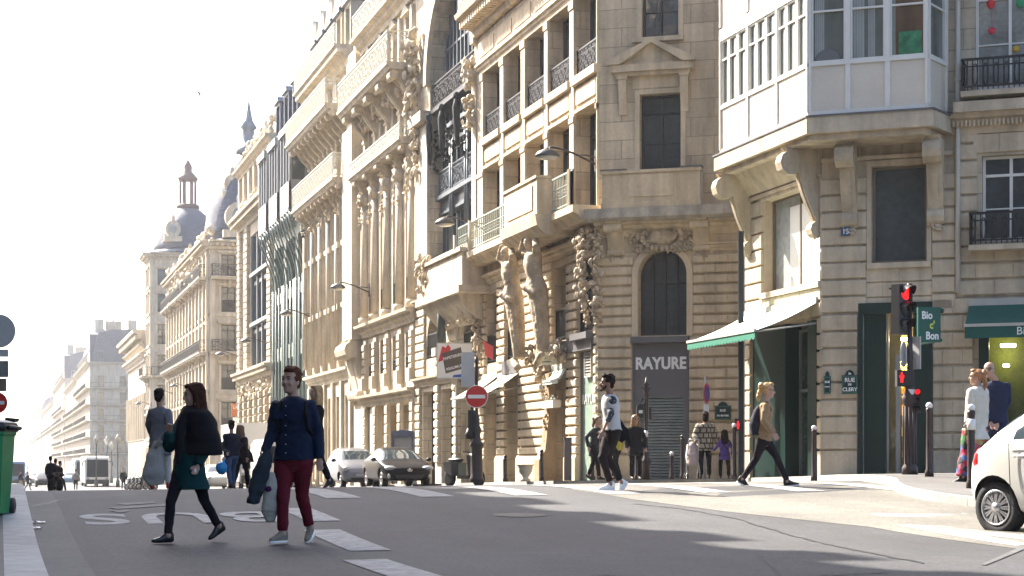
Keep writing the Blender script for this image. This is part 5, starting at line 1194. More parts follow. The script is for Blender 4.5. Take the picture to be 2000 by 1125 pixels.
# grey cabinet, stone vase, poster frame
r = root_at('cabinet', 1109, 47.6, 'tall narrow grey-brown cabinet in front of the stone piers', 'cabinet', up=.12); b = MB(); b.box(-.1,.1,-.1,.1,0,1.12); b.box(-.11,.11,-.11,.11,1.12,1.15); b.build('housing', mat('taupe', (.12,.10,.09), .6), r); b = MB(); b.box(-.08,.08,-.108,-.1,.1,1.05); b.build('door', mat('taupe_door', (.14,.12,.105), .6), r)
r = root_at('stone_urn', 1026, 50.5, 'pale stone urn at the foot of the wide pier', 'urn', up=.12); b = MB(); b.lathe([(.15,0),(.15,.06),(.08,.1),(.18,.26),(.22,.38),(.2,.42),(.25,.45),(.25,.48)], (0,0,0), 16); tag(b.build('bowl', M_wht, r))
r = root_at('poster_frame', 789, 66, 'blue-grey metal poster frame behind the black car', 'poster frame', up=.12, rz=R(-60))
b = MB(); b.fb(-.6,-.5,0,1.85,0,.08); b.fb(.5,.6,0,1.85,0,.08); b.prism([(-.6,1.75),(.6,1.75),(.6,1.95),(0,2.02),(-.6,1.95)], 0, .08, 'w'); b.build('frame', mat('blue_grey', (.14,.16,.22), .45), r)
b = MB(); b.fb(-.5,.5,.3,1.75,.02,.04); b.build('panel', M_framel, r)
# awnings
M_awg = mat('awning_green', (.012,.16,.10), .7, noise_amt=.06); M_aww = mat('awning_white', (.60,.70,.62), .8, noise_amt=.04); M_awd = mat('awning_dark_green', (.006,.075,.06), .7, noise_amt=.1); M_cream = mat('awning_cream', (.62,.58,.50), .8)
def awning(f, u0, u1, zt, zf_, out, label, mtop, mval, val=.22, scallop=True, name='awning', letters=None, w0=.05):
    p = f.pt(u0, 0); r = empty(name, (p[0], p[1], zt), label, 'awning', None, f.rz); L = u1-u0
    b = MB(); n = 12; prof = [(w0+(out-w0)*k/n, -(zt-zf_)*(k/n)-.05*math.sin(math.pi*k/n)) for k in range(n+1)]
    b.prism(prof+[(a, z-.015) for a, z in prof[::-1]], 0, L, 'u'); b.build('canopy', mtop, r)
    c = MB(); m = max(4, int(L/.18))
    for k in range(m):
        a, e = L*k/m, L*(k+1)/m; dz = -(zt-zf_)
        if scallop: c.prism([(a,dz),(a,dz-val*.8),(a+(e-a)*.25,dz-val),(a+(e-a)*.75,dz-val),(e,dz-val*.8),(e,dz)], out-.005, out+.008, 'w')
    if not scallop: c.fb(0, L, dz-val, dz, out-.004, out+.01)
    v = c.build('valance', mval, r)
    d_ = MB(); d_.fb(-.01, L+.01, dz-.03, dz+.035, out-.03, out+.03); d_.fb(0, L, -.06, .1, 0, w0+.06); 
    for uu in (.06, L-.06): d_.tube([(uu,-w0,-.5 if out > 1.2 else -.25),(uu,-out*.95,dz-.02)], .02, 5)
    d_.build('frame', M_framel, r)
    return r, v
awning(g1, .05, 4.2, 4.62, 3.92, 1.62, 'white and green scalloped awning over the side of the green shopfront', M_aww, M_awg, .2)
u0 = g2.u(1893); r, v = awning(g2, u0, 9.3, g2.v(u0, 594), g2.v(u0, 636, .95), .95, 'dark green awning with a white B over the right hand shop window', M_awd, M_awd, .28, False)
text(v, 'awning_lettering', "Bio c' Bon", .24, M_wsign, Matrix.Translation((g2.u(1985,.96)-u0, -.962, -(g2.v(u0,594)-g2.v(u0,636,.95))-.22)), ext=.003, ax='LEFT')
ua, ub = f1.u(1016), f1.u(950)
awning(f1, S3['u0']-.15, S3['u1']+.2, 3.85, 3.1, 1.25, 'nearer cream awning on the stone piers left of the wide pier', M_cream, M_cream, .05, False)
awning(f1, S4['u0']-.15, S4['u1']+.15, 3.85, 3.1, 1.2, 'farther cream awning on the stone piers by the no-entry sign', M_cream, M_cream, .05, False)
awning(f1, S2['u0']-.05, S2['u1']+.05, 3.75, 3.35, .35, 'small white blind over the doorway with the pale sign box', M_aww, M_aww, .1, False)
# pale sign box over that doorway
p = f1.pt(S2['u0']+.3, .3); r = empty('shop_sign', (p[0], p[1], 3.85), 'pale box sign with floral marks over the narrow doorway', 'shop sign', None, R(-60))
b = MB(); b.fb(-.35,.35,0,.4,0,.1); b.build('sign_board', mat('pale_board', (.55,.54,.46), .5, noise_amt=.1), r)
b = MB(); orn(b, -.28,.28,.18,.32,.1,.105,18,.035,seed=4); b.fb(-.25,.25,.07,.1,.1,.105); b.build('sign_marks', mat('sign_ink', (.1,.12,.05), .6), r)
p = f1.pt(S2['u0']+.4, .2); r = empty('window_box', (p[0], p[1], 2.55), 'cream window box with flowers across the narrow doorway', 'window box', None, R(-90)); b = MB(); b.fb(-.55,.55,0,.22,-.1,.15); b.build('box', M_cream, r)
b = MB(); orn(b,-.5,.5,.22,.34,-.08,.13,30,.06,seed=7); b.build('flowers', mat('flowers', (.3,.28,.22), .7, noise_amt=.3), r)
# hanging billboard
r = empty('hanging_sign', (16.0, 60.9, 3.9), 'white hanging sign with red and black marks reading PAPETERIES REAUMUR', 'hanging sign', None, R(-16))
b = MB(); b.fb(-1.27,-.06,.0,1.2,-.06,.06); bd = b.build('sign_board', M_wsign, r)
b = MB(); b.fb(-1.3,-.03,-.03,0,-.08,.08); b.fb(-1.3,-.03,1.2,1.23,-.08,.08); b.fb(-1.3,-1.27,0,1.2,-.08,.08); b.fb(-.06,-.03,0,1.2,-.08,.08); b.tube([(-.1,0,1.3),(.1,0,1.3)], .03, 6); b.build('frame', M_grayback, r)
b = MB(); b.prism([(-1.25,.55),(-1.1,1.12),(-.98,1.05),(-.9,1.18),(-.8,1.05),(-.86,.75),(-1.1,.6)], .061, .066, 'w'); b.build('red_shape', M_red, bd)
b = MB(); b.prism([(-.98,.15),(-.3,.35),(-.45,1.08),(-1.12,.86)], .068, .074, 'w'); b.build('dark_shape', mat('sign_taupe', (.10,.08,.065), .6), bd)
b = MB(); b.prism([(-.75,.02),(-.3,.02),(-.3,.14),(-.7,.1)], .068, .072, 'w'); b.build('blue_shape', mat('sign_blue', (.02,.1,.4), .5), bd)
Mr = Matrix.Translation((-.74,-.08,.7)) @ Matrix.Rotation(R(-15), 4, 'Y')
text(bd, 'sign_lettering', 'PAPETERIES', .13, M_wsign, Mr, ext=.003, bold=.003); text(bd, 'sign_lettering', 'REAUMUR', .13, M_wsign, Matrix.Translation((-.66,-.08,.33)) @ Matrix.Rotation(R(-15), 4, 'Y'), ext=.003, bold=.003)
# green hanging shop sign
r = root_at('hanging_sign', 1814, 36.9, 'green hanging sign with white letters reading Bio c Bon above the traffic light', 'hanging sign', rz=-AZ+R(6), z=CZ+(HOR-668)/95)
b = MB(); b.fb(-.24,.24,0,.72,-.04,.04); bd = b.build('sign_board', mat('sign_green', (.004,.075,.05), .4), r); b = MB(); b.box(.2,.3,.04,1.2,.02,.08); b.box(.2,.3,.04,1.2,.62,.68); b.tube([(.28,0,.65),(.28,.02,.65)], .05, 8); b.build('bracket', M_dkgreen, r)
ml = mat('letter_yellow', (.6,.65,.1), .5)
for s_, x, z, mm in (('Bio',-.05,.48,M_wsign),("c'",.06,.28,ml),('Bon',.06,.06,M_wsign)): text(bd, 'sign_lettering', s_, .22, mm, Mt(x,-.043,z), ext=.003, sx=.78, bold=.006)
for px, py, lab in ((76,1023,'crumpled white paper scrap in the gutter beside the left kerb'), (70,1034,'smaller bluish paper scrap nearer the camera in the gutter')):
    X, Y = gpt(px, py); r = empty('paper_scrap', (X, Y, gnd(X, Y)+.01), lab, 'litter'); b = MB(); rg = random.Random(px)
    b.loft([[(-.07+.035*j, -.05+.05*i, .02*rg.random()+.004) for j in range(5)] for i in range(3)], closed=False, caps=False); b.build('paper', M_wsign, r)
# little red flags and brackets on the piers, orange sign far left
r = empty('flag', (15.95, 57.0, 4.6), 'small red and white flag on a pole above the cream awnings', 'flag', None, R(-90)); b = MB(); b.tube([(0,0,0),(0,-.9,.5)], .015, 5); b.build('pole', M_black, r); b = MB(); b.loft([[(0.02*math.sin(k*2),-.3-.07*k,.15+.04*k),(0.03*math.cos(k*3),-.32-.05*k,-.3+.03*k)] for k in range(6)], closed=False, caps=False); b.build('cloth', mat('flag_red', (.5,.08,.08), .8), r)
fq = Face(16.06,144,0); r = empty('banner', (15.7, 127, 3.0), 'orange banner sign reading LA PLAT at the cross street behind the walking couple', 'banner', None, 0); b = MB(); b.fb(0,1.3,1.2,2.1,0,.06); b.build('sign_board', mat('orange_red', (.5,.14,.06), .6), r); text(r, 'sign_lettering', 'LA PLAT', .3, M_wsign, Mt(.65,-.07,1.75), ext=.003); b = MB(); b.fb(.1,1.2,0,1.15,0,.05); b.build('notice_plate', M_wsign, r)
b = MB(); b.tube([(1.25,.1,-4),(1.25,.1,2.2)], .06, 6); b.build('pole', M_grayback, r)
# green netting on the corner scaffold of the domed building
b = MB(); rg = random.Random(4); o = []
b.loft([[(.4*k+.2*rg.random(), -.2*rg.random(), -1.2*j*(1+.1*math.sin(k))+.6*k*(k < 3)+.3*rg.random()) for k in range(7)] for j in range(4)], closed=False, caps=False); b.T = None
tag(link('netting', b.mesh('netting', mat('net_green', (.34,.42,.36), .8, noise_amt=.3))), 'pale green netting hung on the wall above the orange banner', 'netting').location = (15.9, 126, 6.8)
# three arm lanterns far down the avenue
def far_lamp(px, d, label):
    r = root_at('lamp_post', px, d, label, 'lamp post', 'lantern posts in front of the far corner block')
    b = MB(); b.lathe([(.2,0),(.2,.6),(.1,.8),(.07,1.2),(.06,4.2),(.1,4.3)], (0,0,0), 8); b.build('pole', mat('lamp_green', (.05,.07,.065), .6) if 'lamp_green' not in bpy.data.materials else bpy.data.materials['lamp_green'], r)
    b = MB(); b.lathe([(.12,4.3),(.28,4.8),(.3,4.85),(.1,5.15),(.03,5.3)], (0,0,0), 8); b.build('lantern', M_framel, r)
for px, d, lab in ((188,182,'leftmost tall lantern post beside the front bus'), (209,188,'lantern post rising behind the front bus'), (230,178,'lantern post at the right corner of the front bus'), (218,230,'smallest lantern post between two taller ones')): far_lamp(px, d, lab)
# a gull in the sky
r = root_at('bird', 384, 60, 'small bird flying in the white sky above the domes', 'bird', z=CZ+(HOR-182)/58.3)
b = MB(); b.tube([(0,-.0,0),(.05,0,.01),(.14,0,0),(.2,0,-.02)], [.01,.03,.025,.005], 8); b.prism([(.06,0),(.12,0),(-.02,.16),(-.06,.15)], .0, .006, 'w'); b.prism([(.06,0),(.12,0),(.1,-.12),(.05,-.16)], -.02, -.014, 'w'); b.build('body', M_grayback, r)
# ---------------------------------------------------------------- vehicles
M_tyre = mat('tyre', (.02,.02,.022), .8); M_rim = mat('alloy', (.45,.44,.45), .35, metal=.8); M_cg = mat('car_glass', (.03,.045,.055), .05, spec=.8)
M_lampg = mat('headlamp', (.55,.56,.58), .1, metal=.5); M_tail = mat('tail_lamp', (.35,.01,.01), .2)
def wheel(root, x, y, r, w, side, spokes=5, rimm=None):
    T = Matrix.Translation((x, y, r)) @ Matrix.Rotation(R(90)*side, 4, 'Y')      # local +z points outward
    b = MB(); b.lathe([(r*.62,-w),(r*.93,-w),(r,-w*.85),(r,-w*.1),(r*.95,0),(r*.66,0),(r*.64,-.03),(r*.3,-.035),(.01,-.035)], (0,0,0), 28); o = b.build('wheel', M_tyre, root, T)
    b = MB(); b.lathe([(r*.66,-.02),(r*.66,.004),(r*.6,.004),(r*.58,-.02)], (0,0,0), 28)
    for k in range(spokes):
        a = 2*math.pi*k/spokes
        for da in ((-.09,.09) if spokes > 6 else (0,)):
            c, s_ = math.cos(a+da), math.sin(a+da); ww = r*(.03 if spokes > 6 else .09)
            b.add([(r*.15*c-ww*s_, r*.15*s_+ww*c, .005),(r*.15*c+ww*s_, r*.15*s_-ww*c, .005),(r*.62*c+ww*1.2*s_, r*.62*s_-ww*1.2*c, -.004),(r*.62*c-ww*1.2*s_, r*.62*s_+ww*1.2*c, -.004),
                   (r*.15*c-ww*s_, r*.15*s_+ww*c, -.02),(r*.15*c+ww*s_, r*.15*s_-ww*c, -.02),(r*.62*c+ww*1.2*s_, r*.62*s_-ww*1.2*c, -.03),(r*.62*c-ww*1.2*s_, r*.62*s_+ww*1.2*c, -.03)],
                  [(0,3,2,1),(0,1,5,4),(1,2,6,5),(2,3,7,6),(3,0,4,7)])
    b.lathe([(r*.2,-.02),(r*.18,.012),(.01,.02)], (0,0,0), 14); b.build('rim', rimm or M_rim, o)
def vehicle(name, label, loc, rz, st, paint, wheels, glass, cat='car', group=None, wr=.31, hw=.86, near=False, spokes=5, extras=None, arch=True):
    """st: stations front to rear (y, zlow, zbelt, ztop, wbelt, wtop); glass: set of ('w'|'s'|'r', i)"""
    r = empty(name, (loc[0], loc[1], gnd(*loc)), label, cat, group, rz)
    rings = []
    for (y, zl, zb_, zt, wb, wt) in st:
        m_ = zl+(zb_-zl)*.5; H = [(wb*.8,zl),(wb*.97,zl+.1),(wb,m_),(wb*.985,zb_-.05),(wb*.95,zb_),(wt*1.03,zt-(zt-zb_)*.16-.01),(wt*.86,zt-.01),(wt*.4,zt+.012)]
        rings.append([(x,y,z) for x,z in H]+[(-x,y,z) for x,z in H[::-1]])
    n = len(rings[0]); vs = [p for q in rings for p in q]; fs = []; ms = []
    for i in range(len(rings)-1):
        for j in range(n):
            a, c = i*n+j, i*n+(j+1) % n; fs.append((a, a+n, c+n, c))
            k = min(j, n-2-j) if j < n-1 else -1        # band index on its side
            side = (k == 4); topb = k in (4,5,6) or j == 7
            ms.append(1 if (('s', i) in glass and side) or (('w', i) in glass and topb and k != 4) or (('w', i) in glass and k == 4 and False) else 0)
    fs += [tuple(range(n)), tuple(range((len(rings)-1)*n, len(rings)*n))[::-1]]; ms += [0, 0]
    me = bpy.data.meshes.new('body'); me.from_pydata(vs, [], fs); me.materials.append(paint); me.materials.append(M_cg); me.materials.append(M_black)
    me.polygons.foreach_set('material_index', ms); me.polygons.foreach_set('use_smooth', [True]*len(fs)); me.update()
    bm = bmesh.new(); bm.from_mesh(me); bmesh.ops.recalc_face_normals(bm, faces=bm.faces); bm.to_mesh(me); bm.free()
    o = link('body', me, r); sb = o.modifiers.new('s', 'SUBSURF'); sb.levels = sb.render_levels = 3 if near else 2
    bake(o); 
    if arch:
        cut = MB()
        for (x, y) in wheels:
            sg = 1 if x > 0 else -1; cut.loft([[(x+sg*e, y+(wr*1.16)*math.cos(a*2*math.pi/24), wr+.01+(wr*1.16)*math.sin(a*2*math.pi/24)) for a in range(24)][::sg] for e in (-.28,.3)], 2)
        co = bpy.data.objects.new('cut', cut.mesh('cut', [paint, M_cg, M_black])); C.objects.link(co); co.parent = r
        bo_ = o.modifiers.new('b', 'BOOLEAN'); bo_.operation = 'DIFFERENCE'; bo_.object = co; bo_.solver = 'EXACT'
        bake(o); o.data.set_sharp_from_angle(angle=R(32)); bpy.data.objects.remove(co)
    me = o.data; bm = bmesh.new(); bm.from_mesh(me); g = bm.copy()
    bmesh.ops.delete(bm, geom=[f for f in bm.faces if f.material_index == 1], context='FACES'); bmesh.ops.delete(g, geom=[f for f in g.faces if f.material_index != 1], context='FACES')
    bm.to_mesh(me); bm.free(); mg = bpy.data.meshes.new('window'); g.to_mesh(mg); g.free()
    for m_ in (paint, M_cg, M_black): mg.materials.append(m_)
    link('windows', mg, r)
    inn = MB(); a, c = st[2], st[-2]; inn.box(-hw*.8, hw*.8, a[0]+.1, c[0]-.1, wr*.9, a[2]-.08); inn.build('floor_pan', M_black, r)
    for (x, y) in wheels: wheel(r, x+(.0), y, wr, .2, 1 if x > 0 else -1, spokes)
    for e in extras or []: e(r)
    return r
def lamps(x, y, z, m, s=(.16,.1,.08), tilt=0):
    def f(r):
        for sg in (-1, 1): b = MB(); b.ell((0,0,0), s, 0, 14, 8, Matrix.Rotation(sg*tilt, 3, 'Z')); b.build('headlight' if m is M_lampg else 'tail_light', m, r, Mt(sg*x, y, z))
    return f
def plate_(y, z, w=.26, h=.055, txt=None, m=None, sg=-1):
    def f(r): b = MB(); b.box(-w,w,y-.01,y+.01,z-h,z+h); b.build('number_plate', m or M_wsign, r)
    return f
def mirrors(x, y, z, m):
    def f(r):
        for sg in (-1, 1): b = MB(); b.ell((sg*x,y,z), (.1,.06,.07), 0, 10, 6); b.tube([(sg*(x-.14),y+.02,z-.04),(sg*x,y,z-.02)], .02, 5); b.build('mirror', m, r)
    return f
def grille(y, z, w, h, m=None):
    def f(r): b = MB(); b.prism([(-w,z+h),(w,z+h),(w*.85,z-h),(-w*.85,z-h)], -y-.04, -y+.02, 'w'); b.build('grille', m or M_black, r)
    return f
Pb = mat('paint_black', (.003,.003,.006), .35, coat=.1, spec=.15); Pg = mat('paint_grey', (.26,.27,.31), .3, metal=.5, coat=.6); Pw = mat('paint_white', (.62,.62,.6), .3, coat=.8); Pc = mat('paint_cream', (.58,.57,.53), .2, coat=1, noise_amt=.02); Pbl = mat('paint_blue', (.12,.22,.35), .35, coat=.5)
coupe = [(0,.34,.58,.6,.55,.5),(.1,.22,.64,.67,.76,.66),(.55,.2,.78,.82,.87,.74),(1.15,.2,.88,.92,.89,.72),(1.95,.2,.94,1.34,.90,.60),(2.6,.2,.95,1.40,.90,.60),(3.2,.2,.96,1.32,.89,.58),(3.85,.22,.96,1.0,.87,.66),(4.3,.3,.88,.92,.78,.6),(4.38,.4,.7,.72,.7,.5)]
X, Y = 13.35, 59.3
def lion(r):
    b = MB(); b.prism([(-.1,.03),(-.06,-.04),(.06,-.04),(.1,.03),(.06,.03),(.04,-.01),(-.04,-.01),(-.06,.03)], 0, .02, 'w'); b.ell((0,-.01,.02), (.035,.02,.045)); b.build('badge', M_rim, r, Mt(0,-.0,.58))
vehicle('parked_car', 'black low coupe parked nearest, facing the crossing with large headlights', (X, Y), R(0), coupe, Pb, [(-.82,.85),(.82,.85),(-.82,3.45),(.82,3.45)], {('w',3),('s',4),('s',5),('s',3),('w',6)}, group='cars parked along the right kerb', extras=[lamps(.66,.17,.66,M_lampg,(.2,.2,.085),.5), lamps(.7,.12,.38,M_lampg,(.06,.05,.09)), grille(.02,.36,.5,.07), plate_(-.02,.5,.0001,.0001), lion, mirrors(.98,1.35,.95,M_black)])
hatch = [(0,.4,.62,.64,.5,.45),(.08,.24,.72,.76,.7,.6),(.4,.2,.88,.93,.8,.68),(.75,.2,.98,1.02,.82,.7),(1.55,.2,1.02,1.48,.83,.60),(2.3,.2,1.03,1.56,.83,.62),(3.1,.2,1.04,1.52,.82,.6),(3.5,.24,1.02,1.2,.8,.62),(3.65,.3,.9,.95,.74,.6),(3.68,.45,.7,.72,.7,.5)]
vehicle('parked_car', 'small silver-grey hatchback parked behind the black coupe', (13.2, 66.8), R(0), hatch, Pg, [(-.74,.62),(.74,.62),(-.74,3.05),(.74,3.05)], {('w',3),('s',4),('s',5),('s',3),('w',6)}, group='cars parked along the right kerb', extras=[lamps(.6,.1,.74,M_lampg,(.14,.13,.1),.4), grille(.03,.34,.45,.06), plate_(.0,.5,.24,.05,m=M_grayback), mirrors(.93,1.0,1.06,M_black)], wr=.29)
fiat = [(0,.42,.62,.64,.5,.45),(.08,.24,.74,.78,.68,.58),(.35,.2,.88,.92,.78,.66),(.8,.2,.96,1.0,.81,.68),(1.45,.2,1.0,1.42,.82,.58),(2.1,.2,1.0,1.50,.82,.60),(2.75,.2,1.0,1.42,.82,.58),(3.16,.22,.98,1.08,.78,.6),(3.34,.28,.88,.92,.70,.55),(3.38,.42,.66,.68,.66,.45)]
def fiat_bits(r):
    b = MB(); b.tube([(-.845,2.33,.86),(-.855,2.42,.865),(-.855,2.56,.865),(-.845,2.62,.86)], .014, 6); b.ell((-.835,2.48,.86), (.008,.1,.03)); b.build('door_handle', M_rim, r)
    b = MB(); b.tube([(-.83,2.7,1.02),(-.838,2.68,.7),(-.835,2.66,.35),(-.82,2.55,.24)], .006, 4); b.tube([(-.815,2.75,.985),(-.82,2.0,.985),(-.818,1.2,.97)], .005, 4); b.build('door_seam', M_black, r)
    b = MB(); b.ell((-.66,3.2,.8), (.09,.12,.17)); b.build('tail_light', M_tail, r)
fr = 18.8; ld_ = (1934-1000)/F*19.6; wx, wy = XY(ld_, 19.6)
c_, s_ = math.cos(R(fr)), math.sin(R(fr)); lx, ly = -.83, 2.95
vehicle('parked_car', 'cream white small rounded car cut by the right edge, rear wheel in view', (wx-(lx*c_-ly*s_), wy-(lx*s_+ly*c_)), R(fr), fiat, Pc, [(-.74,.55),(.74,.55),(-.74,2.95),(.74,2.95)], {('w',3),('s',4),('s',5),('w',6)}, near=True, spokes=12, wr=.3, extras=[fiat_bits, mirrors(.92,1.1,1.05,Pc)])
vehicle('parked_car', 'white car parked half hidden behind the man with the blue bag', (13.1, 112), R(0), hatch, Pw, [(-.74,.62),(.74,.62),(-.74,3.05),(.74,3.05)], {('w',3),('s',4),('s',5),('w',6)}, group='cars parked along the right kerb', extras=[lamps(.58,.14,.72,M_lampg,(.13,.1,.08),.4), mirrors(.93,1.0,1.06,Pw)], wr=.29)
for px, d, p, lab in ((72,205,Pw,'far white car driving down the hazy avenue'), (84,185,Pb,'far dark car left of the group with bicycles'), (136,215,Pbl,'far pale blue car in front of the second bus'), (44,230,Pg,'far grey car beside the blue bus')):
    vehicle('car', lab, at(px, d), R(0), hatch, p, [(-.74,.62),(.74,.62),(-.74,3.05),(.74,3.05)], {('w',3),('s',4),('s',5)}, group='cars in the distance', arch=False, wr=.29, extras=[lamps(.58,.1,.72,M_lampg)])
M_busg = mat('coach_glass', (.015,.022,.035), .7, spec=.0)
def boxy(name, label, loc, W, H, L, paint, wsz, side=True, wz=1.1, cab=None, cat='bus', group=None):
    r = empty(name, (loc[0], loc[1], gnd(*loc)), label, cat, group, 0)
    def sec(w, y, z0, z1): c = .12; return [(-w+c,y,z0),(w-c,y,z0),(w,y,z0+c),(w,y,z1-c*2),(w-c*1.4,y,z1),(-w+c*1.4,y,z1),(-w,y,z1-c*2),(-w,y,z0+c)]
    b = MB(); b.loft([sec(W*.9,0,.45,H*.9), sec(W,.12,.35,H*.97), sec(W,.5,.3,H), sec(W,L-.2,.3,H), sec(W*.95,L,.45,H*.95)], sm=False); b.build('body', paint, r)
    b = MB(); z0, z1 = wz, H-.35; b.loft([[(-W*.86,-.05,z0),(W*.86,-.05,z0),(W*.84,-.03,z1),(-W*.84,-.03,z1)], [(-W*.86,.2,z0),(W*.86,.2,z0),(W*.84,.2,z1),(-W*.84,.2,z1)]], sm=False); b.build('windscreen', M_busg, r)
    if side:
        n = int(L/1.9)
        for k in range(n): b = MB(); y0 = .7+k*(L-1)/n; b.box(-W-.012, -W+.05, y0, y0+(L-1)/n-.12, z0+.2, z1-.1); b.build('window', M_cg, r)
    b = MB(); b.box(-W*.92,W*.92,-.06,.1,.32,.75); b.build('bumper', M_black, r)
    for sg in (-1,1): b = MB(); b.ell((sg*W*.75,-.05,.85), (.16,.06,.1)); b.build('headlight', M_lampg, r); b = MB(); b.tube([(sg*W*.95,.1,H-.5),(sg*(W+.22),-.15,H-.6),(sg*(W+.24),-.18,H-1.0)], .05, 5); b.build('mirror', M_black, r)
    for y in (wsz[0], L-wsz[1]):
        for sg in (-1,1): wheel(r, sg*(W-.02), y, wsz[2], .25, sg, 6)
    return r
boxy('bus', 'white coach with a dark windscreen facing the camera far down the avenue', (9.6,188), 1.25, 3.15, 12, Pw, (2.4,3,.48), wz=1.0, group='buses in the distance')
boxy('bus', 'second coach half hidden behind the white one', (9.9,222), 1.2, 3.1, 11, mat('paint_silver', (.4,.42,.44), .4), (2.4,3,.48), wz=1.1, group='buses in the distance')
boxy('bus', 'small blue bus at the far left end of the avenue', (1.6,205), 1.1, 2.8, 9, Pbl, (2,2.5,.45), wz=1.1, group='buses in the distance')
r = boxy('van', 'white panel van parked behind the man in the denim shirt', (13.0,84.5), .98, 2.4, 5.2, Pw, (.9,1,.34), False, 1.25, cat='van')
r = boxy('box_truck', 'white box truck with an overhanging box parked before the pale banded building', (13.0,94), .95, 2.1, 1.7, Pw, (.8,.5,.38), False, 1.1, cat='truck')
b = MB(); b.box(-1.15,1.15,.7,6.5,1.5,3.5); b.prism([(-1.15,2.3),(1.15,2.3),(1.15,3.5),(-1.15,3.5)], -.7, .1, 'w'); b.build('cargo_box', M_wsign, r); b = MB(); b.box(-.5,.5,1.5,6.3,.55,.8); b.build('chassis', M_black, r)
for sg in (-1,1): wheel(r, sg*.95, 5.2, .38, .25, sg, 6)
# scooters
M_scp = mat('scooter_paint', (.03,.03,.035), .3, coat=.8)
def scooter(loc, rz, label, s=1.0):
    r = empty('scooter', (loc[0], loc[1], gnd(*loc)+.12 if loc[0] > 14.3 else gnd(*loc)), label, 'scooter', 'parked scooters and motorbikes', rz)
    b = MB(); b.tube([(0,-.55,.5),(0,-.4,.95)], .09, 8); b.loft([[(-.05,-.62,.45),(.05,-.62,.45),(.2,-.5,.9),(-.2,-.5,.9)],[(-.16,-.42,.3),(.16,-.42,.3),(.2,-.38,.9),(-.2,-.38,.9)]], sm=False); b.box(-.16,.16,-.4,.1,.22,.32); b.loft([[(-.14,.05,.3),(.14,.05,.3),(.15,.05,.68),(-.15,.05,.68)],[(-.16,.35,.3),(.16,.35,.3),(.17,.35,.72),(-.17,.35,.72)],[(-.08,.8,.45),(.08,.8,.45),(.1,.8,.7),(-.1,.8,.7)]], sm=False); b.build('body', M_scp, r)
    b = MB(); b.ell((0,.35,.76), (.14,.36,.07)); b.build('seat', M_black, r); b = MB(); b.tube([(-.32,-.36,1.0),(-.1,-.42,.98),(.1,-.42,.98),(.32,-.36,1.0)], .02, 6); b.tube([(.3,-.38,1.0),(.34,-.4,1.15)], .012, 4); b.ell((.35,-.41,1.18), (.06,.02,.045)); b.build('handlebar', M_black, r)
    b = MB(); b.ell((0,-.58,.82), (.09,.05,.08)); b.build('headlight', M_lampg, r)
    for y in (-.68, .62): wheel(r, .05, y, .24, .1, 1, 5)
scooter(at(905,51.5), R(25), 'dark scooter parked beside the ornate no-entry post')
for k, (px, d) in enumerate(((262,140),(270,132),(279,125),(287,118))): scooter(at(px, d), R(-60), ['hazy scooter farthest in the row before the stone front','second hazy scooter of the row from the far end','third hazy scooter of the row from the far end','nearest scooter of the hazy row behind the man in the grey coat'][k])
# ---------------------------------------------------------------- people
DK = .8
def cloth(name, c, rough=.85, **k): return mat(name, c, rough, noise_amt=.1, nscale=7, bump=.004, bscale=30, spec=.2, **k)
SK = mat('skin', (.42,.25,.18), .5, spec=.4, noise_amt=.04, nscale=8); SKD = mat('skin_tan', (.27,.15,.10), .5, noise_amt=.04)
EYE = mat('eye', (.03,.02,.02), .2); LIP = mat('lip', (.33,.10,.09), .5)
HB = mat('hair_dark', (.018,.011,.009), .85, spec=.12, noise_amt=.4, nscale=30); HR = mat('hair_chestnut', (.09,.032,.014), .8, spec=.15, noise_amt=.4, nscale=30); HBL = mat('hair_blond', (.42,.25,.10), .5, noise_amt=.35, nscale=30)
def ring(cx, cy_, z, rx, ry, yaw, n=22, e=2.25, tilt=0):
    o = []
    for k in range(n):
        a = 2*math.pi*k/n; c, s_ = math.cos(a), math.sin(a)
        x = rx*abs(c)**(2/e)*(1 if c > 0 else -1); y = ry*abs(s_)**(2/e)*(1 if s_ > 0 else -1)
        o.append((cx+x*math.cos(yaw)-y*math.sin(yaw), cy_+x*math.sin(yaw)+y*math.cos(yaw), z+tilt*x))
    return o
def finishmesh(b, name, m, parent, vox, wr=0, wf=9, sm=2, T=None, seed=0):
    o = b.build(name, m, parent, T)
    r_ = o.modifiers.new('r', 'REMESH'); r_.mode = 'VOXEL'; r_.voxel_size = vox; r_.use_smooth_shade = True
    if sm: s_ = o.modifiers.new('s', 'SMOOTH'); s_.iterations = sm; s_.factor = .5
    bake(o)
    me = o.data
    if wr:
        off = Vector((seed*3.1, seed*1.7, 0)); N = [v.normal.copy() for v in me.vertices]
        for v, nn in zip(me.vertices, N):
            p = v.co+off; w = noise.noise(Vector((p.x*wf, p.y*wf, p.z*wf*1.5)))+.5*noise.noise(Vector((p.x*wf*2.3+p.z*6, p.y*wf*2.3, p.z*wf*2.6)))
            v.co += nn*wr*w
    me.polygons.foreach_set('use_smooth', [True]*len(me.polygons))
    if not me.materials: me.materials.append(m)
    me.update(); return o
HEAD = [(0,.020,.060,-.030),(.05,.034,.080,-.012),(.12,.046,.088,.012),(.22,.056,.089,.045),(.35,.064,.088,.075),(.5,.070,.088,.092),(.65,.073,.087,.098),(.8,.068,.076,.092),(.9,.052,.056,.074),(.97,.030,.030,.045),(1,.010,.008,.012)]
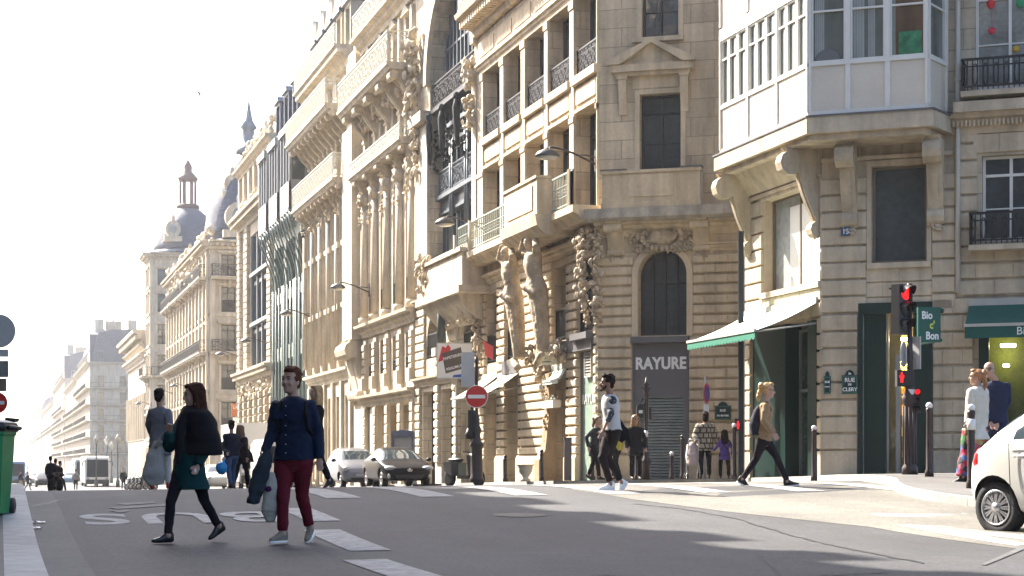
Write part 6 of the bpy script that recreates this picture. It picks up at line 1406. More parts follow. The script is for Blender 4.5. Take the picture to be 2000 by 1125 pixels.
def head(b, c, yaw, pitch=0, s=1.0):
    T = Matrix.Translation(c) @ Matrix.Rotation(yaw, 4, 'Z') @ Matrix.Rotation(pitch, 4, 'X') @ Matrix.Scale(s, 4)
    old = b.T; b.T = T; rings = []
    for t, w, f, bk in HEAD:
        z = (t-.5)*.235; r_ = []
        for k in range(20):
            a = 2*math.pi*k/20; x = w*math.cos(a); y = math.sin(a); y = y*bk if y > 0 else y*f
            if t < .15 and bk < 0: y = -f*.5+math.sin(a)*(f+bk)*.5
            r_.append((x, y, z))
        rings.append(r_)
    b.loft(rings)
    b.tube([(0,-.084,.022),(0,-.098,-.004),(0,-.107,-.022),(0,-.088,-.034)], [.009,.012,.016,.012], 8)
    b.ell((0,-.082,-.062), (.024,.012,.014)); b.ell((0,-.074,-.098), (.02,.016,.014))
    for sg in (-1,1):
        b.ell((sg*.03,-.082,.030), (.026,.010,.008)); b.ell((sg*.072,.010,-.01), (.010,.018,.032)); b.ell((sg*.04,-.066,-.03), (.022,.018,.022))
    b.T = old; return T
def hand(b, w, el, s=1.0, curl=.5, side=1):
    w = Vector(w); dr = (w-Vector(el)).normalized(); 
    sd = dr.cross(Vector((0,1,0))); sd = sd.normalized() if sd.length > .1 else Vector((1,0,0)); nrm = sd.cross(dr).normalized()
    pc = w+dr*.048*s
    rot = Matrix((sd, nrm, dr)).transposed()
    b.ell(pc, (.038*s,.016*s,.052*s), 0, 12, 8, rot)
    for k, (o, L_) in enumerate(((-.027,.062),(-.009,.074),(.009,.07),(.026,.054))):
        p0 = pc+sd*o*s+dr*.035*s; p1 = p0+dr*L_*.5*s-nrm*curl*.014*s; p2 = p1+dr*L_*.36*s*(1-curl*.4)-nrm*curl*.03*s
        b.tube([p0, p1, p2], [.0095*s,.0088*s,.007*s], 7)
    p0 = pc-dr*.02*s+sd*side*.03*s; b.tube([p0, p0+sd*side*.024*s+dr*.03*s-nrm*.008*s, p0+sd*side*.024*s+dr*.058*s-nrm*.016*s], [.012*s,.011*s,.008*s], 7)
def lerp3(a, b, t): return tuple(a[i]+(b[i]-a[i])*t for i in range(3))
def person(label, px, d, P, group=None, base=None):
    """P: pose and outfit; joints in metres for the figure's own size, x to the picture's right, y away"""
    X, Y = at(px, d); z0 = gnd(X, Y)+P.get('up', 0)
    r = empty('person', (X, Y, z0), label, 'person', group, -AZ)
    k = P.get('k', 1.0); vox = P.get('vox', .012); yaw = R(P.get('yaw', 0)); hy = R(P.get('hyaw', P.get('yaw', 0)))
    pel = Vector(P.get('pel', (0,0,.92*k))); neck = Vector(P.get('neck', (pel.x, pel.y, 1.44*k))); hd = Vector(P.get('head', (neck.x, neck.y-.02, 1.63*k)))
    rv = Vector((math.cos(yaw), math.sin(yaw), 0)); fv = Vector((math.sin(yaw), -math.cos(yaw), 0))
    sw = P.get('sw', .185)*k; bl = P.get('bulk', 1.0); hw = P.get('hw', .165)*k*bl
    sh = [neck-rv*(sw-.03*k)-Vector((0,0,.082*k)), neck+rv*(sw-.03*k)-Vector((0,0,.082*k))]; hp = [pel-rv*.09*k, pel+rv*.09*k]
    legs, arms = P['legs'], P['arms']
    sk_ = P.get('skin', SK)
    def torso(b, g, z_lo=None, flare=0, flen=None):
        H = neck.z-pel.z
        prof = [(-.22 if z_lo is None else None, hw*.95, .115),(0,hw,.12),(.2,hw*.94,.11),(.42,hw*.88,.102),(.62,hw*1.02,.115),(.8,sw*.95,.112),(.9,sw*.9,.095),(.95,sw*.7,.08),(1.0,sw*.40,.062)]
        rings = []
        if z_lo is not None:
            z = z_lo
            for q in (0,.33,.66):
                zz = z_lo+(pel.z-z_lo)*q; f_ = flare*(1-q); c = pel+Vector((P.get('skx',0),P.get('sky',0),0))*(1-q)
                rings.append(ring(c.x, c.y, zz, hw+f_+g, .125*k*bl+f_*.8+g, yaw))
            prof = prof[1:]
        for t, w, dp in prof:
            c = pel.lerp(neck, max(t, 0)); zz = pel.z+H*t
            rings.append(ring(c.x, c.y, zz, w+g, dp*k*bl+g, yaw))
        b.loft(rings)
    def arm(b, i, g, cut=1.0):
        el, wr_ = Vector(arms[i][0]), Vector(arms[i][1]); e2 = el.lerp(wr_, cut)
        b.ell(sh[i]-Vector((0,0,.01*k)), (.052*k+g,.055*k+g,.058*k+g), 0, 12, 8)
        b.tube([sh[i], sh[i].lerp(el,.5), el, el.lerp(e2,.5), e2], [.050*k+g,.050*k+g,.041*k+g,.038*k+g,.029*k+g], 14)
    def leg(b, i, g, zend=None, taper=1.0):
        kn, an = Vector(legs[i][0]), Vector(legs[i][1])
        b.tube([hp[i]+Vector((0,0,.02)), hp[i].lerp(kn,.35), hp[i].lerp(kn,.75), kn, kn.lerp(an,.35), kn.lerp(an,.75), an+Vector((0,0,.0))], [(.092*k*bl+g),(.085*k*bl+g),(.068*k+g),(.058*k+g),(.057*k*taper+g),(.046*k*taper+g),(.042*k*taper+g)], 16)
    # body: one continuous surface
    b = MB(); torso(b, -.022*k); T = head(b, hd, hy, R(P.get('hpitch', 0)), k*P.get('hs', 1.06))
    b.tube([neck-Vector((0,0,.05)), neck+Vector((0,0,.03)), hd+Vector((0,0,-.06*k))+Vector((-math.sin(hy),math.cos(hy),0))*.02], [.06*k,.054*k,.052*k], 14)
    for i in (0,1):
        arm(b, i, -.012*k); leg(b, i, -.014*k)
        hand(b, arms[i][1], arms[i][0], k, P.get('curl', .5), -1 if i else 1)
        an = Vector(legs[i][1]); b.ell(an, (.04*k,.04*k,.05*k))
    finishmesh(b, 'body', sk_, r, min(vox, .012) if vox < .02 else vox*.7, 0, sm=1)
    if vox < .02:
        for sg in (-1,1):
            e = MB(); e.ell((sg*.031,-.0865,.012), (.013,.006,.0065), 0, 10, 6); e.T = None; link('eye', e.mesh('eye', EYE), r, T)
        e = MB(); e.ell((0,-.094,-.058), (.022,.007,.006), 0, 10, 6); link('mouth', e.mesh('mouth', LIP), r, T)
        e = MB()
        for sg in (-1,1): e.tube([(sg*.015,-.093,.032),(sg*.034,-.092,.037),(sg*.05,-.08,.033)], .0035, 5)
        link('eyebrows', e.mesh('eyebrows', P.get('hairm', HB)), r, T)
    # trousers
    tm = P.get('trm')
    if tm:
        b = MB(); torso_z = pel.z
        b.loft([ring(pel.x,pel.y,pel.z-.13*k,hw*.9,.105*k*bl,yaw), ring(pel.x,pel.y,pel.z-.04*k,hw*1.0,.12*k*bl,yaw), ring(pel.x,pel.y,pel.z+.06*k,hw*.99,.118*k*bl,yaw), ring(pel.x,pel.y,pel.z+.1*k,hw*.94,.11*k*bl,yaw)])
        for i in (0,1):
            kn, an = Vector(legs[i][0]), Vector(legs[i][1]); g = P.get('trg', .008); tp = P.get('trt', 1.0)
            b.tube([hp[i], hp[i].lerp(kn,.35), hp[i].lerp(kn,.75), kn, kn.lerp(an,.4), kn.lerp(an,.8), kn.lerp(an,P.get('trc',.96))], [(.094*k*bl+g),(.088*k*bl+g),(.07*k+g),(.06*k+g),(.055*k*tp+g),(.05*k*tp+g),(.046*k*tp+g)], 16)
        finishmesh(b, 'trousers', tm, r, vox, P.get('wr', .006), 8, 2, seed=px)
    # upper garment
    b = MB(); g = P.get('topg', .008); torso(b, g, P.get('hem', pel.z-.05*k), P.get('flare', .0))
    slv = P.get('sleeve', 1.0)
    for i in (0,1): arm(b, i, g+.004, slv)
    if P.get('collar'): b.lathe([(.085*k,-.05),(.072*k,-.005),(.066*k,.016)], (neck.x, neck.y, neck.z+.0), 14)
    else: b.tube([neck-Vector((0,0,.05)), neck+Vector((0,0,.0))], [.075*k,.062*k], 12)
    finishmesh(b, P.get('topn', 'shirt'), P['topm'], r, vox, P.get('wr', .007), 8, 2, seed=px+3)
    if P.get('vest'):      # body panel of another colour over the sleeved layer
        b = MB(); torso(b, g+.010, P.get('hem', pel.z-.05*k), 0); finishmesh(b, 'shirt_front', P['vest'], r, vox, .005, 8, 2, seed=px)
    # shoes
    for i in (0,1):
        an = Vector(legs[i][1]); ty = R(legs[i][2]); pt = R(legs[i][3]) if len(legs[i]) > 3 else 0
        T2 = Matrix.Translation(an) @ Matrix.Rotation(ty, 4, 'Z') @ Matrix.Rotation(pt, 4, 'X')
        b = MB(); b.T = T2; q = k*P.get('foot', 1.0)*.93
        rr = [(.07,.020,.02,-.07),(.05,.030,.045,-.088),(-.0,.033,.05,-.09),(-.05,.033,.015,-.09),(-.1,.038,-.02,-.09),(-.15,.036,-.035,-.09),(-.18,.028,-.045,-.088),(-.2,.012,-.055,-.082)]
        rings = [[(w*c_*q, y*q, (zl_ if s__ < 0 else zt_)*q if abs(s__) > .5 else ((zl_+zt_)/2+.5*(zt_-zl_)*s__)*q) for c_, s__ in [(math.cos(2*math.pi*j/14), math.sin(2*math.pi*j/14)) for j in range(14)]] for y, w, zt_, zl_ in rr]
        b.loft(rings); o = finishmesh(b, 'shoe', P.get('shm', M_black), r, max(vox*.8,.007), 0, sm=2)
        if P.get('solem'):
            s_ = MB(); s_.T = T2; s_.loft([[(w*1.08*math.cos(2*math.pi*j/16)*q, (-.065+.14*math.sin(2*math.pi*j/16)*1.0)*q, z*q) for j in range(16)] for w, z in ((.042,-.098),(.044,-.095),(.044,-.078),(.042,-.076))]); s_.build('sole', P['solem'], o)
    # hair
    if P.get('hair'):
        b = MB(); b.T = T; st = P['hair']
        b.ell((0,.022,.032), (.083,.096,.092), 0, 18, 12)
        if st == 'short':
            rg = random.Random(int(px))
            for _ in range(26): a_ = rg.uniform(0,6.28); e_ = rg.uniform(.35,1.4); b.ell((.075*math.cos(a_)*math.cos(e_), .025+.085*math.sin(a_)*math.cos(e_) if math.sin(a_) > -.6 else -.035, .045+.085*math.sin(e_)), (.026,.026,.02), 0, 8, 5)
            b.ell((.01,-.055,.098), (.055,.03,.026), 0, 12, 8); b.ell((0,.05,-.02), (.07,.05,.07), 0, 12, 8)
        if st in ('long','longer'):
            Lh = .2 if st == 'long' else .3
            b.loft([[(rx*math.cos(2*math.pi*j/20), cy_+ry*math.sin(2*math.pi*j/20), z_) for j in range(20)] for rx, ry, cy_, z_ in ((.03,.03,.03,.128),(.07,.075,.025,.112),(.094,.095,.03,.06),(.104,.085,.04,-.02),(.112,.078,.045,-.10),(.122,.075,.045,-.18),(.112,.065,.04,-.18-Lh*.35),(.07,.04,.035,-.18-Lh*.6))])
            for sg in (-1,1): b.tube([(sg*.03,-.055,.105),(sg*.08,-.03,.05),(sg*.094,-.005,-.04),(sg*.1,-.015,-.14),(sg*.09,-.02,-.16-Lh*.4)], [.02,.022,.024,.03,.018], 10)
            b.ell((0,-.04,.098), (.06,.045,.024), 0, 12, 8)
        if st == 'bun': b.ell((0,.11,.06), (.06,.05,.06), 0, 12, 8); b.tube([(0,.08,.05),(.02,.12,-.03),(.0,.14,-.12),(.02,.12,-.2)], [.05,.045,.035,.01], 10); b.ell((0,-.04,.1), (.06,.05,.03))
        if st == 'scarf': b.tube([(0,.06,.05),(0,.08,-.06),(0,.07,-.14)], [.085,.08,.06], 12)
        if st == 'bald': pass
        b.T = None if False else b.T
        o = finishmesh(b, 'hair', P.get('hairm', HB), r, max(vox*.7,.007), .006 if vox < .02 else .004, 22, 1, seed=px)
        if P.get('beard'):
            b = MB(); b.T = T; b.tube([(-.06,-.02,-.04),(-.045,-.06,-.085),(0,-.086,-.1),(.045,-.06,-.085),(.06,-.02,-.04)], [.014,.02,.022,.02,.014], 8); b.ell((0,-.094,-.046), (.028,.008,.008)); finishmesh(b, 'beard', HB, r, .009, .003, 30, 1)
    if P.get('glasses'):
        b = MB()
        for sg in (-1,1): b.tube([(sg*.033+.024*math.cos(a*.5236), -.097, .012+.018*math.sin(a*.5236)) for a in range(13)], .003, 5); b.tube([(sg*.057,-.095,.015),(sg*.076,0,.012)], .003, 5)
        b.tube([(-.01,-.099,.014),(.01,-.099,.014)], .003, 5); link('glasses', b.mesh('glasses', M_black), r, T)
    return r, T
def prop(name, label, cat, r, b, m, vox=None, wr=0, group=None, extra=None):
    """a bag or the like: a thing of its own standing where its carrier holds it; b is in the carrier's frame"""
    e = empty(name, tuple(r.location), label, cat, group, r.rotation_euler.z)
    if vox: finishmesh(b, 'body', m, e, vox, wr, 9, 2)
    else: b.build('body', m, e)
    return e
s1 = 195.0
# 1 woman in teal coat
def q(px, py, y=0, cx=370, gy=1066, s=195.0): return ((px-cx)/s, y, (gy-py)/s)
TEAL = cloth('coat_teal', (.004,.042,.046)); BLK = cloth('cloth_black', (.008,.007,.009)); TIGHT = cloth('tights', (.012,.009,.014))
P = dict(k=.95, yaw=-48, hyaw=-62, hpitch=6, pel=q(368,905), neck=q(378,802), head=q(379,778,-.03), sw=.165, hw=.15, vox=.01,
    legs=[(q(338,985,-.12), q(334,1050,-.16), -62, 0), (q(398,985,.05), q(424,1034,.10), -50, 30)],
    arms=[(q(334,880,-.16), q(342,850,-.3)), (q(408,866,.0), q(392,914,-.15))],
    topm=TEAL, topn='coat', hem=q(0,962)[2], flare=.035, topg=.02, skx=.03, trm=TIGHT, trg=-.004, hair='long', hairm=mat('hair_brown', (.045,.017,.010), .85, spec=.12, noise_amt=.4, nscale=35), shm=mat('boot_black', (.012,.012,.014), .3), foot=.95, curl=.8)
r, T = person('young woman with long brown hair, teal coat and black shawl crossing the road', 370, 18.0, P)
b = MB(); nk = Vector(P['neck']); yw = R(-48)
b.loft([ring(nk.x+.11,nk.y+.0,q(0,895)[2],.185,.22,0), ring(nk.x+.09,nk.y+.0,q(0,862)[2],.18,.22,0), ring(nk.x+.06,nk.y-.01,q(0,830)[2],.165,.215,0), ring(nk.x+.03,nk.y-.02,q(0,812)[2],.15,.20,0), ring(nk.x+.01,nk.y-.01,q(0,803)[2],.12,.15,0), ring(nk.x,nk.y,q(0,798)[2],.085,.085,0)])
b.tube([q(372,806,-.12), q(362,830,-.2), q(358,870,-.22), q(356,912,-.2)], [.05,.05,.045,.03], 10)
finishmesh(b, 'shawl', BLK, r, .012, .012, 6, 3)
CAN = cloth('canvas_cream', (.42,.40,.35)); GRB = cloth('bag_grey', (.36,.34,.32))
b = MB(); b.loft([ring(*q(309,955,-.15)[:2], q(0,953)[2], .08, .04, 0), ring(*q(306,930,-.15)[:2], q(0,932)[2], .12, .07, 0), ring(*q(310,895,-.15)[:2], q(0,895)[2], .09, .055, 0), ring(*q(318,868,-.15)[:2], q(0,868)[2], .05, .03, 0)])
b.tube([q(312,880,-.2), q(326,856,-.28), q(338,846,-.33)], .012, 6); b.tube([q(322,880,-.15), q(334,858,-.25), q(342,848,-.3)], .012, 6)
e = empty('tote_bag', tuple(r.location), 'pale tote bag hanging from the raised hand of the woman in teal', 'bag', None, -AZ); finishmesh(b, 'body', GRB, e, .01, .012, 7, 2)
b = MB(); b.ell(q(388,926,-.2), (.012,.008,.03)); prop('phone', 'small white object in the lowered hand of the woman in teal', 'phone', r, b, M_wsign)
# 2 man in denim shirt
def q2(px, py, y=0): return q(px, py, y, 570, 1064)
DEN = cloth('denim_navy', (.007,.014,.038)); RED = cloth('trousers_burgundy', (.10,.006,.014)); KH = cloth('suede_grey', (.20,.18,.14))
P = dict(k=1.02, yaw=-14, hyaw=-28, hpitch=-4, pel=q2(574,898), neck=q2(573,780,.0), head=q2(569,748,-.03), sw=.205, hw=.165, bulk=1.12, vox=.01,
    legs=[(q2(556,978,-.14), q2(556,1044,-.16), -35, 0), (q2(590,972,.0), q2(604,1034,.08), -8, 22)],
    arms=[(q2(532,846,-.02), q2(520,886,-.1)), (q2(618,848,.04), q2(624,898,-.02))],
    topm=DEN, hem=q2(0,903)[2], collar=True, topg=.012, trm=RED, trg=.004, trc=.93, wr=.009, hair='short', hairm=HR, shm=KH, solem=M_wsign, curl=.6)
r, T = person('young man in navy denim shirt and burgundy trousers walking beside the woman in teal', 570, 18.0, P)
b = MB()
fy = Vector((math.sin(R(-14)), -math.cos(R(-14)), 0))
for py in (797,815,835,853,871,888): 
    c = Vector(q2(568,py))+fy*.139; b.ell(c, (.0048,.0048,.0048), 0, 8, 6)
b.build('shirt_buttons', M_wsign, r)
b = MB()
for xx in (548,592): b.box((xx-570)/195-.045, (xx-570)/195+.045, -.157+(.02 if xx > 570 else -.01), -.13, q2(0,822)[2], q2(0,806)[2])
b.build('shirt_pockets', DEN, r)
b = MB(); 
for x0, x1 in ((548,545),(598,601)): b.tube([q2(x0+4,786,.06), q2(x0,790,-.1), q2(x1,812,-.155), q2(x1+3,840,-.14), q2(x1+12,856,.02)], .02, 6)
b.ell(q2(592,838,.2), (.17,.1,.24), 0, 14, 10); prop('backpack', 'dark backpack on the back of the man in burgundy trousers', 'backpack', r, b, BLK, .012, .006)
b = MB(); b.loft([ring(*q2(500,985,-.18)[:2], q2(0,986)[2], .05, .04, 0), ring(*q2(506,960,-.18)[:2], q2(0,960)[2], .08, .05, 0), ring(*q2(514,925,-.15)[:2], q2(0,925)[2], .09, .06, 0), ring(*q2(522,896,-.12)[:2], q2(0,896)[2], .07, .05, 0), ring(*q2(524,880,-.1)[:2], q2(0,880)[2], .03, .03, 0)])
b.tube([q2(512,930,-.16), q2(500,970,-.2), q2(494,988,-.2)], [.05,.05,.04], 8); prop('jacket', 'dark jacket carried over the arm of the man in the denim shirt', 'jacket', r, b, cloth('jacket_slate', (.022,.032,.042)), .012, .014)
b = MB(); b.loft([ring(*q2(531,1018,-.12)[:2], q2(0,1022)[2], .045, .02, 0), ring(*q2(530,1000,-.12)[:2], q2(0,1000)[2], .085, .045, 0), ring(*q2(533,960,-.12)[:2], q2(0,955)[2], .075, .04, 0), ring(*q2(530,925,-.12)[:2], q2(0,925)[2], .05, .02, 0)]); b.tube([q2(526,930,-.06), q2(524,895,-.08)], .01, 5)
e = prop('shopping_bag', 'cream canvas bag with dark print hanging by the red trousers', 'bag', r, b, CAN, .01, .008)
b = MB(); b.ell(q2(529,958,-.165), (.03,.012,.03)); b.build('print', cloth('print_purple', (.06,.01,.06)), e)
# generic poses --------------------------------------------------
def stand(k=1., yaw=0, spread=.1): 
    c, s_ = math.cos(R(yaw)), math.sin(R(yaw))
    f = lambda a, b_, z: (a*c-b_*s_, a*s_+b_*c, z*k)
    return dict(k=k, yaw=yaw, legs=[(f(-.1,-.02,.5), f(-spread,.03,.09), yaw, 0), (f(.1,-.03,.5), f(spread,.0,.09), yaw, 0)], arms=[(f(-.25,.03,1.12), f(-.25,-.08,.86)), (f(.25,.03,1.12), f(.25,-.08,.86))])
def walk(k=1., yaw=90, st=.28, arm=.14):
    c, s_ = math.cos(R(yaw)), math.sin(R(yaw)); f = lambda a, b_, z: ((a*c-b_*s_)*k, (a*s_+b_*c)*k, z*k)      # b_ negative is forward
    return dict(k=k, yaw=yaw, legs=[(f(-.09,-st*.75,.5), f(-.09,-st,.09), yaw, 0), (f(.09,st*.25,.49), f(.09,st*1.05,.14), yaw, 32)], arms=[(f(-.24,.1,1.14), f(-.24,arm*.3,.88)), (f(.24,-.05,1.14), f(.24,-arm*1.6,.92))])
# 3 man in grey coat seen from behind
GC = cloth('coat_grey', (.13,.13,.145)); WT = cloth('trousers_white', (.5,.48,.45))
P = walk(1.03, 165, .16); P.update(topm=GC, topn='coat', hem=.62, flare=.03, topg=.018, collar=True, trm=WT, hair='short', hyaw=165, shm=mat('shoe_red', (.35,.02,.02), .5), vox=.014)
person('man in long grey coat and red shoes seen from behind on the left', 312, 32.5, P)
# 4 couple behind: blue jacket with blue bag
BJ = cloth('jacket_navy', (.018,.018,.03)); JE = cloth('jeans', (.04,.07,.14))
P = walk(1., 200, .34); P.update(topm=BJ, topn='jacket', trm=JE, hair='short', topg=.03, bulk=1.1, vox=.018, hyaw=200, arms=[((-.24,.02,1.14),(-.1,-.16,.95)),((.24,.05,1.14),(-.12,-.18,.82))])
r, T = person('person in navy jacket and jeans carrying a bright blue plastic bag', 452, 46, P)
b = MB(); b.ell((-.22,-.22,.55), (.15,.12,.17), 0, 14, 10); b.tube([(-.18,-.2,.7),(-.12,-.19,.84)], [.04,.015], 6); prop('plastic_bag', 'bright blue plastic bag held by the person in jeans', 'bag', r, b, mat('plastic_blue', (.01,.22,.50), .35), .02, .014)
P = walk(.97, 150, .2); P.update(topm=cloth('jacket_brown_black', (.025,.016,.016)), topn='jacket', trm=BLK, hair='long', hairm=mat('hair_auburn', (.13,.06,.03), .6, noise_amt=.3), topg=.03, vox=.018)
r, T = person('woman with auburn hair and dark jacket walking beside the person in jeans', 470, 47.5, P)
b = MB(); b.loft([ring(.2,-.05,.72,.17,.07,R(20)), ring(.18,-.05,.95,.14,.06,R(20)), ring(.08,-.04,1.2,.03,.02,R(20))]); b.tube([(.08,-.06,1.2),(-.05,-.06,1.42)], .012, 5); prop('handbag', 'dark brown handbag on the shoulder of the auburn haired woman', 'bag', r, b, cloth('leather_brown', (.03,.018,.014)), .02, .006)
# 5 person hidden behind the denim man
P = walk(.98, -60, .2); P.update(topm=BLK, topn='coat', trm=TIGHT, hair='long', hairm=HBL, vox=.02); person('dark clothed person mostly hidden behind the man in burgundy trousers', 617, 30, P)
# 6 walking man with white trainers
def q6(px, py, y=0): return q(px, py, y, 1190, 957, 129)
FLO = mat('sleeve_floral', (.05,.06,.08), .8); n_ = FLO.node_tree.nodes; l_ = FLO.node_tree.links; vo = n_.new('ShaderNodeTexVoronoi'); vo.inputs['Scale'].default_value = 45; cr = n_.new('ShaderNodeValToRGB'); cr.color_ramp.elements[0].color = (.28,.30,.30,1); cr.color_ramp.elements[1].color = (.015,.02,.035,1); cr.color_ramp.elements[0].position = .25; cr.color_ramp.elements[1].position = .35
tc_ = n_.new('ShaderNodeTexCoord'); l_.new(tc_.outputs['Object'], vo.inputs['Vector']); l_.new(vo.outputs['Distance'], cr.inputs[0]); l_.new(cr.outputs[0], n_['Principled BSDF'].inputs['Base Color'])
P = dict(k=1.0, yaw=-75, hyaw=-82, pel=q6(1196,842), neck=q6(1191,770,.0), head=q6(1186,748,0), sw=.17, hw=.155, vox=.012,
    legs=[(q6(1176,893,-.08), q6(1192,945,-.1), -82, 0), (q6(1188,893,.1), q6(1214,942,.1), -70, 52)],
    arms=[(q6(1192,808,-.2), q6(1176,842,-.24)), (q6(1186,806,.18), q6(1178,838,.15))], topm=FLO, sleeve=.45, hem=q6(0,838)[2], vest=cloth('shirt_pale_grey', (.48,.47,.47)), trm=cloth('trousers_dark', (.022,.016,.015)), trc=.9, trt=.9, hair='short', beard=True, skin=SKD, shm=mat('trainer_white', (.72,.72,.72), .5), solem=M_wsign)
r, T = person('bearded man in pale shirt with floral sleeves and white trainers walking left', 1190, 27.1, P)
b = MB(); b.loft([ring(*q6(1218,855,.1)[:2], q6(0,860)[2], .12, .05, 0), ring(*q6(1212,840,.1)[:2], q6(0,842)[2], .13, .06, 0), ring(*q6(1206,815,.1)[:2], q6(0,815)[2], .04, .03, 0)]); b.tube([q6(1206,818,.08), q6(1202,785,-.05), q6(1190,775,-.1)], .01, 5); b.tube([q6(1206,830,.12), q6(1226,838,.1), q6(1212,862,.1)], .045, 8); prop('messenger_bag', 'black shoulder bag swinging behind the bearded man', 'bag', r, b, BLK, .012, .006)
# 7 8 pedestrians near the shutter
P = walk(.95, 60, .2); P.update(neck=(.06,0,1.34), head=(.10,-.02,1.5), topm=cloth('coat_charcoal', (.03,.03,.034)), topn='coat', hem=.6, trm=BLK, hair='bun', hairm=mat('hair_grey_brown', (.16,.10,.06), .6), vox=.016, up=.12)
person('stooping person in charcoal coat just behind the bearded man', 1160, 45.5, P)
P = stand(.95, 15); P.update(topm=BLK, topn='coat', hem=.62, flare=.04, topg=.02, trm=BLK, hair='longer', hairm=mat('hair_honey', (.24,.13,.05), .5, noise_amt=.35, nscale=30), vox=.014, glasses=True, up=.12)
person('long haired woman in black coat and sunglasses beside the slender post', 1241, 46.3, P)
P = walk(.9, -120, .15); P.update(topm=cloth('yellow_top', (.45,.38,.06)), trm=BLK, hair='short', vox=.02, up=.12); person('small partly hidden person in a yellow top behind the bearded man', 1204, 48, P)
# 9 10 woman in checked shawl with child and pushchair
CHK = mat('check_wool', (.36,.31,.24), .9, joints=(.13,.13,.018), jcol=.12); 
P = stand(.98, 180); P.update(topm=CHK, topn='shawl', hem=.72, flare=.05, topg=.045, hair='scarf', hairm=HB, trm=BLK, vox=.014, up=.1, arms=[((.27,.0,1.1),(.34,.0,.9)),((-.25,-.05,1.1),(-.2,-.2,.95))])
person('woman in brown checked shawl seen from behind', 1377, 45.2, P)
PUR = mat('print_violet', (.09,.05,.22), .8, noise_amt=.6, nscale=14)
P = stand(.70, 180); P.update(topm=PUR, topn='dress', hem=.48, flare=.03, trm=BLK, hair='longer', hs=1.15, vox=.014, up=.1, sw=.17, arms=[((.2,0,.76),(.19,0,.6)),((-.2,0,.8),(-.28,0,.72))])
person('child with long dark hair in a violet patterned top', 1415, 44.9, P)
r = root_at('pushchair', 1353, 45, 'pale pink pushchair beside the woman in the checked shawl', 'pushchair', up=.1)
b = MB(); b.loft([ring(0,.1,.35,.15,.2,0), ring(0,.12,.6,.17,.22,0), ring(0,.15,.85,.14,.16,0), ring(0,.15,.95,.05,.06,0)]); finishmesh(b, 'hood', cloth('pink_cloth', (.42,.34,.33)), r, .02, .01)
b = MB(); b.tube([(-.17,-.25,.1),(-.14,.1,.5),(-.12,-.35,1.0),(.12,-.35,1.0),(.14,.1,.5),(.17,-.25,.1)], .014, 6); b.tube([(-.17,.3,.1),(-.12,.0,.5)], .014, 6); b.tube([(.17,.3,.1),(.12,.0,.5)], .014, 6); b.build('frame', M_rim, r)
for x in (-.18,.18):
    for y in (-.25,.3): wheel(r, x, y, .1, .04, 1 if x > 0 else -1)
# 12 blond woman striding
def qb(px, py, y=0): return q(px, py, y, 1492, 949, 122)
P = dict(k=.98, yaw=78, hyaw=80, hpitch=5, pel=qb(1492,856), neck=qb(1497,784), head=qb(1500,763), sw=.155, hw=.15, vox=.012,
    legs=[(qb(1478,896,.08), qb(1452,936,.12), 75, 28), (qb(1514,892,-.1), qb(1536,940,-.08), 80, -6)],
    arms=[(qb(1488,822,-.2), qb(1504,848,-.28)), (qb(1500,822,.18), qb(1514,846,.08))], topm=cloth('cardigan_beige', (.27,.18,.10)), topn='cardigan', hem=qb(0,862)[2], trm=TIGHT, trg=0, trc=.95, hair='bun', hairm=HBL, shm=M_black, solem=M_wsign, glasses=True)
r, T = person('blond woman in beige cardigan and black leggings striding right', 1492, 28.7, P)
b = MB(); b.loft([ring(*qb(1476,850,.02)[:2], qb(0,850)[2], .075, .11, 0), ring(*qb(1475,830,.02)[:2], qb(0,828)[2], .1, .13, 0), ring(*qb(1480,800,.02)[:2], qb(0,800)[2], .06, .1, 0), ring(*qb(1484,792,.02)[:2], qb(0,792)[2], .03, .06, 0)]); b.tube([qb(1484,795,-.1), qb(1495,785,-.15), qb(1504,800,-.12), qb(1494,826,-.12)], .014, 5)
prop('backpack', 'navy backpack on the back of the blond woman', 'backpack', r, b, BJ, .012, .006)
# 13 woman in cream coat 14 man in navy
FLW = mat('floral_trousers', (.3,.05,.08), .8); n_ = FLW.node_tree.nodes; l_ = FLW.node_tree.links; vo = n_.new('ShaderNodeTexVoronoi'); vo.inputs['Scale'].default_value = 11; sp_ = n_.new('ShaderNodeSeparateColor'); cr = n_.new('ShaderNodeValToRGB'); cr.color_ramp.interpolation = 'CONSTANT'
for i, (p, c) in enumerate(((0,(.02,.02,.025)),(.3,(.42,.02,.05)),(.5,(.45,.14,.18)),(.65,(.05,.16,.04)),(.78,(.05,.1,.25)),(.9,(.5,.4,.2)))):
    e = cr.color_ramp.elements[i] if i < 2 else cr.color_ramp.elements.new(p); e.position = p; e.color = (*c,1)
tc_ = n_.new('ShaderNodeTexCoord'); l_.new(tc_.outputs['Object'], vo.inputs['Vector']); l_.new(vo.outputs['Color'], sp_.inputs[0]); l_.new(sp_.outputs[0], cr.inputs[0]); l_.new(cr.outputs[0], n_['Principled BSDF'].inputs['Base Color'])
def qc(px, py, y=0): return q(px, py, y, 1902, 943, 133)
P = dict(k=.97, yaw=-150, hyaw=-110, pel=qc(1905,836), neck=qc(1910,748), head=qc(1907,728), sw=.17, hw=.15, vox=.012, legs=[(qc(1912,885,.08), qc(1918,932,.12), -120, 20), (qc(1886,885,-.05), qc(1877,932,-.1), -110, 10)],
    arms=[(qc(1928,790,.1), qc(1925,830,.05)), (qc(1890,786,-.1), qc(1884,822,-.16))], topm=cloth('coat_cream', (.60,.56,.48)), topn='coat', hem=qc(0,856)[2], flare=.07, topg=.02, collar=True, trm=FLW, trg=.045, trt=1.5, trc=.98, hair='bun', hairm=mat('hair_redblond', (.32,.15,.06), .5, noise_amt=.3), shm=M_black, up=.11)
person('woman in cream coat and wide floral trousers seen from behind', 1902, 27.6, P)
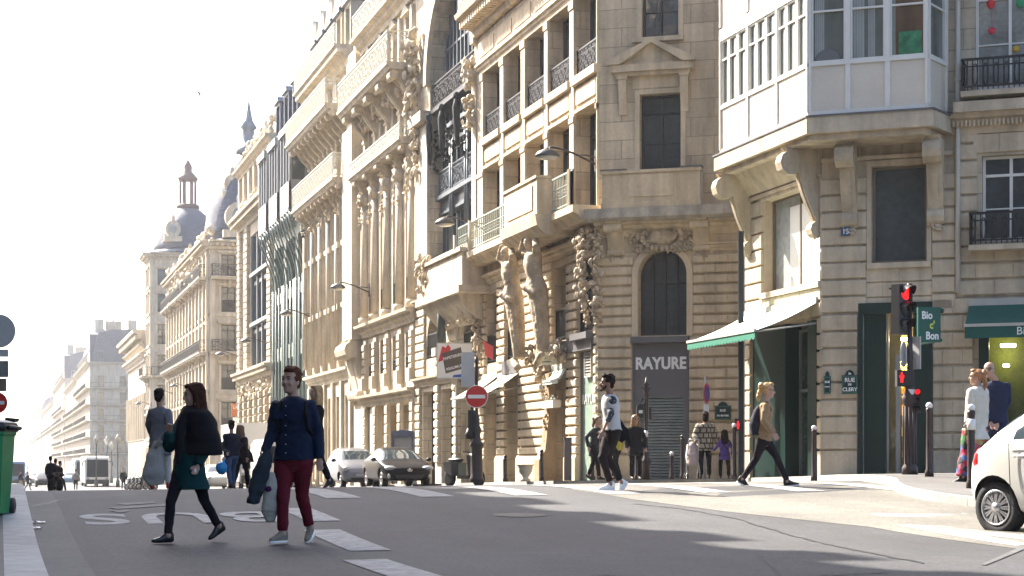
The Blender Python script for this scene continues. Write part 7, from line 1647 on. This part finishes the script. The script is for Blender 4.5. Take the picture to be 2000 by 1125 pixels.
def qd(px, py, y=0): return q(px, py, y, 1945, 943, 132)
P = dict(k=1.03, yaw=-20, hyaw=-30, pel=qd(1946,826), neck=qd(1944,738), head=qd(1931,714), sw=.195, vox=.012, legs=[(qd(1936,880), qd(1938,932), -20, 0), (qd(1956,880), qd(1958,932), -10, 0)], arms=[(qd(1920,785), qd(1930,822,-.1)), (qd(1968,782), qd(1944,826,-.16))], topm=cloth('jacket_blue_black', (.02,.026,.06)), topn='jacket', hem=qd(0,850)[2], topg=.02, collar=True, trm=cloth('trousers_charcoal', (.03,.03,.035)), hair='bald' if False else None, glasses=True, up=.11)
person('balding man with glasses and navy jacket beside the woman in cream', 1945, 28.4, P)
# far figures
def small(px, d, label, k, yaw, top, tr_, mode='walk', hair='short', **kw):
    P = (walk if mode == 'walk' else stand)(k, yaw); P.update(topm=top, topn='jacket', trm=tr_, hair=hair, vox=.03, topg=.03, wr=0, **kw); return person(label, px, d, P)
GRY = cloth('cloth_grey', (.2,.19,.18)); KHK = cloth('cloth_khaki', (.4,.33,.24))
small(148, 150, 'small distant figure in grey coat in the middle of the avenue', 1.0, 180, GRY, BLK, 'stand', up=-.0)
small(241, 148, 'distant dark figure standing right of the white coach', 1.0, 20, BLK, BLK, 'stand')
small(40, 160, 'distant figure in beige trousers walking at the far left', 1.0, 90, BJ, KHK); small(54, 162, 'distant dark figure following the one in beige trousers', .95, 90, BLK, BLK)
small(99, 92, 'heavy dark figure standing with a bicycle in the middle distance', 1.05, 175, BJ, BLK, 'stand', bulk=1.25); small(118, 94, 'dark figure leaning over beside the one with the bicycle', .92, 110, BLK, BLK); small(109, 95, 'dark figure between the two beside the bicycle', 1.0, 150, BJ, BLK, 'stand')
r = root_at('bicycle', 108, 90.5, 'dark bicycle wheeled by the group in the middle distance', 'bicycle', rz=R(25))
for y in (-.5,.5): b = MB(); b.lathe([(.31,-.02),(.34,-.02),(.34,.02),(.31,.02),(.31,-.02)], (0,0,0), 20); b.build('wheel', M_tyre, r, Matrix.Translation((0,y,.34)) @ Matrix.Rotation(R(90), 4, 'Y'))
b = MB()
for a, c in (((0,.5,.34),(0,.12,.85)),((0,.12,.85),(0,-.38,.82)),((0,-.38,.82),(0,0,.3)),((0,0,.3),(0,.5,.34)),((0,0,.3),(0,.14,.9)),((0,-.5,.34),(0,-.36,.95)),((-.28,-.32,1.0),(.28,-.32,1.0))): b.tube([a, c], .022, 6)
b.ell((0,.14,.93), (.07,.13,.03)); b.build('frame', M_dark_iron, r)
# ---------------------------------------------------------------- atlantes carrying the balcony (parts of the corner building)
def atlas(u, flip):
    b = MB(); s_ = -1 if flip else 1
    b.loft([ring(0,-.25,-.2,.10,.10,0), ring(0,-.28,.25,.14,.13,0), ring(0,-.32,.6,.17,.15,0), ring(0,-.36,.85,.2,.17,0), ring(0.02*s_,-.38,1.0,.16,.13,0), ring(.02*s_,-.42,1.2,.2,.14,0), ring(0,-.42,1.36,.22,.13,0), ring(0,-.40,1.44,.09,.07,0)])
    b.tube([(0,-.4,1.4),(0,-.45,1.5)], .06, 10); head(b, Vector((-.0,-.48,1.55)), R(-20*s_), R(18), .95)
    b.tube([(-.2,-.42,1.38),(-.38,-.5,1.5),(-.16,-.5,1.68)], [.075,.06,.05], 10); b.tube([(.2,-.42,1.38),(.38,-.48,1.46),(.14,-.44,1.7)], [.075,.06,.05], 10)
    b.tube([(-.2,-.4,.9),(.0,-.53,.83),(.2,-.44,.74)], [.05,.07,.05], 8); b.tube([(.1,-.4,.8),(.12,-.36,.4),(.05,-.3,-.1)], [.08,.06,.03], 8); b.tube([(-.12,-.42,.8),(-.14,-.34,.3),(-.06,-.28,-.25)], [.07,.05,.03], 8)
    for k in range(7): b.ell(((-.12+.04*k)*s_, -.32, -.25-.02*k), (.07,.07,.06))
    finishmesh(b, 'atlante', M_orn, RAY.root, .016, .008, 11, 0, T=RAY.M(f1) @ Matrix.Translation((u, -.1, 4.55)) @ Matrix.Scale(1.85, 4), seed=int(u))
atlas(f1.u(1006, .7), False); atlas(f1.u(1052, .7), True)
# ---------------------------------------------------------------- hazy air over the avenue
b = MB(); b.box(-70, 90, -45, 1450, -4, 62); hz = b.build('haze', None); hz.data.materials.clear()
m = bpy.data.materials.new('haze_air'); m.use_nodes = True; n = m.node_tree.nodes; l = m.node_tree.links; n.clear()
ou = n.new('ShaderNodeOutputMaterial'); pv = n.new('ShaderNodeVolumePrincipled'); pv.inputs['Color'].default_value = (.93,.95,1,1); pv.inputs['Density'].default_value = .00038; pv.inputs['Anisotropy'].default_value = .72
l.new(pv.outputs[0], ou.inputs['Volume']); hz.data.materials.append(m); hz['kind'] = 'stuff'
hz['label'] = 'pale haze filling the avenue'
